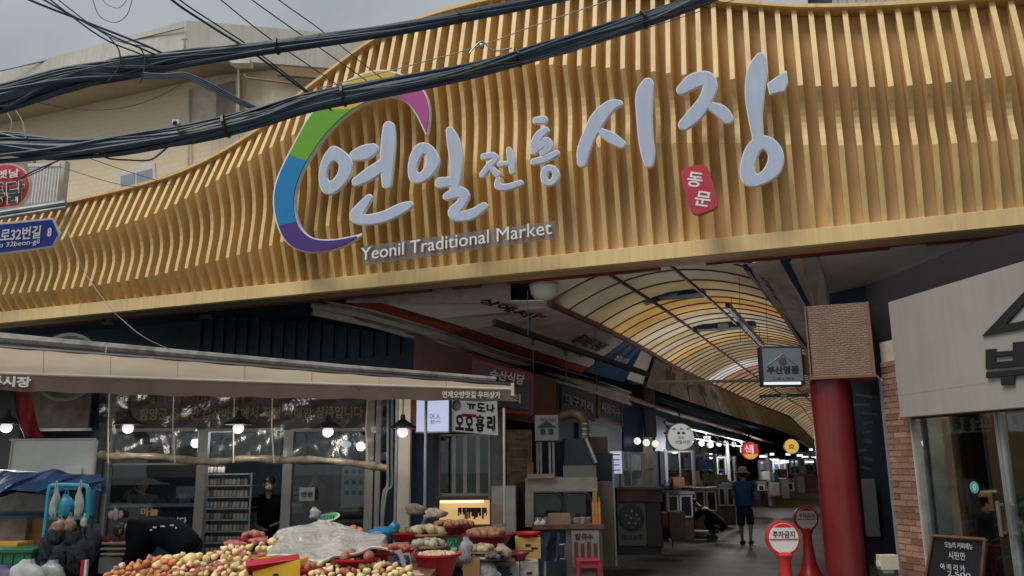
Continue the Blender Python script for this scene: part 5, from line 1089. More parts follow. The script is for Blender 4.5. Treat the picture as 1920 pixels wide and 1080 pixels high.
# ================================================================== PEOPLE
def skin_part(name, th, J, Ed, m, lvl=1, parent=None, label=None):
    me = bpy.data.meshes.new(name); me.from_pydata([tuple(Vector(j[0])-th.base) for j in J], Ed, []); me.update()
    ob = bpy.data.objects.new(name, me); COL.objects.link(ob)
    sk = ob.modifiers.new('s', 'SKIN'); sk.use_smooth_shade = True
    for i, j in enumerate(J):
        r = j[1]; me.skin_vertices[0].data[i].radius = r if isinstance(r, tuple) else (r, r)
        me.skin_vertices[0].data[i].use_root = (i == 0)
    ob.modifiers.new('b', 'SUBSURF').levels = lvl
    dg = bpy.context.evaluated_depsgraph_get(); dg.update(); m2 = bpy.data.meshes.new_from_object(ob.evaluated_get(dg))
    COL.objects.unlink(ob); bpy.data.objects.remove(ob)
    for p in m2.polygons: p.use_smooth = True
    m2.materials.clear(); m2.materials.append(m); o = bpy.data.objects.new(name, m2); COL.objects.link(o); o.parent = parent or th.o
    if label: o['label'] = label
    return o
SK = mat('skin', (.36,.21,.14), .55, var=.05); HAIR = mat('hair', (.018,.014,.012), .5, var=.2)
def person(label, base, fwd, J, cloth, hat=None, mask=False, longs=False, hairs=True, short=True, face=True, bulk=1.0):
    base = Vector(base); fwd = Vector((fwd[0], fwd[1], 0)).normalized(); rt = Vector((fwd.y, -fwd.x, 0)); t = Thing('person', label, 'person', base)
    W = {k: base+rt*a+fwd*b+Vector((0,0,c)) for k, (a, b, c) in J.items()}
    V = []; idx = {}; Ed = []
    def a(k, r, par=None, pos=None):
        idx[k] = len(V); V.append((pos if pos is not None else W[k], r))
        if par: Ed.append((idx[par], idx[k]))
    a('pelvis', (.13,.10)); a('belly', (.125,.095), 'pelvis'); a('chest', (.145,.10), 'belly'); a('neck', .05, 'chest'); a('head0', .062, 'neck'); a('head1', (.078,.095), 'head0'); a('head2', (.07,.085), 'head1')
    for s in 'lr':
        a('sh'+s, .058, 'chest'); a('el'+s, .042, 'sh'+s); a('wr'+s, .028, 'el'+s)
        h = (W['ha'+s]-W['wr'+s]).normalized(); sd_ = h.cross(Vector((0,0,1))); sd_ = sd_.normalized() if sd_.length > .1 else rt
        a('pm'+s, (.04,.022), 'wr'+s, W['wr'+s]+h*.06)
        for q in range(4):
            o = sd_*(q-1.5)*.021; ln = (.062,.072,.068,.052)[q]
            a('f%d%s' % (q, s), .0095, 'pm'+s, W['wr'+s]+h*.10+o); a('g%d%s' % (q, s), .0085, 'f%d%s' % (q, s), W['wr'+s]+h*(.10+ln)+o-Vector((0,0,.006)))
        a('t'+s, .011, 'pm'+s, W['wr'+s]+h*.07+sd_*.045); a('u'+s, .009, 't'+s, W['wr'+s]+h*.11+sd_*.058)
        a('hp'+s, .082, 'pelvis', W['hp'+s].lerp(W['kn'+s], .3)); a('kn'+s, .058, 'hp'+s); a('cf'+s, .05, 'kn'+s, W['kn'+s].lerp(W['an'+s], .35)); a('an'+s, .034, 'cf'+s); a('to'+s, (.036,.028), 'an'+s)
    skin_part('body', t, V, Ed, SK)
    def cl(nm, ch, m, g=1.0):
        v2 = []; e2 = []; pos = {}
        for k, r, par in ch:
            pos[k] = len(v2); v2.append((W[k], (r[0]*bulk, r[1]*bulk) if isinstance(r, tuple) else r*bulk))
            if par: e2.append((pos[par], pos[k]))
        return skin_part(nm, t, v2, e2, m)
    W['nk'] = W['chest'].lerp(W['neck'], .55)
    for s in 'lr': W['ue'+s] = W['sh'+s].lerp(W['el'+s], .75); W['kk'+s] = W['kn'+s].lerp(W['an'+s], .1); W['wa'+s] = W['el'+s].lerp(W['wr'+s], .85); W['ak'+s] = W['kn'+s].lerp(W['an'+s], .92)
    W['hem'] = W['pelvis']+(W['pelvis']-W['belly'])*.35; W['ws'] = W['pelvis'].lerp(W['belly'], .3)
    for s in 'lr': W['th'+s] = W['hp'+s].lerp(W['kn'+s], .3)
    ch = [('hem',(.16,.13),None),('pelvis',(.17,.135),'hem'),('belly',(.165,.13),'pelvis'),('chest',(.18,.13),'belly'),('nk',(.07,.065),'chest')]
    for s in 'lr':
        ch += [('sh'+s,.082,'chest'),('ue'+s,.068,'sh'+s)]
        if longs: ch += [('el'+s,.058,'ue'+s),('wa'+s,.042,'el'+s)]
    cl('shirt', ch, cloth[0])
    bulk = min(bulk, 1.05); ch = [('ws',.12,None),('pelvis',.14,'ws')]
    for s in 'lr':
        ch += [('th'+s,.10,'pelvis'),('kn'+s,.085,'th'+s)]
        ch += [('kk'+s,.085,'kn'+s)] if short else [('ak'+s,.055,'kn'+s)]
    cl('shorts' if short else 'trousers', ch, cloth[1])
    for s in 'lr':
        v = (W['to'+s]-W['an'+s]); mb = MB(); c = W['an'+s].lerp(W['to'+s], .55); X = Vector((v.x, v.y, 0)); X = X.normalized() if X.length > .01 else fwd
        mb.obox((c.x, c.y, max(base.z+.04, c.z-.01)), .125, .045, .038, X, Vector((-X.y, X.x, 0)), (0,0,1)); part(t, 'shoe', mb, cloth[2], bevel=.02)
    hc = W['head1']; up = (W['head2']-W['head0']).normalized(); hf = J.get('_hf'); hf = (rt*hf[0]+fwd*hf[1]+Vector((0,0,hf[2]))).normalized() if hf else fwd
    if hairs:
        mb = MB(); mb.ball(hc+up*.042-hf*.034, (.086,.088,.082), 14, 10, .05); part(t, 'hair', mb, HAIR, smooth=True)
    if face:
        sd_ = hf.cross(up).normalized(); mb = MB()
        for s in (-1, 1): mb.ball(hc+hf*.088+sd_*s*.032+up*.008, .011, 8, 6)
        part(t, 'eye', mb, M_TXTK); mb = MB(); mb.ball(hc+hf*.098-up*.02, (.014,.016,.02), 8, 6); part(t, 'nose', mb, SK, smooth=True)
        mb = MB(); mb.ball(hc+hf*.088-up*.05, (.024,.01,.007), 8, 6); part(t, 'mouth', mb, mat('lips', (.25,.09,.07), .5))
    for s in (-1, 1):
        sd_ = hf.cross(up).normalized(); mb = MB(); mb.ball(hc+sd_*s*.085-up*.005, (.014,.022,.03), 8, 6); part(t, 'ear', mb, SK, smooth=True)
    if mask: mb = MB(); mb.ball(hc+hf*.055-up*.035, (.058,.06,.042), 12, 8); part(t, 'face_mask', mb, M_WHITE, smooth=True)
    if hat:
        mb = MB(); mb.lathe([(.175,.0),(.18,.01),(.10,.045),(.095,.12),(.05,.15),(.0,.152)], hc+up*.045, 20, up); part(t, 'hat', mb, hat, smooth=True)
    return t
STAND = dict(pelvis=(0,0,.88), belly=(0,0,1.04), chest=(0,0,1.24), neck=(0,.0,1.40), head0=(0,.01,1.46), head1=(0,.02,1.535), head2=(0,.02,1.585),
  shl=(-.17,0,1.33), shr=(.17,0,1.33), ell=(-.25,-.02,1.08), elr=(.25,-.02,1.08), wrl=(-.26,.06,.86), wrr=(.26,.06,.86), hal=(-.26,.10,.70), har=(.26,.10,.70),
  hpl=(-.09,0,.82), hpr=(.09,0,.82), knl=(-.10,.02,.46), knr=(.10,.02,.46), anl=(-.10,0,.08), anr=(.10,0,.08), tol=(-.11,.16,.04), tor=(.11,.16,.04))
NAVYC = mat('navy_cloth', (.008,.055,.17), .8, var=.3, bump=1.0, bscale=9); DARKC = mat('dark_cloth', (.012,.018,.035), .85, var=.3, bump=1.0, bscale=9); BLKC = mat('black_cloth', (.004,.005,.008), .9, var=.4, bump=1.0, bscale=8, spec=.2); WHC = mat('pale_cloth', (.42,.44,.46), .85, var=.06); SHOE = mat('shoe_dark', (.02,.02,.02), .6)
AY = Vector((0,1,0)); AX = Vector((1,0,0))
J = dict(STAND); J.update(knr=(.09,.12,.46), anr=(.09,-.04,.12), tor=(.09,.05,.03), knl=(-.11,.03,.46), anl=(-.12,.12,.07), tol=(-.12,.27,.04), elr=(.26,.04,1.1), wrr=(.24,.22,1.02), har=(.22,.34,1.0), ell=(-.25,.04,1.1), wrl=(-.22,.2,1.0), hal=(-.2,.32,.98), chest=(0,.03,1.24), neck=(0,.05,1.40), head0=(0,.06,1.45), head1=(0,.08,1.53), head2=(0,.08,1.58))
J = {k: tuple(x*.93 for x in v) for k, v in J.items()}
g = PZ(1401, 1022, .006); person('person walking away up the alley in navy blue shirt, dark shorts and pale hat', (g.x, g.y, .006), (0.05, 1), J, (NAVYC, DARKC, SHOE), hat=mat('hat_straw', (.30,.27,.21), .8, bump=.4), short=True, bulk=1.22)
# crouching person
J = dict(STAND); J.update(pelvis=(0,-.12,.26), belly=(0,.02,.42), chest=(0,.2,.56), neck=(0,.33,.66), head0=(0,.38,.69), head1=(0,.44,.72), head2=(0,.475,.75), shl=(-.16,.26,.60), shr=(.16,.26,.60), ell=(-.2,.42,.42), elr=(.2,.42,.42), wrl=(-.1,.58,.36), wrr=(.1,.58,.36), hal=(-.06,.7,.34), har=(.06,.7,.34), hpl=(-.09,-.08,.26), hpr=(.09,-.08,.26), knl=(-.14,.25,.42), knr=(.14,.25,.42), anl=(-.12,.02,.09), anr=(.12,.02,.09), tol=(-.12,.16,.05), tor=(.12,.16,.05)); J['_hf'] = (0,.8,-.6)
g = PZ(1345, 1013, .006); J = {k: (tuple(x*1.12 for x in v) if k != '_hf' else v) for k, v in J.items()}
person('person in black crouching low beside the counters, bent over a basin', (g.x, g.y, .006), (-1, -.15), J, (BLKC, BLKC, SHOE), longs=True, short=False)
# masked shop keeper
g = PD(506, 905, 12.4); g.z = g.z-1.56
J = dict(STAND); J.update(elr=(.27,.05,1.08), wrr=(.12,.28,.96), har=(.0,.36,.92), ell=(-.27,.05,1.08), wrl=(-.18,.28,1.0), hal=(-.08,.36,.98), head1=(0,.06,1.535), head2=(0,.04,1.585)); J['_hf'] = (0,1,-.15)
person('shop keeper in black with a pale face mask standing inside right of the jar rack', g, (sY+.25, -cY), J, (BLKC, BLKC, SHOE), mask=True, short=False)
# bent customer in black in front of the shop
g = PD(318, 1010, 9.6); g.z = 0
J = dict(STAND); J.update(pelvis=(0,-.25,.82), belly=(0,-.08,.98), chest=(0,.16,1.07), neck=(0,.34,1.06), head0=(0,.40,1.03), head1=(0,.47,1.0), head2=(0,.52,.99), shl=(-.19,.2,1.06), shr=(.19,.2,1.06), ell=(-.22,.25,.80), elr=(.22,.25,.80), wrl=(-.16,.36,.6), wrr=(.16,.36,.6), hal=(-.15,.42,.5), har=(.15,.42,.5), hpl=(-.1,-.22,.78), hpr=(.1,-.22,.78)); J['_hf'] = (0,.6,-.8)
t = person('person in black bending over behind the onion heap before the left pane', g-C_X*.05, (-.83, -.35), J, (BLKC, BLKC, SHOE), longs=True, short=False, bulk=1.45)
mb = MB()
for k, (u, v, r) in enumerate(((290,989,.03),(305,987,.035),(322,985,.03),(283,994,.018),(330,990,.014))): mb.ball(PD(u, v, 9.24), (r, .006, .010), 8, 5)
part(t, 'back_print', mb, WHC)
# added figure behind the left pane, standing in for a reflection
g = PD(266, 915, 13.3); g.z = g.z-1.5
J = dict(STAND); J.update(ell=(-.28,.12,1.2), wrl=(-.13,.26,1.42), hal=(-.05,.27,1.47), elr=(.28,.12,1.2), wrr=(.13,.26,1.42), har=(.05,.27,1.47))
person('figure in white shirt holding a phone up, added behind the left pane as a reflection', g, (sY, -cY), J, (WHC, DARKC, SHOE), short=False)
# ================================================================== HUT WITH WINDOWS AND SIGNS
ht = Thing('window_hut', 'small grey framed kiosk hut with sliding windows under the black lettered sign', 'kiosk', PD(875, 1000, 12.6))
def hp(nm, m, *bx, bevel=0, th=ht):
    mb = MB(); [mb.cb(*b) for b in bx]; return part(th, nm, mb, m, bevel=bevel)
hp('wall', mat('hut_grey', (.20,.20,.19), .6, var=.12), (812, 740, 946, 812, 12.6, .06), (812, 930, 925, 1060, 12.6, .06), (918, 812, 946, 1060, 12.62, .06), (808,812,822,930,12.6,.06))
hp('inner_wall', M_DARK, (780, 735, 960, 1060, 13.6, .05))
for a, b in ((822,851),(851,872),(872,896),(896,919)):
    w_ = hp('window_frame', M_ALU, (a, 814, a+3.5, 930, 12.58, .05), (b-3.5, 814, b, 930, 12.582, .05), (a+3.5, 814, b-3.5, 818, 12.583, .05), (a+3.5, 925, b-3.5, 930, 12.583, .05))
    hp('pane', M_GLASS, (a+3.5, 818, b-3.5, 925, 12.60, .01))
hp('sill', M_GREY, (815, 930, 925, 936, 12.5, .15))
mb = MB()
for k in range(16): mb.ball(PD(ru(828,915), ru(890,922), 13.1), (ru(.03,.07), .03, ru(.03,.08)), 7, 5)
part(ht, 'shelf_goods', mb, mat('shelf_goods', (.16,.18,.20), .5, var=.5, scale=12))['kind'] = 'stuff'
hp('inner_object', mat('blue_goods', (.02,.09,.17), .5), (868,888,890,920,13.2,.2)); hp('inner_object', mat('pale_goods2', (.28,.28,.26), .5), (836,893,846,912,13.1,.1))
lbx = Thing('white_lightbox', 'plain pale lilac lightbox sign hung behind the thin pole', 'sign', PD(810, 812, 11.6))
mb = MB(); mb.cb(778, 744, 842, 812, 11.66, .12); part(lbx, 'casing', mb, M_ALU); mb = MB(); mb.cb(781, 747, 841, 809, 11.645, .012); part(lbx, 'lit_face', mb, emat('lilac_glow', (.45,.50,.68), .62)); ctext(lbx, '업소', 806, 775, 826, 794, 11.64, mat('faint_print', (.30,.32,.45), .8), .0, depth=.002)
bs = Thing('lettered_sign', 'white sign with bold black Korean letters and one red bar over the hut windows', 'sign', PD(892, 815, 11.9))
mb = MB(); mb.plate([PD(851,808,11.9), PD(934,816,12.2), PD(932,748,12.2), PD(851,740,11.9)], .08); part(bs, 'panel', mb, emat('sign_white', (.62,.62,.60), .12))
Xb = (PD(934,816,12.2)-PD(851,808,11.9)).normalized()
for s_, u, v, w_, h_, mm in (('오',862,792,.13,.22,M_TXTK),('오',880,794,.13,.22,M_TXTK),('홍',900,794,.13,.25,M_TXTK),('리',921,795,.13,.25,M_TXTK),('도',902,764,.13,.13,M_TXTK),('나',920,766,.13,.13,M_TXTK),('ㅠ',884,762,.14,.08,M_TXTK)):
    text(bs, s_, PD(u, v, 11.9+.3*(u-851)/83-.02), Xb, (0,0,1), w_, h_, mm, .05)
mb = MB(); mb.plate([PD(866,781,11.94), PD(893,783,12.03), PD(893,777,12.03), PD(866,775,11.94)], .01); part(bs, 'red_bar', mb, M_TXTR); mb = MB(); mb.ball(PD(856,760,11.8), (.07,.03,.08), 12, 8); part(bs, 'round_lamp', mb, M_GREY, smooth=True)
dc = Thing('lit_display', 'warmly lit low display strip under the hut window', 'display', PD(868, 980, 12.0))
hp('back_panel', emat('warm_panel', (.62,.40,.16), .55), (824, 938, 918, 985, 12.2, .03), th=dc); hp('light_tube', emat('warm_tube', (1,.80,.48), .95), (825, 938, 907, 943, 12.1, .04), th=dc); hp('hood', M_WOOD, (820, 932, 914, 937, 12.0, .25), th=dc); hp('body', M_WOOD, (820, 985, 920, 1060, 12.0, .3), th=dc)
mb = MB()
for k in range(26): u = 858+k*2.1+ru(-2,2); h = ru(8,22); mb.cb(u, 952, u+ru(2,4), 952+h, 12.08, .03)
part(dc, 'hanging_tools', mb, mat('hanging_brown', (.06,.02,.015), .7))['kind'] = 'stuff'
cab = Thing('tall_cabinet', 'pale grey two door cabinet standing right of the lit display', 'cabinet', PD(944, 1000, 11.9))
hp('carcass', mat('cabinet_grey', (.26,.24,.215), .6, var=.08), (921, 911, 968, 1000, 11.9, .35), th=cab); hp('door', mat('cabinet_door', (.34,.32,.29), .5), (923, 913, 943, 998, 11.885, .014), (946, 913, 966, 998, 11.885, .014), th=cab); hp('door_edge', M_ALU, (943,911,945.5,1000,11.87,.02), th=cab)
hp('warm_note', mat('pinkish', (.32,.2,.15), .8), (924,945,942,980,11.878,.006), th=cab)
poster('brown flyer covered board with a cream heading behind the thin pale pole', 950, 806, 998, 936, 12.4, mat('flyer_brown', (.13,.085,.05), .8, var=.6, scale=7), 6, mat('flyer_lines', (.22,.16,.09), .8), '메뉴안내', (952,810,990,822), 'flyer_board', 'board', .05)
poster('orange strip at the right edge of the brown flyer board', 988, 866, 1000, 900, 12.35, mat('flyer_orange', (.30,.13,.03), .8, var=.4)); poster('dark printed board low between cabinet and glass cart', 970, 905, 988, 990, 12.3, mat('flyer_dark', (.05,.035,.03), .8, var=.5))
hg = poster('small grey hanging sign with a black house roof symbol', 1003, 778, 1047, 826, 12.0, mat('sign_soft_grey', (.17,.18,.18), .7), 0, None, None, None, 'house_sign', 'sign', .06)
mb = MB(); mb.plate([PD(1007,801,11.99), PD(1043,801,11.99), PD(1025,789,11.99)], .004); part(hg, 'roof_symbol', mb, M_TXTK); mb = MB(); mb.cb(1013,804,1022,814,11.99,.004); mb.cb(1028,804,1037,814,11.99,.004); part(hg, 'house_symbol', mb, M_TXTK); ctext(hg, '맛집', 1012, 783, 1040, 788, 11.99, M_TXTR, .0)
wb2 = Thing('roof_beams_left_row', 'dark brown boarded soffit over the left stall row', 'soffit', (-4.6, 14, 2.9))
mb = MB(); mb.add([(-4.3,12.9,3.25),(-3.75,16,3.15),(-3.4,28,2.75),(-3.2,45,2.8),(-8,12.9,3.3),(-8,45,3.0)], [(0,1,5,4),(1,2,5),(2,3,5)]); k0 = [(p[0],p[1],p[2]+.05) for p in mb.v]; mb.add(k0, [(0,4,5,1),(1,5,2),(2,5,3)]); part(wb2, 'soffit_board', mb, M_DARK)
mb = MB(); mb.box(-8.2, -8.1, 12.8, 46, 0, 3.4); mb.box(-8.1, -4.9, 13.9, 14, 0, 3.4); part(wb2, 'rear_wall', mb, M_DARK)
# outer skin so the sky does not show above the left row
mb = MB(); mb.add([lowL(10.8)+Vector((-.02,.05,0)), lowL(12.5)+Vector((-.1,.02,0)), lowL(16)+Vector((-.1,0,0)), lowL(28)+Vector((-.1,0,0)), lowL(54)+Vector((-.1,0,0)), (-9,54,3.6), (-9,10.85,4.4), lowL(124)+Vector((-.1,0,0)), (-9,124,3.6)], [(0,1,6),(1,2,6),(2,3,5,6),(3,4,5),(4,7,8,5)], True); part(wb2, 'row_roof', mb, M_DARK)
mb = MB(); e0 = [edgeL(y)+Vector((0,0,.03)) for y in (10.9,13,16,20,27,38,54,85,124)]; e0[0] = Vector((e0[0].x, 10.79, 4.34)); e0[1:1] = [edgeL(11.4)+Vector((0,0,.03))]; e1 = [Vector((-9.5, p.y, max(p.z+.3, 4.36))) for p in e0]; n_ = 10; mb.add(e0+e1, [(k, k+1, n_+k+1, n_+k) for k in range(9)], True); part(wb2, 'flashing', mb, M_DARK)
# stove wall and glass cart
sw_ = Thing('stove_cabinet', 'beige metal cooking cabinet with two dark rimmed rounded windows and goods on its ledge', 'cooking cabinet', PD(1053, 1075, 11.8))
M_BEI = mat('beige_enamel', (.235,.205,.165), .5, var=.15, dirt=.3)
hp('carcass', M_BEI, (985, 896, 1120, 922, 11.8, .5), (985, 922, 1001, 988, 11.8, .5), (1112, 922, 1120, 988, 11.8, .5), th=sw_); hp('rear_sheet', mat('stove_steel', (.17,.165,.155), .45, .4), (1001, 922, 1112, 988, 12.2, .05), th=sw_)
for a, b in ((1003,1056),(1058,1110)):
    P = [PD(u, v, 11.78) for u, v in ((a,985),(a,930),(a+2,924),(b-14,924),(b-4,932),(b,950),(b+1,985))]; mb = MB(); mb.tube(catmull3(P, 3), .018, 6); part(sw_, 'window_rim', mb, M_BLACK, smooth=True); hp('pane', M_GLASS, (a+2, 926, b-4, 984, 11.8, .01), th=sw_)
hp('worktop', M_WOOD, (1000, 984, 1132, 992, 11.2, .6), th=sw_); hp('base', M_DARK, (1000, 992, 1062, 1110, 11.3, .5), th=sw_); hp('base', mat('base_grey', (.15,.14,.13), .6), (1062, 992, 1130, 1110, 11.25, .5), th=sw_)
hp('folded_cloth', mat('cloth_tan', (.20,.16,.13), .8), (988, 889, 1040, 897, 11.75, .3), th=sw_)
mb = MB()
for k in range(18): p = PD(ru(1006,1108), 984, ru(11.35,11.7)); mb.lathe([(.03,0),(.035,.08),(.03,.1)], p, 8)
part(sw_, 'bowls', mb, mat('bowls', (.22,.21,.20), .4, var=.6, scale=15))['kind'] = 'stuff'
for k in range(3): u = 1114+k*5.5; mb = MB(); p = PD(u, 984, 11.3); mb.lathe([(.022,0),(.022,.26),(.009,.32),(.009,.36)], p, 10); part(sw_, 'orange_bottle', mb, mat('orange_bottle', (.40,.17,.04), .4), smooth=True)
carton('small tan carton on the ledge before the rounded windows', 1028, 964, 1070, 985, 11.3, .15, mat('tan_carton', (.27,.18,.11), .8)); 
for k, u in enumerate((1008, 1018)): bag('white_cup', ['left','right'][k]+' of two small white tubs on the stove ledge', u, 980, 11.3, .035, .035, M_WHITE, cat='tub', group='tubs on the stove ledge')
mn = poster('menu poster with dark red columns on the front of the stove counter', 1072, 995, 1124, 1064, 11.2, mat('menu_pale', (.22,.20,.18), .7, var=.15), 0, None, '칼국수', (1078,1000,1112,1012), 'menu_poster')
for k in range(4): mb = MB(); mb.cb(1077+k*12, 1016+(k%2)*3, 1084+k*12, 1052, 11.195, .004); part(mn, 'menu_column', mb, mat('menu_maroon', (.12,.03,.03), .8))
jk = Thing('navy_jacket', 'navy jacket hung over a chair back at the front of the counter', 'jacket', PD(1030, 1052, 10.9)); mb = MB(); mb.grid(lambda a, b: PD(1012+36*a+2*math.sin(9*b), 998+54*b, 10.9+.06*math.sin(9*a+3*b)-.12*math.sin(3.14*a)), 14, 12); mb.grid(lambda a, b: PD(1012+36*a, 998+54*b, 11.02), 8, 8); part(jk, 'cloth', mb, mat('jacket_navy', (.008,.028,.06), .7, var=.3), smooth=True); mb = MB(); mb.tube([PD(1048,1022,10.9), PD(1060,1020,10.9), PD(1060,1048,10.9), PD(1046,1048,10.9)], .012, 6); part(jk, 'chair_arm', mb, M_STEEL)
mb = MB(); mb.tube([PD(1022,1052,10.95), PD(1022,1110,10.95)], .02, 6); part(jk, 'chair_leg', mb, M_STEEL)
# red stool
rs_ = Thing('red_stool', 'red plastic stool at the foot of the menu poster', 'stool', PD(1102, 1100, 10.9)); bC = CFR.l(PD(1102, 1047, 10.9)); zt = bC[2]
mb = MB(CFR); mb.box(bC[0]-.15, bC[0]+.15, 10.75, 11.05, zt-.03, zt); part(rs_, 'seat', mb, mat('stool_red', (.36,.03,.045), .4), bevel=.012)
for sx in (-1, 1):
    for sy in (-1, 1): mb = MB(CFR); mb.box(bC[0]+sx*.13-.02, bC[0]+sx*.13+.02, 10.9+sy*.13-.02, 10.9+sy*.13+.02, 0, zt-.03); part(rs_, 'leg', mb, MATS['stool_red'], bevel=.005)
mb = MB(CFR); mb.box(bC[0]-.11, bC[0]+.11, 10.77, 10.79, zt-.1, zt-.03); mb.box(bC[0]-.11, bC[0]+.11, 10.77, 10.79, .12, .17); part(rs_, 'cross_bar', mb, MATS['stool_red'])
# hood and duct
hd = Thing('exhaust_hood', 'dark metal exhaust hood with silver edge above the stove', 'hood', PD(1087, 900, 12.2)); mb = MB(); mb.plate([PD(1058,900,12.2), PD(1118,900,12.2), PD(1118,868,12.2), PD(1098,822,12.2), PD(1058,822,12.2)], .7); part(hd, 'hood_body', mb, mat('hood_black', (.03,.033,.04), .4, .4), bevel=.01); mb = MB(); mb.tube([PD(1098,822,12.17), PD(1117,868,12.17)], .03, 6); part(hd, 'silver_edge', mb, M_STEEL); mb = MB(); mb.cb(1056,873,1118,896,12.15,.04); part(hd, 'front_sheet', mb, mat('hood_steel', (.16,.16,.155), .4, .5, dirt=.4))
du = Thing('bent_duct', 'tan insulated exhaust duct bending down to the hood', 'duct', PD(1095, 822, 12.3)); mb = MB(); mb.tube(catmull3([PD(1052,782,12.5), PD(1070,776,12.4), PD(1086,780,12.3), PD(1095,795,12.3), PD(1097,822,12.3)], 5), .068, 12); part(du, 'duct_pipe', mb, mat('duct_tan', (.19,.125,.085), .5, .2, var=.3), smooth=True)
for v in (796, 806, 816): mb = MB(); mb.lathe([(.078,0),(.078,.02)], PD(1097, v, 12.3), 14); part(du, 'band', mb, M_STEEL)
carton('brown box wedged beside the hood above the lilac tag', 1106, 820, 1140, 852, 12.6, .3, mat('hood_box', (.16,.105,.07), .8))
tpn = Thing('tall_brown_panel', 'tall plain brown panel closing the side of the cooking stall', 'panel', PD(1136, 1065, 12.3)); mb = MB(); mb.cb(1121, 904, 1151, 1062, 12.3, .06); part(tpn, 'panel', mb, mat('panel_brown', (.135,.105,.08), .7, var=.1)); mb = MB(); mb.cb(1151, 860, 1154, 1062, 12.28, .05); part(tpn, 'edge_post', mb, M_GREY); mb = MB(); mb.cb(1118,850,1150,903,12.5,.05); part(tpn, 'upper_board', mb, M_DARK)
lt2 = poster('narrow lilac lit tag sign hanging beside the white lit post', 1145, 846, 1166, 888, 13.2, emat('tag_glow', (.45,.50,.66), .55), 4, mat('tag_ink', (.25,.26,.38), .8), None, None, 'lit_tag', 'sign', .04)
fb = Thing('pipe_rack', 'grey metal posts and pipes in shadow behind the hood', 'pipes', PD(1020, 900, 12.6))
for u in (1006, 1012, 1029, 1036): mb = MB(); mb.cb(u, 829, u+4, 893, 12.6, .04); part(fb, 'post', mb, M_ALU)
mb = MB(); mb.cb(1001, 826, 1056, 893, 12.8, .05); part(fb, 'back', mb, M_DARK)
# stall signs on the left row
def sideplate(name, label, cat, pts, m, th=.05, txt=None, mm=None, fr=None):
    P = [PD(*p) for p in pts]; t = Thing(name, label, cat, low(type('o', (), {'v': P}))); mb = MB(); mb.plate(P, th); part(t, 'panel', mb, m)
    if fr:
        mb = MB(); mb.tube([p-C_Y*.02 for p in P]+[P[0]-C_Y*.02], .025, 4); part(t, 'frame', mb, fr)
    if txt:
        c = sum(P, Vector())/4; X = (P[1]-P[0]).normalized(); text(t, txt, c-C_Y*.05, X, (0,0,1), (P[1]-P[0]).length*.78, (P[3]-P[0]).length*.42, mm or M_TXTW, .02)
    return t
sideplate('stall_sign', 'dark stall sign with pale letters, left of the wooden framed one', 'sign', [(1053,768,14.6),(1117,790,15.6),(1117,742,15.6),(1053,722,14.6)], mat('stall_sign_dark', (.035,.04,.05), .6), .05, '대구지리', mat('pale_letters', (.24,.23,.23), .8))
sideplate('stall_sign', 'dark stall sign with a light wooden frame under the eave', 'sign', [(1122,784,15.8),(1167,798,17),(1167,754,17),(1122,736,15.8)], MATS['stall_sign_dark'], .05, '시장국수', MATS['pale_letters'], mat('light_wood', (.25,.17,.11), .7))
sideplate('navy_signboard', 'tall plain navy blue sign panel left of the arcade post', 'sign', [(1170,846,17.2),(1206,850,18),(1206,758,18),(1170,750,17.2)], M_NAVY)
sideplate('navy_signboard', 'second plain navy panel right of the arcade post', 'sign', [(1229,846,18.2),(1248,846,19),(1248,785,19),(1229,778,18.2)], M_NAVY)
ap = Thing('arcade_post', 'thick arcade post dark above and cream below with lamps round it', 'post', PD(1216, 930, 18)); mb = MB(); mb.cb(1207, 660, 1228, 820, 18, .25); part(ap, 'upper_shaft', mb, mat('post_dark', (.04,.04,.045), .6, var=.4)); mb = MB(); mb.cb(1208, 820, 1227, 1030, 18, .23); part(ap, 'lower_shaft', mb, mat('post_cream', (.62,.56,.46), .6)); mb = MB(); mb.tube([PD(1216,672,18), PD(1232,655,18)], .04, 6); mb.tube([PD(1200,715,18), PD(1218,690,18)], .04, 6); part(ap, 'brace', mb, M_BLACK); mb = MB(); mb.cb(1207, 878, 1228, 881, 17.98, .27); part(ap, 'strap', mb, M_GREY)
cbm = Thing('cross_pipe', 'long pale horizontal pipe across the alley under the vault', 'pipe', PD(1300, 716, 18)); mb = MB(); mb.tube([PD(1175,718,18), PD(1300,716,17.8), PD(1428,713,17.6)], .035, 8); part(cbm, 'pipe', mb, mat('pipe_tan', (.34,.27,.22), .6), smooth=True); mb = MB(); mb.cb(1290,713,1300,720,17.7,.1); part(cbm, 'coupling', mb, M_STEEL)
for k, (u, v, r, d) in enumerate(((1195,827,.075,17.5),(1212,830,.075,17.4),(1229,832,.07,17.6),(1315,831,.085,21),(1331,834,.095,20.5),(1348,832,.08,22),(1361,831,.06,23),(1376,833,.07,24),(1287,822,.05,19))):
    p = PD(u, v, d)
    if k == 0:
        t = Thing('globe_bulb', 'x', 'lamp', p, 'globe bulbs over the alley stalls'); mb = MB(); mb.ball(p, r, 12, 8); part(t, 'bulb', mb, M_BULB, smooth=True); mb = MB(); mb.tube([p+Vector((0,0,r)), p+Vector((0,0,r+.3))], .008, 5); part(t, 'cord', mb, M_BLACK); G0 = t.o; o = G0
    else: o = dup(G0, p)
    o['label'] = ['lit globe bulb left of the arcade post','lit globe bulb in front of the arcade post','lit globe bulb right of the arcade post','first lit globe bulb right of the white round sign','largest lit globe bulb under the small tube lamp','middle lit globe bulb of the row after the round sign','small lit globe bulb fourth in the row','last lit globe bulb before the red and yellow sign','faint bulb at the right rim of the white round sign'][k]
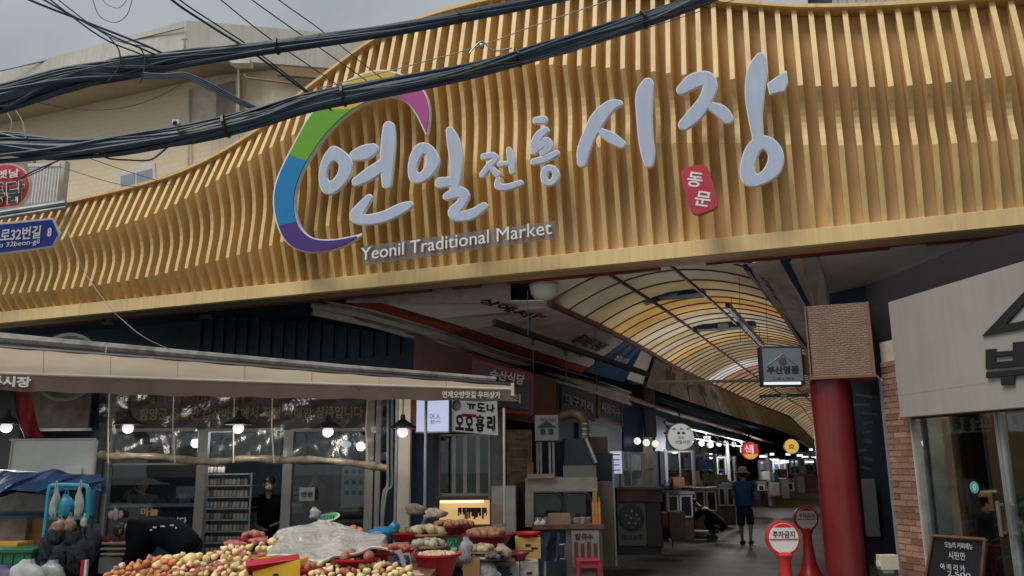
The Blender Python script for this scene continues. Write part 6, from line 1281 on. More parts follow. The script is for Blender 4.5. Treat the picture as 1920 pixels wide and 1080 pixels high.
for lx, ly in ((-2.2, 15.4), (-2.5, 21), (-2.2, 26), (-1.9, 34)):
    l = bpy.data.lights.new('stall_fill', 'POINT'); l.energy = 46 if ly > 16 else 12; l.color = (.93,.97,1); l.shadow_soft_size = .15; lo = bpy.data.objects.new('stall_fill', l); COL.objects.link(lo); lo.location = (lx, ly, 2.05)  # fill lights added in mid-alley to brighten the stall goods
# round signs
def rsign(label, u, v, rpx, d, m, rim, items):
    p = PD(u, v, d); r = rpx*d/FPX*1.02; t = Thing('round_hanging_sign', label, 'sign', p-Vector((0,0,r))); mb = MB(); mb.lathe([(r*.96,0),(r*.96,.06)], p+C_Y*.03, 36, -C_Y); part(t, 'face', mb, m); mb = MB(); mb.lathe([(r,0),(r*1.03,.02),(r*1.03,.05),(r,.075)], p+C_Y*.06, 36, -C_Y); part(t, 'rim', mb, rim); mb = MB(); mb.tube([p+Vector((0,0,r)), p+Vector((0,0,r+.25))], .015, 6); part(t, 'hanger', mb, M_BLACK)
    for s_, du_, dv_, w_, h_, mm in items: text(t, s_, PD(u+du_, v+dv_, d-.06), C_X, (0,0,1), w_, h_, mm, .02, .003)
    return t
GW = emat('round_glow', (.72,.74,.73), .28)
rsign('white round lit sign with faint dark and red writing left of the bulbs', 1276, 819, 24, 15.0, GW, M_CREAM, (('● ●',1,-7,.14,.05,mat('grey_print', (.25,.26,.3), .8)),('국수',1,2,.12,.05,MATS['grey_print']),('연일시장',4,10,.26,.06,mat('soft_red', (.60,.22,.18), .8)),('★ ★ ★',1,-15,.34,.05,mat('soft_blue', (.35,.40,.60), .8))))
ry = rsign('red round lit sign with a yellow lower edge and white syllable', 1406, 845, 16, 19.5, emat('glow_red', (.70,.04,.06), .35), M_RED, (('신',-4,-4,.14,.16,emat('glow_white', (.9,.85,.8), .5)),('I',5,-3,.04,.2,MATS['glow_white'])))
mb = MB(); p = PD(1406, 845, 19.5); r = .2; mb.plate([p-C_Y*.05+C_X*r*.95*math.cos(a)+Vector((0,0,r*.95*math.sin(a))) for a in [R_(q) for q in range(205, 336, 10)]], .01); part(ry, 'yellow_band', mb, emat('glow_yellow', (.80,.55,.12), .4))
rsign('small yellow round lit sign furthest along the alley', 1484, 837, 13, 22.5, MATS['glow_yellow'], M_YEL, (('호',0,0,.2,.12,mat('orange_print', (.55,.25,.03), .7)),))
# ================================================================== PRODUCE STALL
ps_ = Thing('produce_table', 'long low produce table under the heaped onions and basins', 'table', PD(500, 1078, 7.6)); ps_.o.location.z = ps_.o.location.z
def hs_d(v): return 8.5-(v-985)/95*1.35
def HP(u, v): return PD(u, v, hs_d(v))
TL = [(170,1084),(233,1059),(277,1049),(347,1039),(383,1041),(417,1031),(460,1022),(510,1012),(560,1012),(640,1034),(700,1048),(790,1075)]
tl = lambda u: float(np.interp(u, [q[0] for q in TL], [q[1] for q in TL]))
mb = MB(); mb.grid(lambda a, b: (lambda u: PD(u, tl(u)+8+(1175-tl(u))*b, hs_d(tl(u)+8+(1150-tl(u))*b)))(150+660*a)-Vector((0,0,.035)), 40, 14); part(ps_, 'netting', mb, mat('net_pinkbrown', (.38,.16,.08), .9, var=.6, scale=18, bump=.8))
mb = MB(CFR); mb.box(-3.2, -.7, 6.9, 8.6, .72, .78); part(ps_, 'table_top', mb, M_WOOD)
for xx in (-3.0, -.9): 
    for yy in (7.1, 8.4): mb = MB(CFR); mb.box(xx-.03, xx+.03, yy-.03, yy+.03, 0, .72); part(ps_, 'leg', mb, M_WOOD)
def bumpy(u, v, s): return PD(u, v, hs_d(v))
OM = [mat('onion_cream', (.84,.64,.31), .5, var=.15, scale=2.5, bump=.3, bscale=5, objvar=.18), mat('onion_pink', (.42,.16,.10), .55, var=.25, scale=20, objvar=.2), mat('onion_orange', (.62,.24,.09), .55, var=.2, objvar=.15)]
OL = ['cream yellow onion lying loose in the big onion heap', 'pinkish netted onion in the big onion heap', 'orange red netted onion at the left slope of the heap']
proto = {}; pts = []; tries = 0
while len(pts) < 297 and tries < 20000:
    tries += 1; u = ru(200, 780); v = ru(max(990, tl(u)), 1092)
    rp = ru(4.4, 8.6)*(1.12 if v > 1045 else 1)
    if 530 < u < 735 and v < 1044+ (u-520)*.02 : continue
    if 470 < u < 565 and v > 1032: continue
    if 770 < u: continue
    if any((a-u)**2+(b-v)**2*1.2 < (r+rp)**2*.62 for a, b, r in pts): continue
    pts.append((u, v, rp))
for u, v, rp in pts:
    k = 2 if u < 335-(v-1030)*.3 and rnd() < .85 else (1 if rnd() < .22 else 0); d = hs_d(v)-ru(0, .10); r = rp*d/FPX; p = PD(u, v, d)
    nm = 'onion'
    vk = k; k = (k, int(rnd()*4))
    if k not in proto:
        e_ = ru(.72,1.0); mb = MB(); mb.ball((0,0,0), (1,ru(.85,1),e_), 14, 9, 0); f1, f2, f3 = ru(0,6), ru(0,6), ru(2,4)
        mb.v = [q*(1+.09*math.sin(q.x*f3+f1+q.z*2)+.07*math.sin(q.y*3.4+f2)+.025*math.sin(math.atan2(q.y,q.x)*7)) for q in mb.v]; mb.v = [Vector((q.x, q.y, q.z+(.34 if q.z > e_*.92 else 0))) for q in mb.v]
        me = bpy.data.meshes.new('onion'); me.from_pydata([tuple(q) for q in mb.v], [], mb.f); me.shade_smooth(); me.materials.append(OM[vk]); proto[k] = me
    o = bpy.data.objects.new(nm, proto[k]); COL.objects.link(o); o.location = p; o.scale = (r*ru(.9,1.12), r*ru(.9,1.12), r*ru(.85,1.08)); o.rotation_euler = (ru(-1.3,1.3), ru(-1.3,1.3), ru(0,6)); o['label'] = OL[vk]; o['category'] = 'onion'; o['group'] = ('cream onions in the heap', 'pink onions in the heap', 'orange onions in the heap')[vk]
M_NET = mat('pink_net', (.46,.13,.13), .6, var=.5, scale=22, bump=1.0, bscale=30)
for k, (u, v, sx, sz, lb) in enumerate(((440,1019,.10,.035,'pink net bag of onions on the rear crest of the heap'),(488,1013,.09,.03,'second pink net bag beside the plastic sheet'),(408,1060,.05,.035,'red net scrap in the middle of the onion heap'),(330,1072,.05,.03,'red net scrap low on the left of the heap'),(600,1072,.06,.03,'red net scrap below the plastic sheet'),(455,1040,.04,.025,'small red net corner left of the yellow box'))):
    bag('net_bag', lb, u, v, hs_d(v)-.06, sx, sz, M_NET, cat='net bag')
M_SKIN = mat('dry_skin', (.50,.30,.14), .7, var=.4)
for k in range(26):
    u = ru(260, 760); v = ru(max(1015, tl(u)+6), 1085)
    if 530 < u < 735 and v < 1050: continue
    p = PD(u, v, hs_d(v)-.13); a = ru(0, 6); s_ = ru(.018,.04); X = Vector((math.cos(a), math.sin(a)*.6, ru(-.3,.5))); Y_ = Vector((-math.sin(a)*.5, .2, .8))
    mb = MB(); mb.plate([p-X*s_, p-X*.2*s_+Y_*s_*.5, p+X*s_, p+X*.1*s_-Y_*s_*.4], .002); o = single('onion_skin', mb, M_SKIN, 'dry papery onion skin flake lying on the heap', 'onion skin', 'loose onion skins on the heap')
# big yellowish ones
for k, (u, v) in enumerate(((314,1052),(358,1049))):
    p = PD(u, v, 7.55); t = single('onion', MB().ball(p, (.062,.062,.056), 16, 10), OM[0], ['largest pale onion on the left crest of the heap','large pale onion right of the largest one'][k], 'onion', 'large pale onions', smooth=True)
def basin(label, u, v, d, r, h, m, name='red_basin', cat='basin', heap=None, hm=None, n=12, squash=1):
    p = PD(u, v, d); base = p-Vector((0,0,h)); t = Thing(name, label, cat, base); mb = MB(); mb.lathe([(r*.62,0),(r*.70,h*.2),(r*.92,h*.85),(r*1.0,h),(r*1.06,h+.004),(r*1.06,h-.014),(r*.97,h-.02)], base, 28); mb2 = MB(); part(t, 'bowl', mb, m, smooth=True)
    mb = MB(); mb.lathe([(r*.60,.01),(r*.9,h*.86),(r*.96,h*.98)], base, 28)
    if heap:
        q = MB()
        for k in range(n):
            a = ru(0, 6.28); rr = r*.75*math.sqrt(rnd()); q.ball(base+Vector((math.cos(a)*rr, math.sin(a)*rr, h*.9+heap*(1.25-rr/r)*1.1)), heap*ru(.8,1.2), 9, 6, .1)
        part(t, 'heaped_produce', q, hm, smooth=True)['kind'] = 'stuff'
    return t
M_RB = mat('basin_red', (.42,.012,.022), .3, var=.08)
basin('big red basin of peeled garlic at the right end of the onion table', 819, 1038, 7.9, .215, .2, M_RB, heap=.022, hm=mat('peeled_garlic', (.62,.46,.30), .6, var=.25), n=70)
basin('red basin rim showing under the plastic sheet', 668, 1046, 7.45, .19, .07, M_RB, heap=.04, hm=OM[1], n=10); basin('red basin tilted at the right end of the plastic sheet', 700, 1034, 7.7, .17, .07, M_RB, heap=.035, hm=OM[1], n=8)
basin('red basin with small potatoes on top of the sheet, left one', 622, 993, 8.5, .10, .06, M_RB, heap=.035, hm=mat('gold_potato', (.46,.27,.09), .6, var=.3), n=22); basin('red basin with pink onions on top of the sheet, right one', 660, 1000, 8.4, .12, .08, M_RB, heap=.036, hm=OM[1], n=20)
basin('small red basin between the onions in front', 388, 1074, 7.25, .11, .06, M_RB, heap=.03, hm=OM[1], n=6); basin('small red basin corner low in the heap', 577, 1066, 7.2, .07, .05, M_RB, heap=.03, hm=OM[1], n=5); basin('red basin near the middle right of the heap', 475, 1008, 8.3, .13, .05, M_RB, heap=.035, hm=OM[1], n=14); basin('tiny red cup in the onions at centre left', 352, 1062, 7.3, .05, .04, M_RB)
basin('red basin behind the white tags', 745, 1030, 8.2, .16, .09, M_RB, heap=.03, hm=OM[1], n=14); basin('red basin of packed goods at the rear beside the teal bag', 757, 998, 8.8, .15, .09, M_RB, heap=.03, hm=mat('brown_roots', (.22,.14,.08), .8, var=.4), n=16)
M_MIX = mat('brown_onion', (.30,.15,.07), .6, var=.5, scale=14); M_MUSH = mat('grey_roots', (.36,.31,.23), .8, var=.5, scale=10)
basin('wide dark red basin heaped with brown onions right of centre', 915, 1001, 9.3, .27, .16, mat('basin_maroon', (.20,.02,.03), .4), heap=.042, hm=M_MIX, n=48); basin('maroon basin of brown onions behind the green packet', 838, 985, 9.6, .17, .1, MATS['basin_maroon'], heap=.036, hm=M_MIX, n=26); basin('maroon basin of onions between the two others', 868, 985, 9.8, .14, .1, MATS['basin_maroon'], heap=.036, hm=M_MIX, n=22)
basin('flat basket of pale sliced roots before the wide maroon basin', 905, 1032, 8.8, .19, .05, M_CARD, heap=.034, hm=mat('pale_roots', (.36,.29,.19), .8, var=.5, scale=10), n=34, name='basket', cat='basket'); basin('flat tray of dark roots under the wide basin', 915, 1045, 8.7, .2, .04, M_BLACK, heap=.03, hm=mat('dark_roots', (.09,.08,.07), .8, var=.6), n=30, name='tray', cat='tray')
basin('low dish of cream bundles left of the green packet', 800, 1000, 8.9, .2, .05, M_CARD, heap=.045, hm=mat('cream_bundle', (.46,.36,.22), .7, var=.4, scale=8), n=26, name='basket', cat='basket'); basin('low dish of grey white bundles under the cream ones', 806, 1022, 8.6, .2, .04, M_CARD, heap=.035, hm=M_MUSH, n=26, name='basket', cat='basket')
def ybox(label, u0, v0, u1, v1, d, m, top, group=None, dep=.28):
    t = Thing('produce_box', label, 'box', PD((u0+u1)/2, v1, d), group); mb = MB(); mb.cb(u0, v0, u1, v1, d, dep); part(t, 'box_body', mb, m, bevel=.006); um = (u0+u1)/2; h = v1-v0
    mb = MB(); mb.cb(um-5, v0+h*.3, um+5, v0+h*.3+5, d-.004, .006); part(t, 'hand_hole', mb, M_TXTK)
    mb = MB(); mb.cb(um+6, v0+h*.45, um+18, v0+h*.55, d-.004, .005); mb.cb(um-16, v0+h*.6, um+10, v0+h*.66, d-.004, .005); part(t, 'print_mark', mb, top); return t
yb = ybox('bright yellow box with red top rim in front of the onion heap', 472, 1050, 562, 1135, 7.15, M_YEL, mat('box_print', (.40,.20,.03), .7))
mb = MB(); mb.plate([PD(460,1062,7.1), PD(562,1048,7.15), PD(560,1038,7.2), PD(460,1050,7.15)], .2); part(yb, 'red_rim', mb, M_RB, bevel=.008)
ybox('yellow orange box right of the brown onions with a red basin on it', 966, 1008, 1014, 1048, 9.5, mat('box_amber', (.52,.32,.08), .7, var=.1), M_TXTK); basin('dark red basin lid on the yellow orange box', 990, 998, 9.6, .14, .07, M_RB)
ybox('white printed carton with hand hole under the red lid', 938, 1054, 974, 1120, 9.0, mat('carton_white', (.40,.40,.38), .8, var=.1), M_TXTK); ybox('white carton with brown picture print right of the plain one', 975, 1052, 1010, 1120, 9.05, mat('carton_print', (.33,.29,.25), .8, var=.5, scale=9), M_WOOD)
basin('dark red bowl stacked on the white cartons', 973, 1036, 9.1, .1, .07, MATS['basin_maroon'])
for k, (u0, v0, u1, v1, lb) in enumerate(((696,1046,728,1080,'brown open carton behind the speckled tags'),(868,1048,900,1110,'brown carton right of the big red basin'))): carton(lb, u0, v0, u1, v1+20, 7.9+.6*k, .2, mat('carton_%d' % k, ((.36,.20,.07),(.30,.16,.05))[k], .8))
# plastic sheet over produce
sh_ = Thing('plastic_sheet', 'crumpled translucent white plastic sheet draped over the produce', 'plastic sheet', PD(610, 1045, 7.9))
TP = [(508,1012),(520,996),(545,986),(580,982),(610,976),(650,984),(690,1000),(725,1004),(728,1024)]; BT = [(500,1040),(530,1040),(560,1046),(590,1050),(608,1052),(630,1042),(660,1038),(700,1026),(728,1030)]
def itp(L, a): return (float(np.interp(a*(len(L)-1), range(len(L)), [q[0] for q in L])), float(np.interp(a*(len(L)-1), range(len(L)), [q[1] for q in L])))
def shf(a, b):
    u0, v0 = itp(TP, a); u1, v1 = itp(BT, a); u, v = u0+(u1-u0)*b, v0+(v1-v0)*b
    return PD(u, v, 8.35-.95*b+.02*math.sin(a*13+4*b)+.008*math.sin(a*37-9*b)+.02*math.sin(b*9+a*6))+Vector((0,0,.007*math.sin(a*17+b*11)+.003*math.sin(a*47+b*5)))

def sheet_mat():
    M = mat('film_over', (.52,.50,.45), .22, var=.15, scale=5, bump=1.0, bscale=5); n = M.node_tree.nodes; L = M.node_tree.links; b = n['Principled BSDF']
    z = n.new('ShaderNodeTexVoronoi'); z.inputs['Scale'].default_value = 7; z.feature = 'DISTANCE_TO_EDGE'; tq = n.new('ShaderNodeTexCoord'); zn = n.new('ShaderNodeTexNoise'); zn.inputs['Scale'].default_value = 4; zn.inputs['Detail'].default_value = 6
    ad = n.new('ShaderNodeMixRGB'); ad.inputs[0].default_value = .35; L.new(tq.outputs['Object'], ad.inputs[1]); L.new(tq.outputs['Object'], zn.inputs['Vector']); L.new(zn.outputs['Color'], ad.inputs[2]); L.new(ad.outputs[0], z.inputs['Vector'])
    bp = n.new('ShaderNodeBump'); bp.inputs['Strength'].default_value = .9; bp.inputs['Distance'].default_value = .05; L.new(z.outputs['Distance'], bp.inputs['Height']); L.new(bp.outputs[0], b.inputs['Normal']); b.inputs['Alpha'].default_value = .8; return M

mb = MB(); mb.grid(shf, 60, 26); part(sh_, 'sheet', mb, sheet_mat()); part(sh_, 'under_sheet', MB().grid(lambda a, b: shf(a, b)-Vector((0,0,.02))+C_Y*.02, 30, 12), mat('white_sheet', (.46,.44,.39), .36, var=.12, scale=6, bump=1.0, bscale=11), smooth=True); mb = MB(); mb.tube([shf(k/30, 1)+Vector((0,0,-.004)) for k in range(31)], .012, 5); part(sh_, 'hem', mb, MATS['white_sheet'], smooth=True)
gp = Thing('green_plate', 'green oval price board with pale rim standing on the sheet', 'price board', PD(615, 985, 8.6)); p = PD(616, 971, 8.55)
mb = MB(); mb.lathe([(.11,0),(.115,.006),(.11,.012)], p, 24, (0,-.35,1)); part(gp, 'rim', mb, M_WHITE, smooth=True); mb = MB(); mb.lathe([(.092,0),(.092,.004)], p+Vector((0,-.004,.013)), 24, (0,-.35,1)); part(gp, 'green_face', mb, mat('board_green', (.02,.22,.08), .5)); ctext(gp, '양파', 606, 966, 628, 974, 8.40, mat('dark_green', (.01,.06,.02), .7), .01)
bag('plastic_bag', 'twisted clear bag top beside the green price board', 590, 962, 8.5, .05, .06, M_BAGC); 
tb = bag('plastic_bag', 'bright teal blue plastic bag lying right of the sheet', 712, 1000, 8.7, .15, .07, mat('bright_teal', (.01,.17,.32), .3, var=.2, bump=.5)); bag('plastic_bag', 'teal bag tip rising behind the bright one', 738, 990, 8.75, .06, .07, MATS['bright_teal'])
for k, (pts_, lb) in enumerate(((((724,1036),(752,1030),(770,1085),(744,1092)),'speckled white price tag leaning at the carton, front one'),(((752,1038),(768,1036),(778,1084),(764,1090)),'narrow speckled price tag behind the front one'),(((776,1030),(786,1026),(792,1046),(782,1050)),'small pale tag before the cream bundles'))):
    P = [PD(u, v, 7.75+.2*k) for u, v in pts_]; t = Thing('price_tag', lb, 'price tag', low(type('o', (), {'v': P})), 'price tags'); mb = MB(); mb.plate([P[3], P[2], P[1], P[0]], .006); part(t, 'card', mb, mat('tag_speckled', (.40,.41,.42), .8, var=.15)); X = (P[1]-P[0]).normalized()
    for q, s_ in enumerate(('3','0','0')): 
        c = P[0].lerp(P[3], .22+.28*q).lerp(P[1].lerp(P[2], .22+.28*q), .5); text(t, s_, c-C_Y*.008, X, (P[0]-P[3]).normalized(), .06, .07, M_DARK, .01, .002)
gpk = Thing('green_packet', 'green foil packet standing among the roots right of the cream bundles', 'packet', PD(850, 1035, 8.5)); mb = MB(); mb.grid(lambda a, b: PD(838+22*a+1.5*math.sin(b*9), 1010+24*b, 8.5-.05*math.sin(3.14*a)+.01*math.sin(20*a+9*b)), 8, 10); mb.cb(838, 1010, 860, 1034, 8.51, .02); part(gpk, 'foil', mb, mat('foil_green', (.01,.17,.08), .3, var=.3), smooth=True); mb = MB(); mb.cb(845,1026,856,1033,8.44,.01); part(gpk, 'label_patch', mb, M_BAGC)
bag('plastic_bag', 'clear plastic bag of roots right of the green packet', 872, 1030, 8.5, .07, .12, M_BAGC); bag('plastic_bag', 'white patterned plastic bundle under the basket of sliced roots', 905, 1068, 8.6, .16, .12, mat('white_bundle', (.36,.36,.34), .6, var=.5, scale=9, bump=.8)); bag('plastic_bag', 'pale pink plastic bundle beside the white cartons', 940, 1038, 8.9, .09, .1, mat('pink_bundle', (.36,.26,.22), .6, var=.3))
bag('plastic_bag', 'teal plastic corner at the bottom between onions and cartons', 686, 1078, 7.2, .05, .05, mat('mint_plastic', (.03,.35,.28), .4)); bag('plastic_bag', 'pale speckled bundle over the maroon basins', 815, 962, 9.9, .12, .06, M_MUSH); bag('plastic_bag', 'second pale bundle near the pole foot', 780, 955, 10.2, .13, .07, mat('brownish_bundle', (.17,.12,.09), .7, var=.5)); 
cl_ = bag('pink_sack', 'pinkish cream sack at the bottom beside the big red basin', 780, 1090, 7.3, .12, .09, mat('pink_sack', (.58,.38,.28), .7, var=.15), cat='sack')
stt = Thing('produce_stand', 'dark wooden stand carrying the right hand basins', 'stand', PD(870, 1078, 9)); mb = MB(CFR); a_ = PD(745,1040,9).dot(C_X); b_ = PD(965,1040,9).dot(C_X); zz_ = PD(870,1056,8.6).z; mb.box(a_, b_, 8.75, 9.9, zz_-.05, zz_); part(stt, 'top', mb, M_WOOD); mb = MB(CFR); mb.box(a_+.05, b_-.05, 8.85, 9.8, 0, zz_-.06); part(stt, 'base', mb, M_DARK)
# ================================================================== ALLEY: ROASTER, COUNTERS, FAR STALLS
ro = Thing('roasting_machine', 'grey roasting machine with a big round dark window and red lettered top', 'machine', PD(1198, 1035, 13.8)); M_MC = mat('machine_grey', (.17,.165,.155), .5, var=.12, dirt=.4)
def rp_(nm, m, *bx, bevel=0, th=ro): return hp(nm, m, *bx, bevel=bevel, th=th)
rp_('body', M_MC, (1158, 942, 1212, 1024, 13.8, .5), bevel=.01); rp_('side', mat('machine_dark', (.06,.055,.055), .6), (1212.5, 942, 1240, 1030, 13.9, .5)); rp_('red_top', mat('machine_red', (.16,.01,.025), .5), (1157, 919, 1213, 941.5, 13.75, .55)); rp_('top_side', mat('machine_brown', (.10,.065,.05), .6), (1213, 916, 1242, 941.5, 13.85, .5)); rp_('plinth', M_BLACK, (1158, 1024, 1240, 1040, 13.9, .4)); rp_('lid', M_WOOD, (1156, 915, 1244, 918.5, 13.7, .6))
c = PD(1184, 970, 13.78); mb = MB(); mb.lathe([(.20,0),(.205,.02),(.20,.03)], c, 30, -C_Y); part(ro, 'window_ring', mb, M_BLACK, smooth=True); mb = MB(); mb.lathe([(.185,.031),(.185,.034)], c, 30, -C_Y); part(ro, 'round_window', mb, mat('oven_glass', (.012,.016,.024), .1))
for du_, dv_ in ((0,-12),(-10,-4),(9,-5),(-6,10),(7,11),(-1,1),(13,3)): mb = MB(); mb.lathe([(.018,.036),(.018,.039)], PD(1184+du_, 970+dv_, 13.78), 10, -C_Y); part(ro, 'vent_dot', mb, M_GREY)
ctext(ro, '군고구마 판매', 1163, 922, 1206, 929, 13.74, mat('gold_text', (.30,.14,.08), .7), .0); ctext(ro, '직화구이', 1167, 932, 1200, 939, 13.74, MATS['gold_text'], .0); ctext(ro, '맛있는집', 1166, 1003, 1206, 1012, 13.79, M_DARK, .02)
def counter(label, u0, v0, u1, v1, d, m, top, cases=0, group=None):
    t = Thing('stall_counter', label, 'counter', PD((u0+u1)/2, v1, d), group); rp_('base', m, (u0, v0+5, u1, v1, d, .5), th=t); rp_('top', top, (u0-2, v0, u1+2, v0+5, d-.04, .6), th=t)
    w_ = (u1-u0)/max(1, cases)
    for k in range(cases):
        mb = MB(); mb.frame(u0+k*w_+1, v0+6, u0+(k+1)*w_-1, v0+6+(v1-v0)*.45, d-.02, 3, .03); part(t, 'case_frame', mb, M_WHITE); rp_('case_glass', mat('case_dark', (.025,.035,.045), .12), (u0+k*w_+4, v0+9, u0+(k+1)*w_-4, v0+3+(v1-v0)*.45, d-.012, .012), th=t)
        rp_('drawer_front', mat('drawer_tan', (.17,.13,.10), .7, var=.4, scale=8), (u0+k*w_+3, v0+10+(v1-v0)*.48, u0+(k+1)*w_-3, v1-4, d-.012, .012), th=t)
    return t
M_CB = mat('counter_brown', (.12,.10,.08), .7, dirt=.4); M_CT = mat('counter_top_pale', (.34,.33,.31), .4, dirt=.3)
counter('pale topped glass fronted counter nearest in the left row', 1248, 922, 1300, 1016, 16, M_CB, M_CT, 2); counter('second glass fronted counter behind the crouching person', 1302, 914, 1345, 1000, 20.5, M_CB, M_CT, 2); counter('third glass fronted counter beside the walking person', 1346, 908, 1378, 985, 23, M_CB, M_CT, 2)
counter('far low counter right of the walking person', 1420, 902, 1452, 948, 28, M_CB, M_CT, 2); counter('last low counter before the red column', 1456, 898, 1490, 936, 34, M_CB, M_CT, 2); counter('cream cabinet at the far end of the left row', 1492, 890, 1526, 920, 42, M_CREAM, M_CT, 2)
def glasscase(label, u0, v0, u1, v1, d, goods, lit=None):
    t = Thing('glass_case', label, 'glass case', PD((u0+u1)/2, v1, d)); mb = MB(); mb.frame(u0, v0, u1, v1, d, 3, .04, [(u0+u1)/2]); part(t, 'frame', mb, M_ALU); mb = MB(); mb.frame(u0+3, v0+2, u1+3, v1-1, d+.5, 3, .04); part(t, 'rear_frame', mb, M_ALU); rp_('glass_pane', M_GLASS, (u0+3, v0+3, u1-3, v1-3, d+.01, .01), th=t); rp_('shelf', M_STEEL, (u0+3, (v0+v1)/2, u1-3, (v0+v1)/2+1.2, d+.06, .4), th=t)
    mb = MB()
    for k in range(16):
        mb.ball(PD(ru(u0+6,u1-6), ru((v0+v1)/2, v1-4), d+ru(.1,.4)), (ru(.04,.1), .05, ru(.03,.08)), 7, 5)
    part(t, 'goods', mb, goods)['kind'] = 'stuff'
    if lit: rp_('glow_back', emat('case_glow', (.55,.65,.75), .16), (u0+2, v0+3, u1-2, (v0+v1)/2, d+.45, .02), th=t)  # glowing panel added behind the goods to brighten the case
    if lit: rp_('case_lamp', M_BULBC, (u0+5, v0+4, u1-5, v0+4+lit, d+.1, .05), th=t)
    return t
GD = [mat('goods_orange', (.36,.17,.06), .6, var=.4, scale=9), mat('goods_pale', (.30,.28,.25), .6, var=.5, scale=9), mat('goods_blue', (.03,.08,.15), .5, var=.5), mat('goods_red', (.25,.05,.04), .6, var=.5)]
for k, a in enumerate(((1160,848,1206,914,14.3,GD[1]),(1250,845,1300,914,16.3,GD[0]),(1302,852,1342,912,18.7,GD[1]),(1344,856,1378,906,21.2,GD[2]),(1422,862,1446,900,28,GD[1],3),(1449,862,1474,898,33,GD[3],4),(1480,860,1500,890,38,GD[1],3),(1505,858,1528,886,42,GD[0],3))):
    glasscase(['tall glass case above the roasting machine','glass case of orange goods below the white round sign','glass case with pale goods under the globe bulbs','glass case left of the walking person','bright lit glass case right of the walking person','lit glass case with red goods','small lit glass case further on','furthest lit glass case of the row'][k], *a)
for k, (u, v0, v1, d) in enumerate(((1166,845,915,14.2),(1252,842,1016,15.9),(1366,830,905,21),(1441,850,950,27))):
    t = Thing('stall_post', ['thin pale post at the left of the tall glass case','white stall post at the nearest counter corner','thin grey stall post left of the red round sign','thin stall post by the bright lit case'][k], 'post', PD(u, v1, d)); rp_('shaft', M_WHITE if k < 2 else M_ALU, (u-2.5, v0, u+2.5, v1, d, .07), th=t); rp_('foot', M_BLACK, (u-4, v1-2, u+4, v1, d-.02, .1), th=t)
# upper frames of the stalls and tube lamps
for k, (u, v, w_, d) in enumerate(((1326,820,13,20),(1432,856,14,27),(1452,862,16,30),(1472,866,14,33),(1478,852,8,30),(1500,854,10,36),(1518,866,16,40),(1521,843,6,38),(1448,852,7,27),(1510,857,12,44),(1526,858,8,46),(1440,866,12,29))):
    p = PD(u, v, d); t = Thing('tube_lamp', ['short tube lamp above the globe bulbs','tube lamp first right of the red sign','tube lamp second right of the red sign','tube lamp under the yellow sign','small square lamp left of the yellow sign','lamp right of the yellow sign','long low lamp near the red column','small high lamp near the red column','small lamp on top of the bright case','thin lamp over the far cabinet','lamp touching the column edge','low lamp along the bright case'][k], 'lamp', p-Vector((0,0,.05)), 'tube lamps in the far stalls'); rp_('tube', M_BULBC, (u-w_/2, v-1.8, u+w_/2, v+1.8, d, .06), th=t); rp_('housing', M_WHITE, (u-w_/2, v-3.2, u+w_/2, v-1.9, d, .08), th=t)
mb = MB(); fr_ = Thing('stall_truss', 'thin grey overhead truss of the left stall row', 'truss', PD(1310, 830, 19))
P0, P1 = PD(1246, 792, 16), PD(1420, 834, 28)
mb.tube([P0, P1], .03, 5); part(fr_, 'chord', mb, M_BLACK); Q0, Q1 = PD(1246,812,16), PD(1420,842,28); mb = MB(); mb.tube([Q0, Q1], .025, 5); part(fr_, 'chord', mb, M_BLACK)
for k in range(10): mb = MB(); mb.tube([P0.lerp(P1, k/10), Q0.lerp(Q1, (k+.6)/10)], .016, 5); part(fr_, 'web_bar', mb, M_BLACK)
for k, (u0,v0,u1,v1,d,c_,lb) in enumerate(((1309,862,1337,880,17.4,(.01,.07,.17),'blue box high on the glass cases under the globe bulbs'),(1318,890,1342,906,18.2,(.16,.14,.12),'grey microwave-like box on the second counter'),(1345,890,1364,905,19.6,(.24,.19,.13),'tan box on the counter beside the walking person'),(1262,896,1284,912,15.6,(.36,.18,.06),'orange tray box of fried food on the nearest counter'),(1296,884,1312,908,17.2,(.30,.24,.17),'upright pale jar box between the cases'),(1430,884,1444,900,26,(.34,.33,.30),'white box on the far counter'),(1464,880,1476,896,30,(.28,.12,.08),'reddish box on the last counter'),(1500,874,1512,889,36,(.20,.17,.14),'tan box on the cream cabinet'),(1452,886,1460,902,24,(.10,.14,.2),'bluish slim box by the far counter'))):
    carton(lb, u0, v0, u1, v1, d, .25, mat('stall_box_%d' % k, c_, .6, var=.3, scale=9))
pn_ = mat('stall_tint', (.10,.15,.20), .5, var=.4)
for k in range(14):
    u = 1256+k*9.2; v = 843+(u-1256)*.10; d = 17+k*.5; h = ru(8,16); poster(['pale','bluish','dim white','tan'][k % 4]+' menu card hanging in the left stall row, '+['first','second','third','fourth','fifth','sixth','seventh','eighth','ninth','tenth','eleventh','twelfth','thirteenth','last'][k]+' from the near end', u, v, u+ru(4,7), v+h, d, mat('card_%d' % (k % 4), ((.40,.40,.38),(.12,.20,.32),(.28,.30,.32),(.30,.22,.15))[k % 4], .7, var=.2), 0, None, None, None, 'menu_card', 'card', group='menu cards hanging in the stall row')
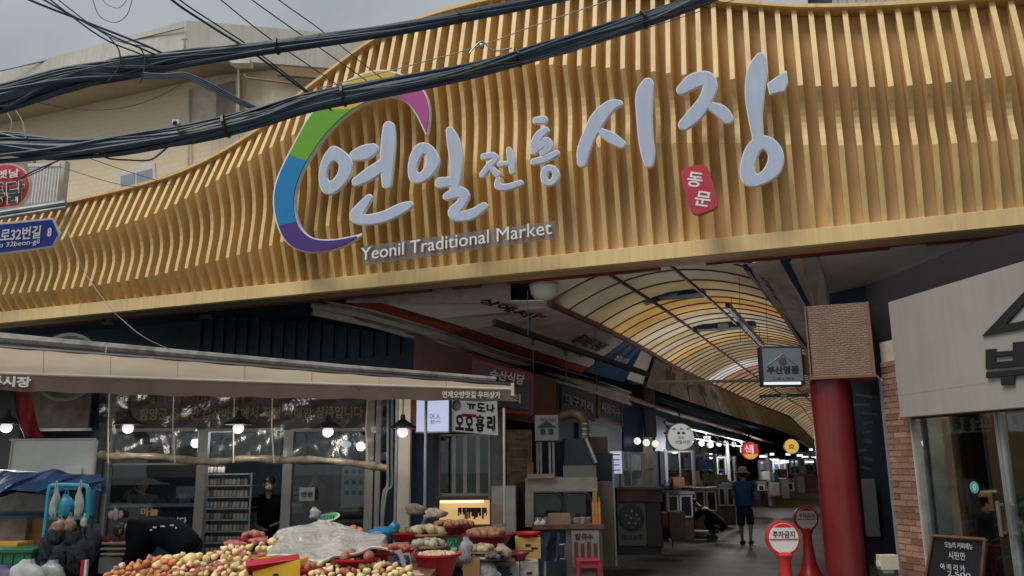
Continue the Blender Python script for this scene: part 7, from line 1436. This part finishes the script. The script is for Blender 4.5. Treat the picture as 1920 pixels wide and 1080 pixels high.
# clutter on and below the counters
for k in range(26):
    u = ru(1246,1376); d = 15.6+(u-1246)/130*5.2; v = 916-(u-1246)*.09; s = ru(.05,.11)
    bag('food_pack', ['wrapped','loose','boxed','folded','stacked','piled','tied','opened','rolled','bunched'][k % 10]+' goods pack '+['at the near end','near the round sign','at the middle','beside the walking person'][int((u-1246)/33) % 4]+' of the counter tops, '+('small ' if k > 12 else '')+['pale','orange','bluish','reddish'][k % 4], u, v-4, d, s, s*.8, GD[(k % 4) if k % 4 != 0 else 1], cat='food pack', group='food packs on the alley counters')
for k, (u0,v0,u1,v1,d,c_,lb) in enumerate(((1242,962,1262,985,15.3,(.25,.09,.04),'orange brown box on the stool by the roasting machine'),(1256,960,1286,1010,15.2,(.15,.13,.11),'pale crate stack beside the orange box'),(1388,925,1392,985,22,(.04,.05,.06),'dark upright box behind the walking person'),(1425,920,1440,948,25,(.06,.05,.05),'dark carton under the far counter'),(1444,905,1462,930,26,(.22,.17,.14),'pale carton before the far counter'),(1496,895,1512,925,30,(.32,.29,.25),'cream box by the far cabinet'),(1466,900,1480,935,28,(.26,.24,.21),'cream tall carton left of the far cream box'),(1515,890,1530,925,29,(.12,.05,.05),'dim red carton near the red column'))):
    carton(lb, u0, v0, u1, v1, d, .35, mat('alley_carton_%d' % k, c_, .8, var=.2))
sk_ = Thing('wash_basin', 'grey steel basin at the crouching person\'s hands', 'basin', PZ(1308, 1008, .0)); mb = MB(); mb.lathe([(.2,0),(.26,.14),(.28,.15)], PZ(1308, 1008, .01), 20); part(sk_, 'bowl', mb, M_STEEL, smooth=True); mb = MB(); mb.lathe([(.27,.15),(.29,.155),(.27,.16)], PZ(1308,1008,.01), 20); part(sk_, 'rim', mb, M_GREY, smooth=True)
st2 = Thing('low_stool', 'dark low stool under the orange brown box', 'stool', PZ(1252, 1024, 0)); rp_('seat', M_BLACK, (1240, 985, 1264, 989, 15.3, .3), th=st2)
for u in (1242, 1261): rp_('leg', M_BLACK, (u-1.2, 989, u+1.2, 1028, 15.32, .03), th=st2)
# back wall of the left row, far end, right wall
fw = Thing('stall_row_wall', 'dark back wall of the left stall row', 'wall', (-4.6, 24, 0)); mb = MB(); mb.box(-4.75, -4.65, 13.9, 126, 0, 3.4); part(fw, 'wall', mb, M_DARK)
for k in range(22): y = 16+k*4.2; mb = MB(); mb.box(-4.63, -4.6, y, y+2.4, 1.1, 2.5); part(fw, 'shelf_panel', mb, mat('row_panel_%d' % (k % 3), ((.05,.07,.09),(.10,.08,.06),(.03,.06,.10))[k % 3], .6, var=.5, scale=5))
ew = Thing('alley_end_wall', 'murky far end of the alley with faint goods', 'wall', (-1, 126, 0)); mb = MB(); mb.box(-8, 4, 126, 126.2, 0, 9.0); part(ew, 'wall', mb, mat('end_wall', (.035,.026,.02), .8, var=.5, scale=1.5))
rw = Thing('alley_right_wall', 'pale grey strip of wall along the right side of the alley', 'wall', (.3, 25, 0)); mb = MB(); mb.box(.28, .36, 15.7, 126, 0, 5.0); part(rw, 'wall', mb, mat('right_wall_grey', (.16,.15,.14), .7, dirt=.4)); mb = MB(); a = PY(1541,900,17); mb.box(a.x-.05, a.x+.04, 17, 17.1, 0, 3.4); part(rw, 'post', mb, M_GREY)
# bollards
def bollard(label, u, v, y, hd):
    p = PY(u, v, y); z = p.z; b = Vector((p.x, y, 0)); t = Thing('no_parking_bollard', label, 'bollard', b, 'red no parking bollards'); F = Vector((sY, -cY, 0))
    mb = MB(); mb.lathe([(.19,0.0),(.19,.04),(.15,.10),(.10,.22),(.07,.45),(.062,z-.24),(.09,z-.17),(.05,z-.14)], b, 24); part(t, 'body', mb, mat('bollard_red', (.55,.035,.03), .35, var=.1), smooth=True)
    c = Vector((p.x, y, z)); mb = MB(); mb.lathe([(.12,-.03),(.183,-.025),(.187,0),(.183,.025),(.12,.03)], c, 32, F); part(t, 'disc', mb, MATS['bollard_red'], smooth=True)
    mb = MB(); mb.lathe([(.155,.026),(.155,.034)], c, 32, F); part(t, 'white_face', mb, mat('reflective_white', (.80,.74,.72), .35, var=.06))
    mb = MB(); mb.plate([c+F*.036+C_X*.15*math.cos(a)+Vector((0,0,.15*math.sin(a))) for a in [R_(q) for q in range(48, 133, 7)]], .003); part(t, 'red_cap', mb, MATS['bollard_red'])
    mb = MB(); mb.obox(c+F*.037+Vector((0,0,-.008)), .15, .004, .006, C_X, F, (0,0,1)); part(t, 'red_line', mb, mat('line_red', (.40,.12,.10), .5))
    text(t, '주차금지', c+F*.036+Vector((0,0,.042)), C_X, (0,0,1), .235, .07, mat('bollard_ink', (.13,.05,.05), .6), .02, .002); return t
bollard('red no parking bollard nearest, with bright round face', 1468, 1009, 9.6, 1); bollard('red no parking bollard further in, by the red column', 1511, 972, 13.6, 1)
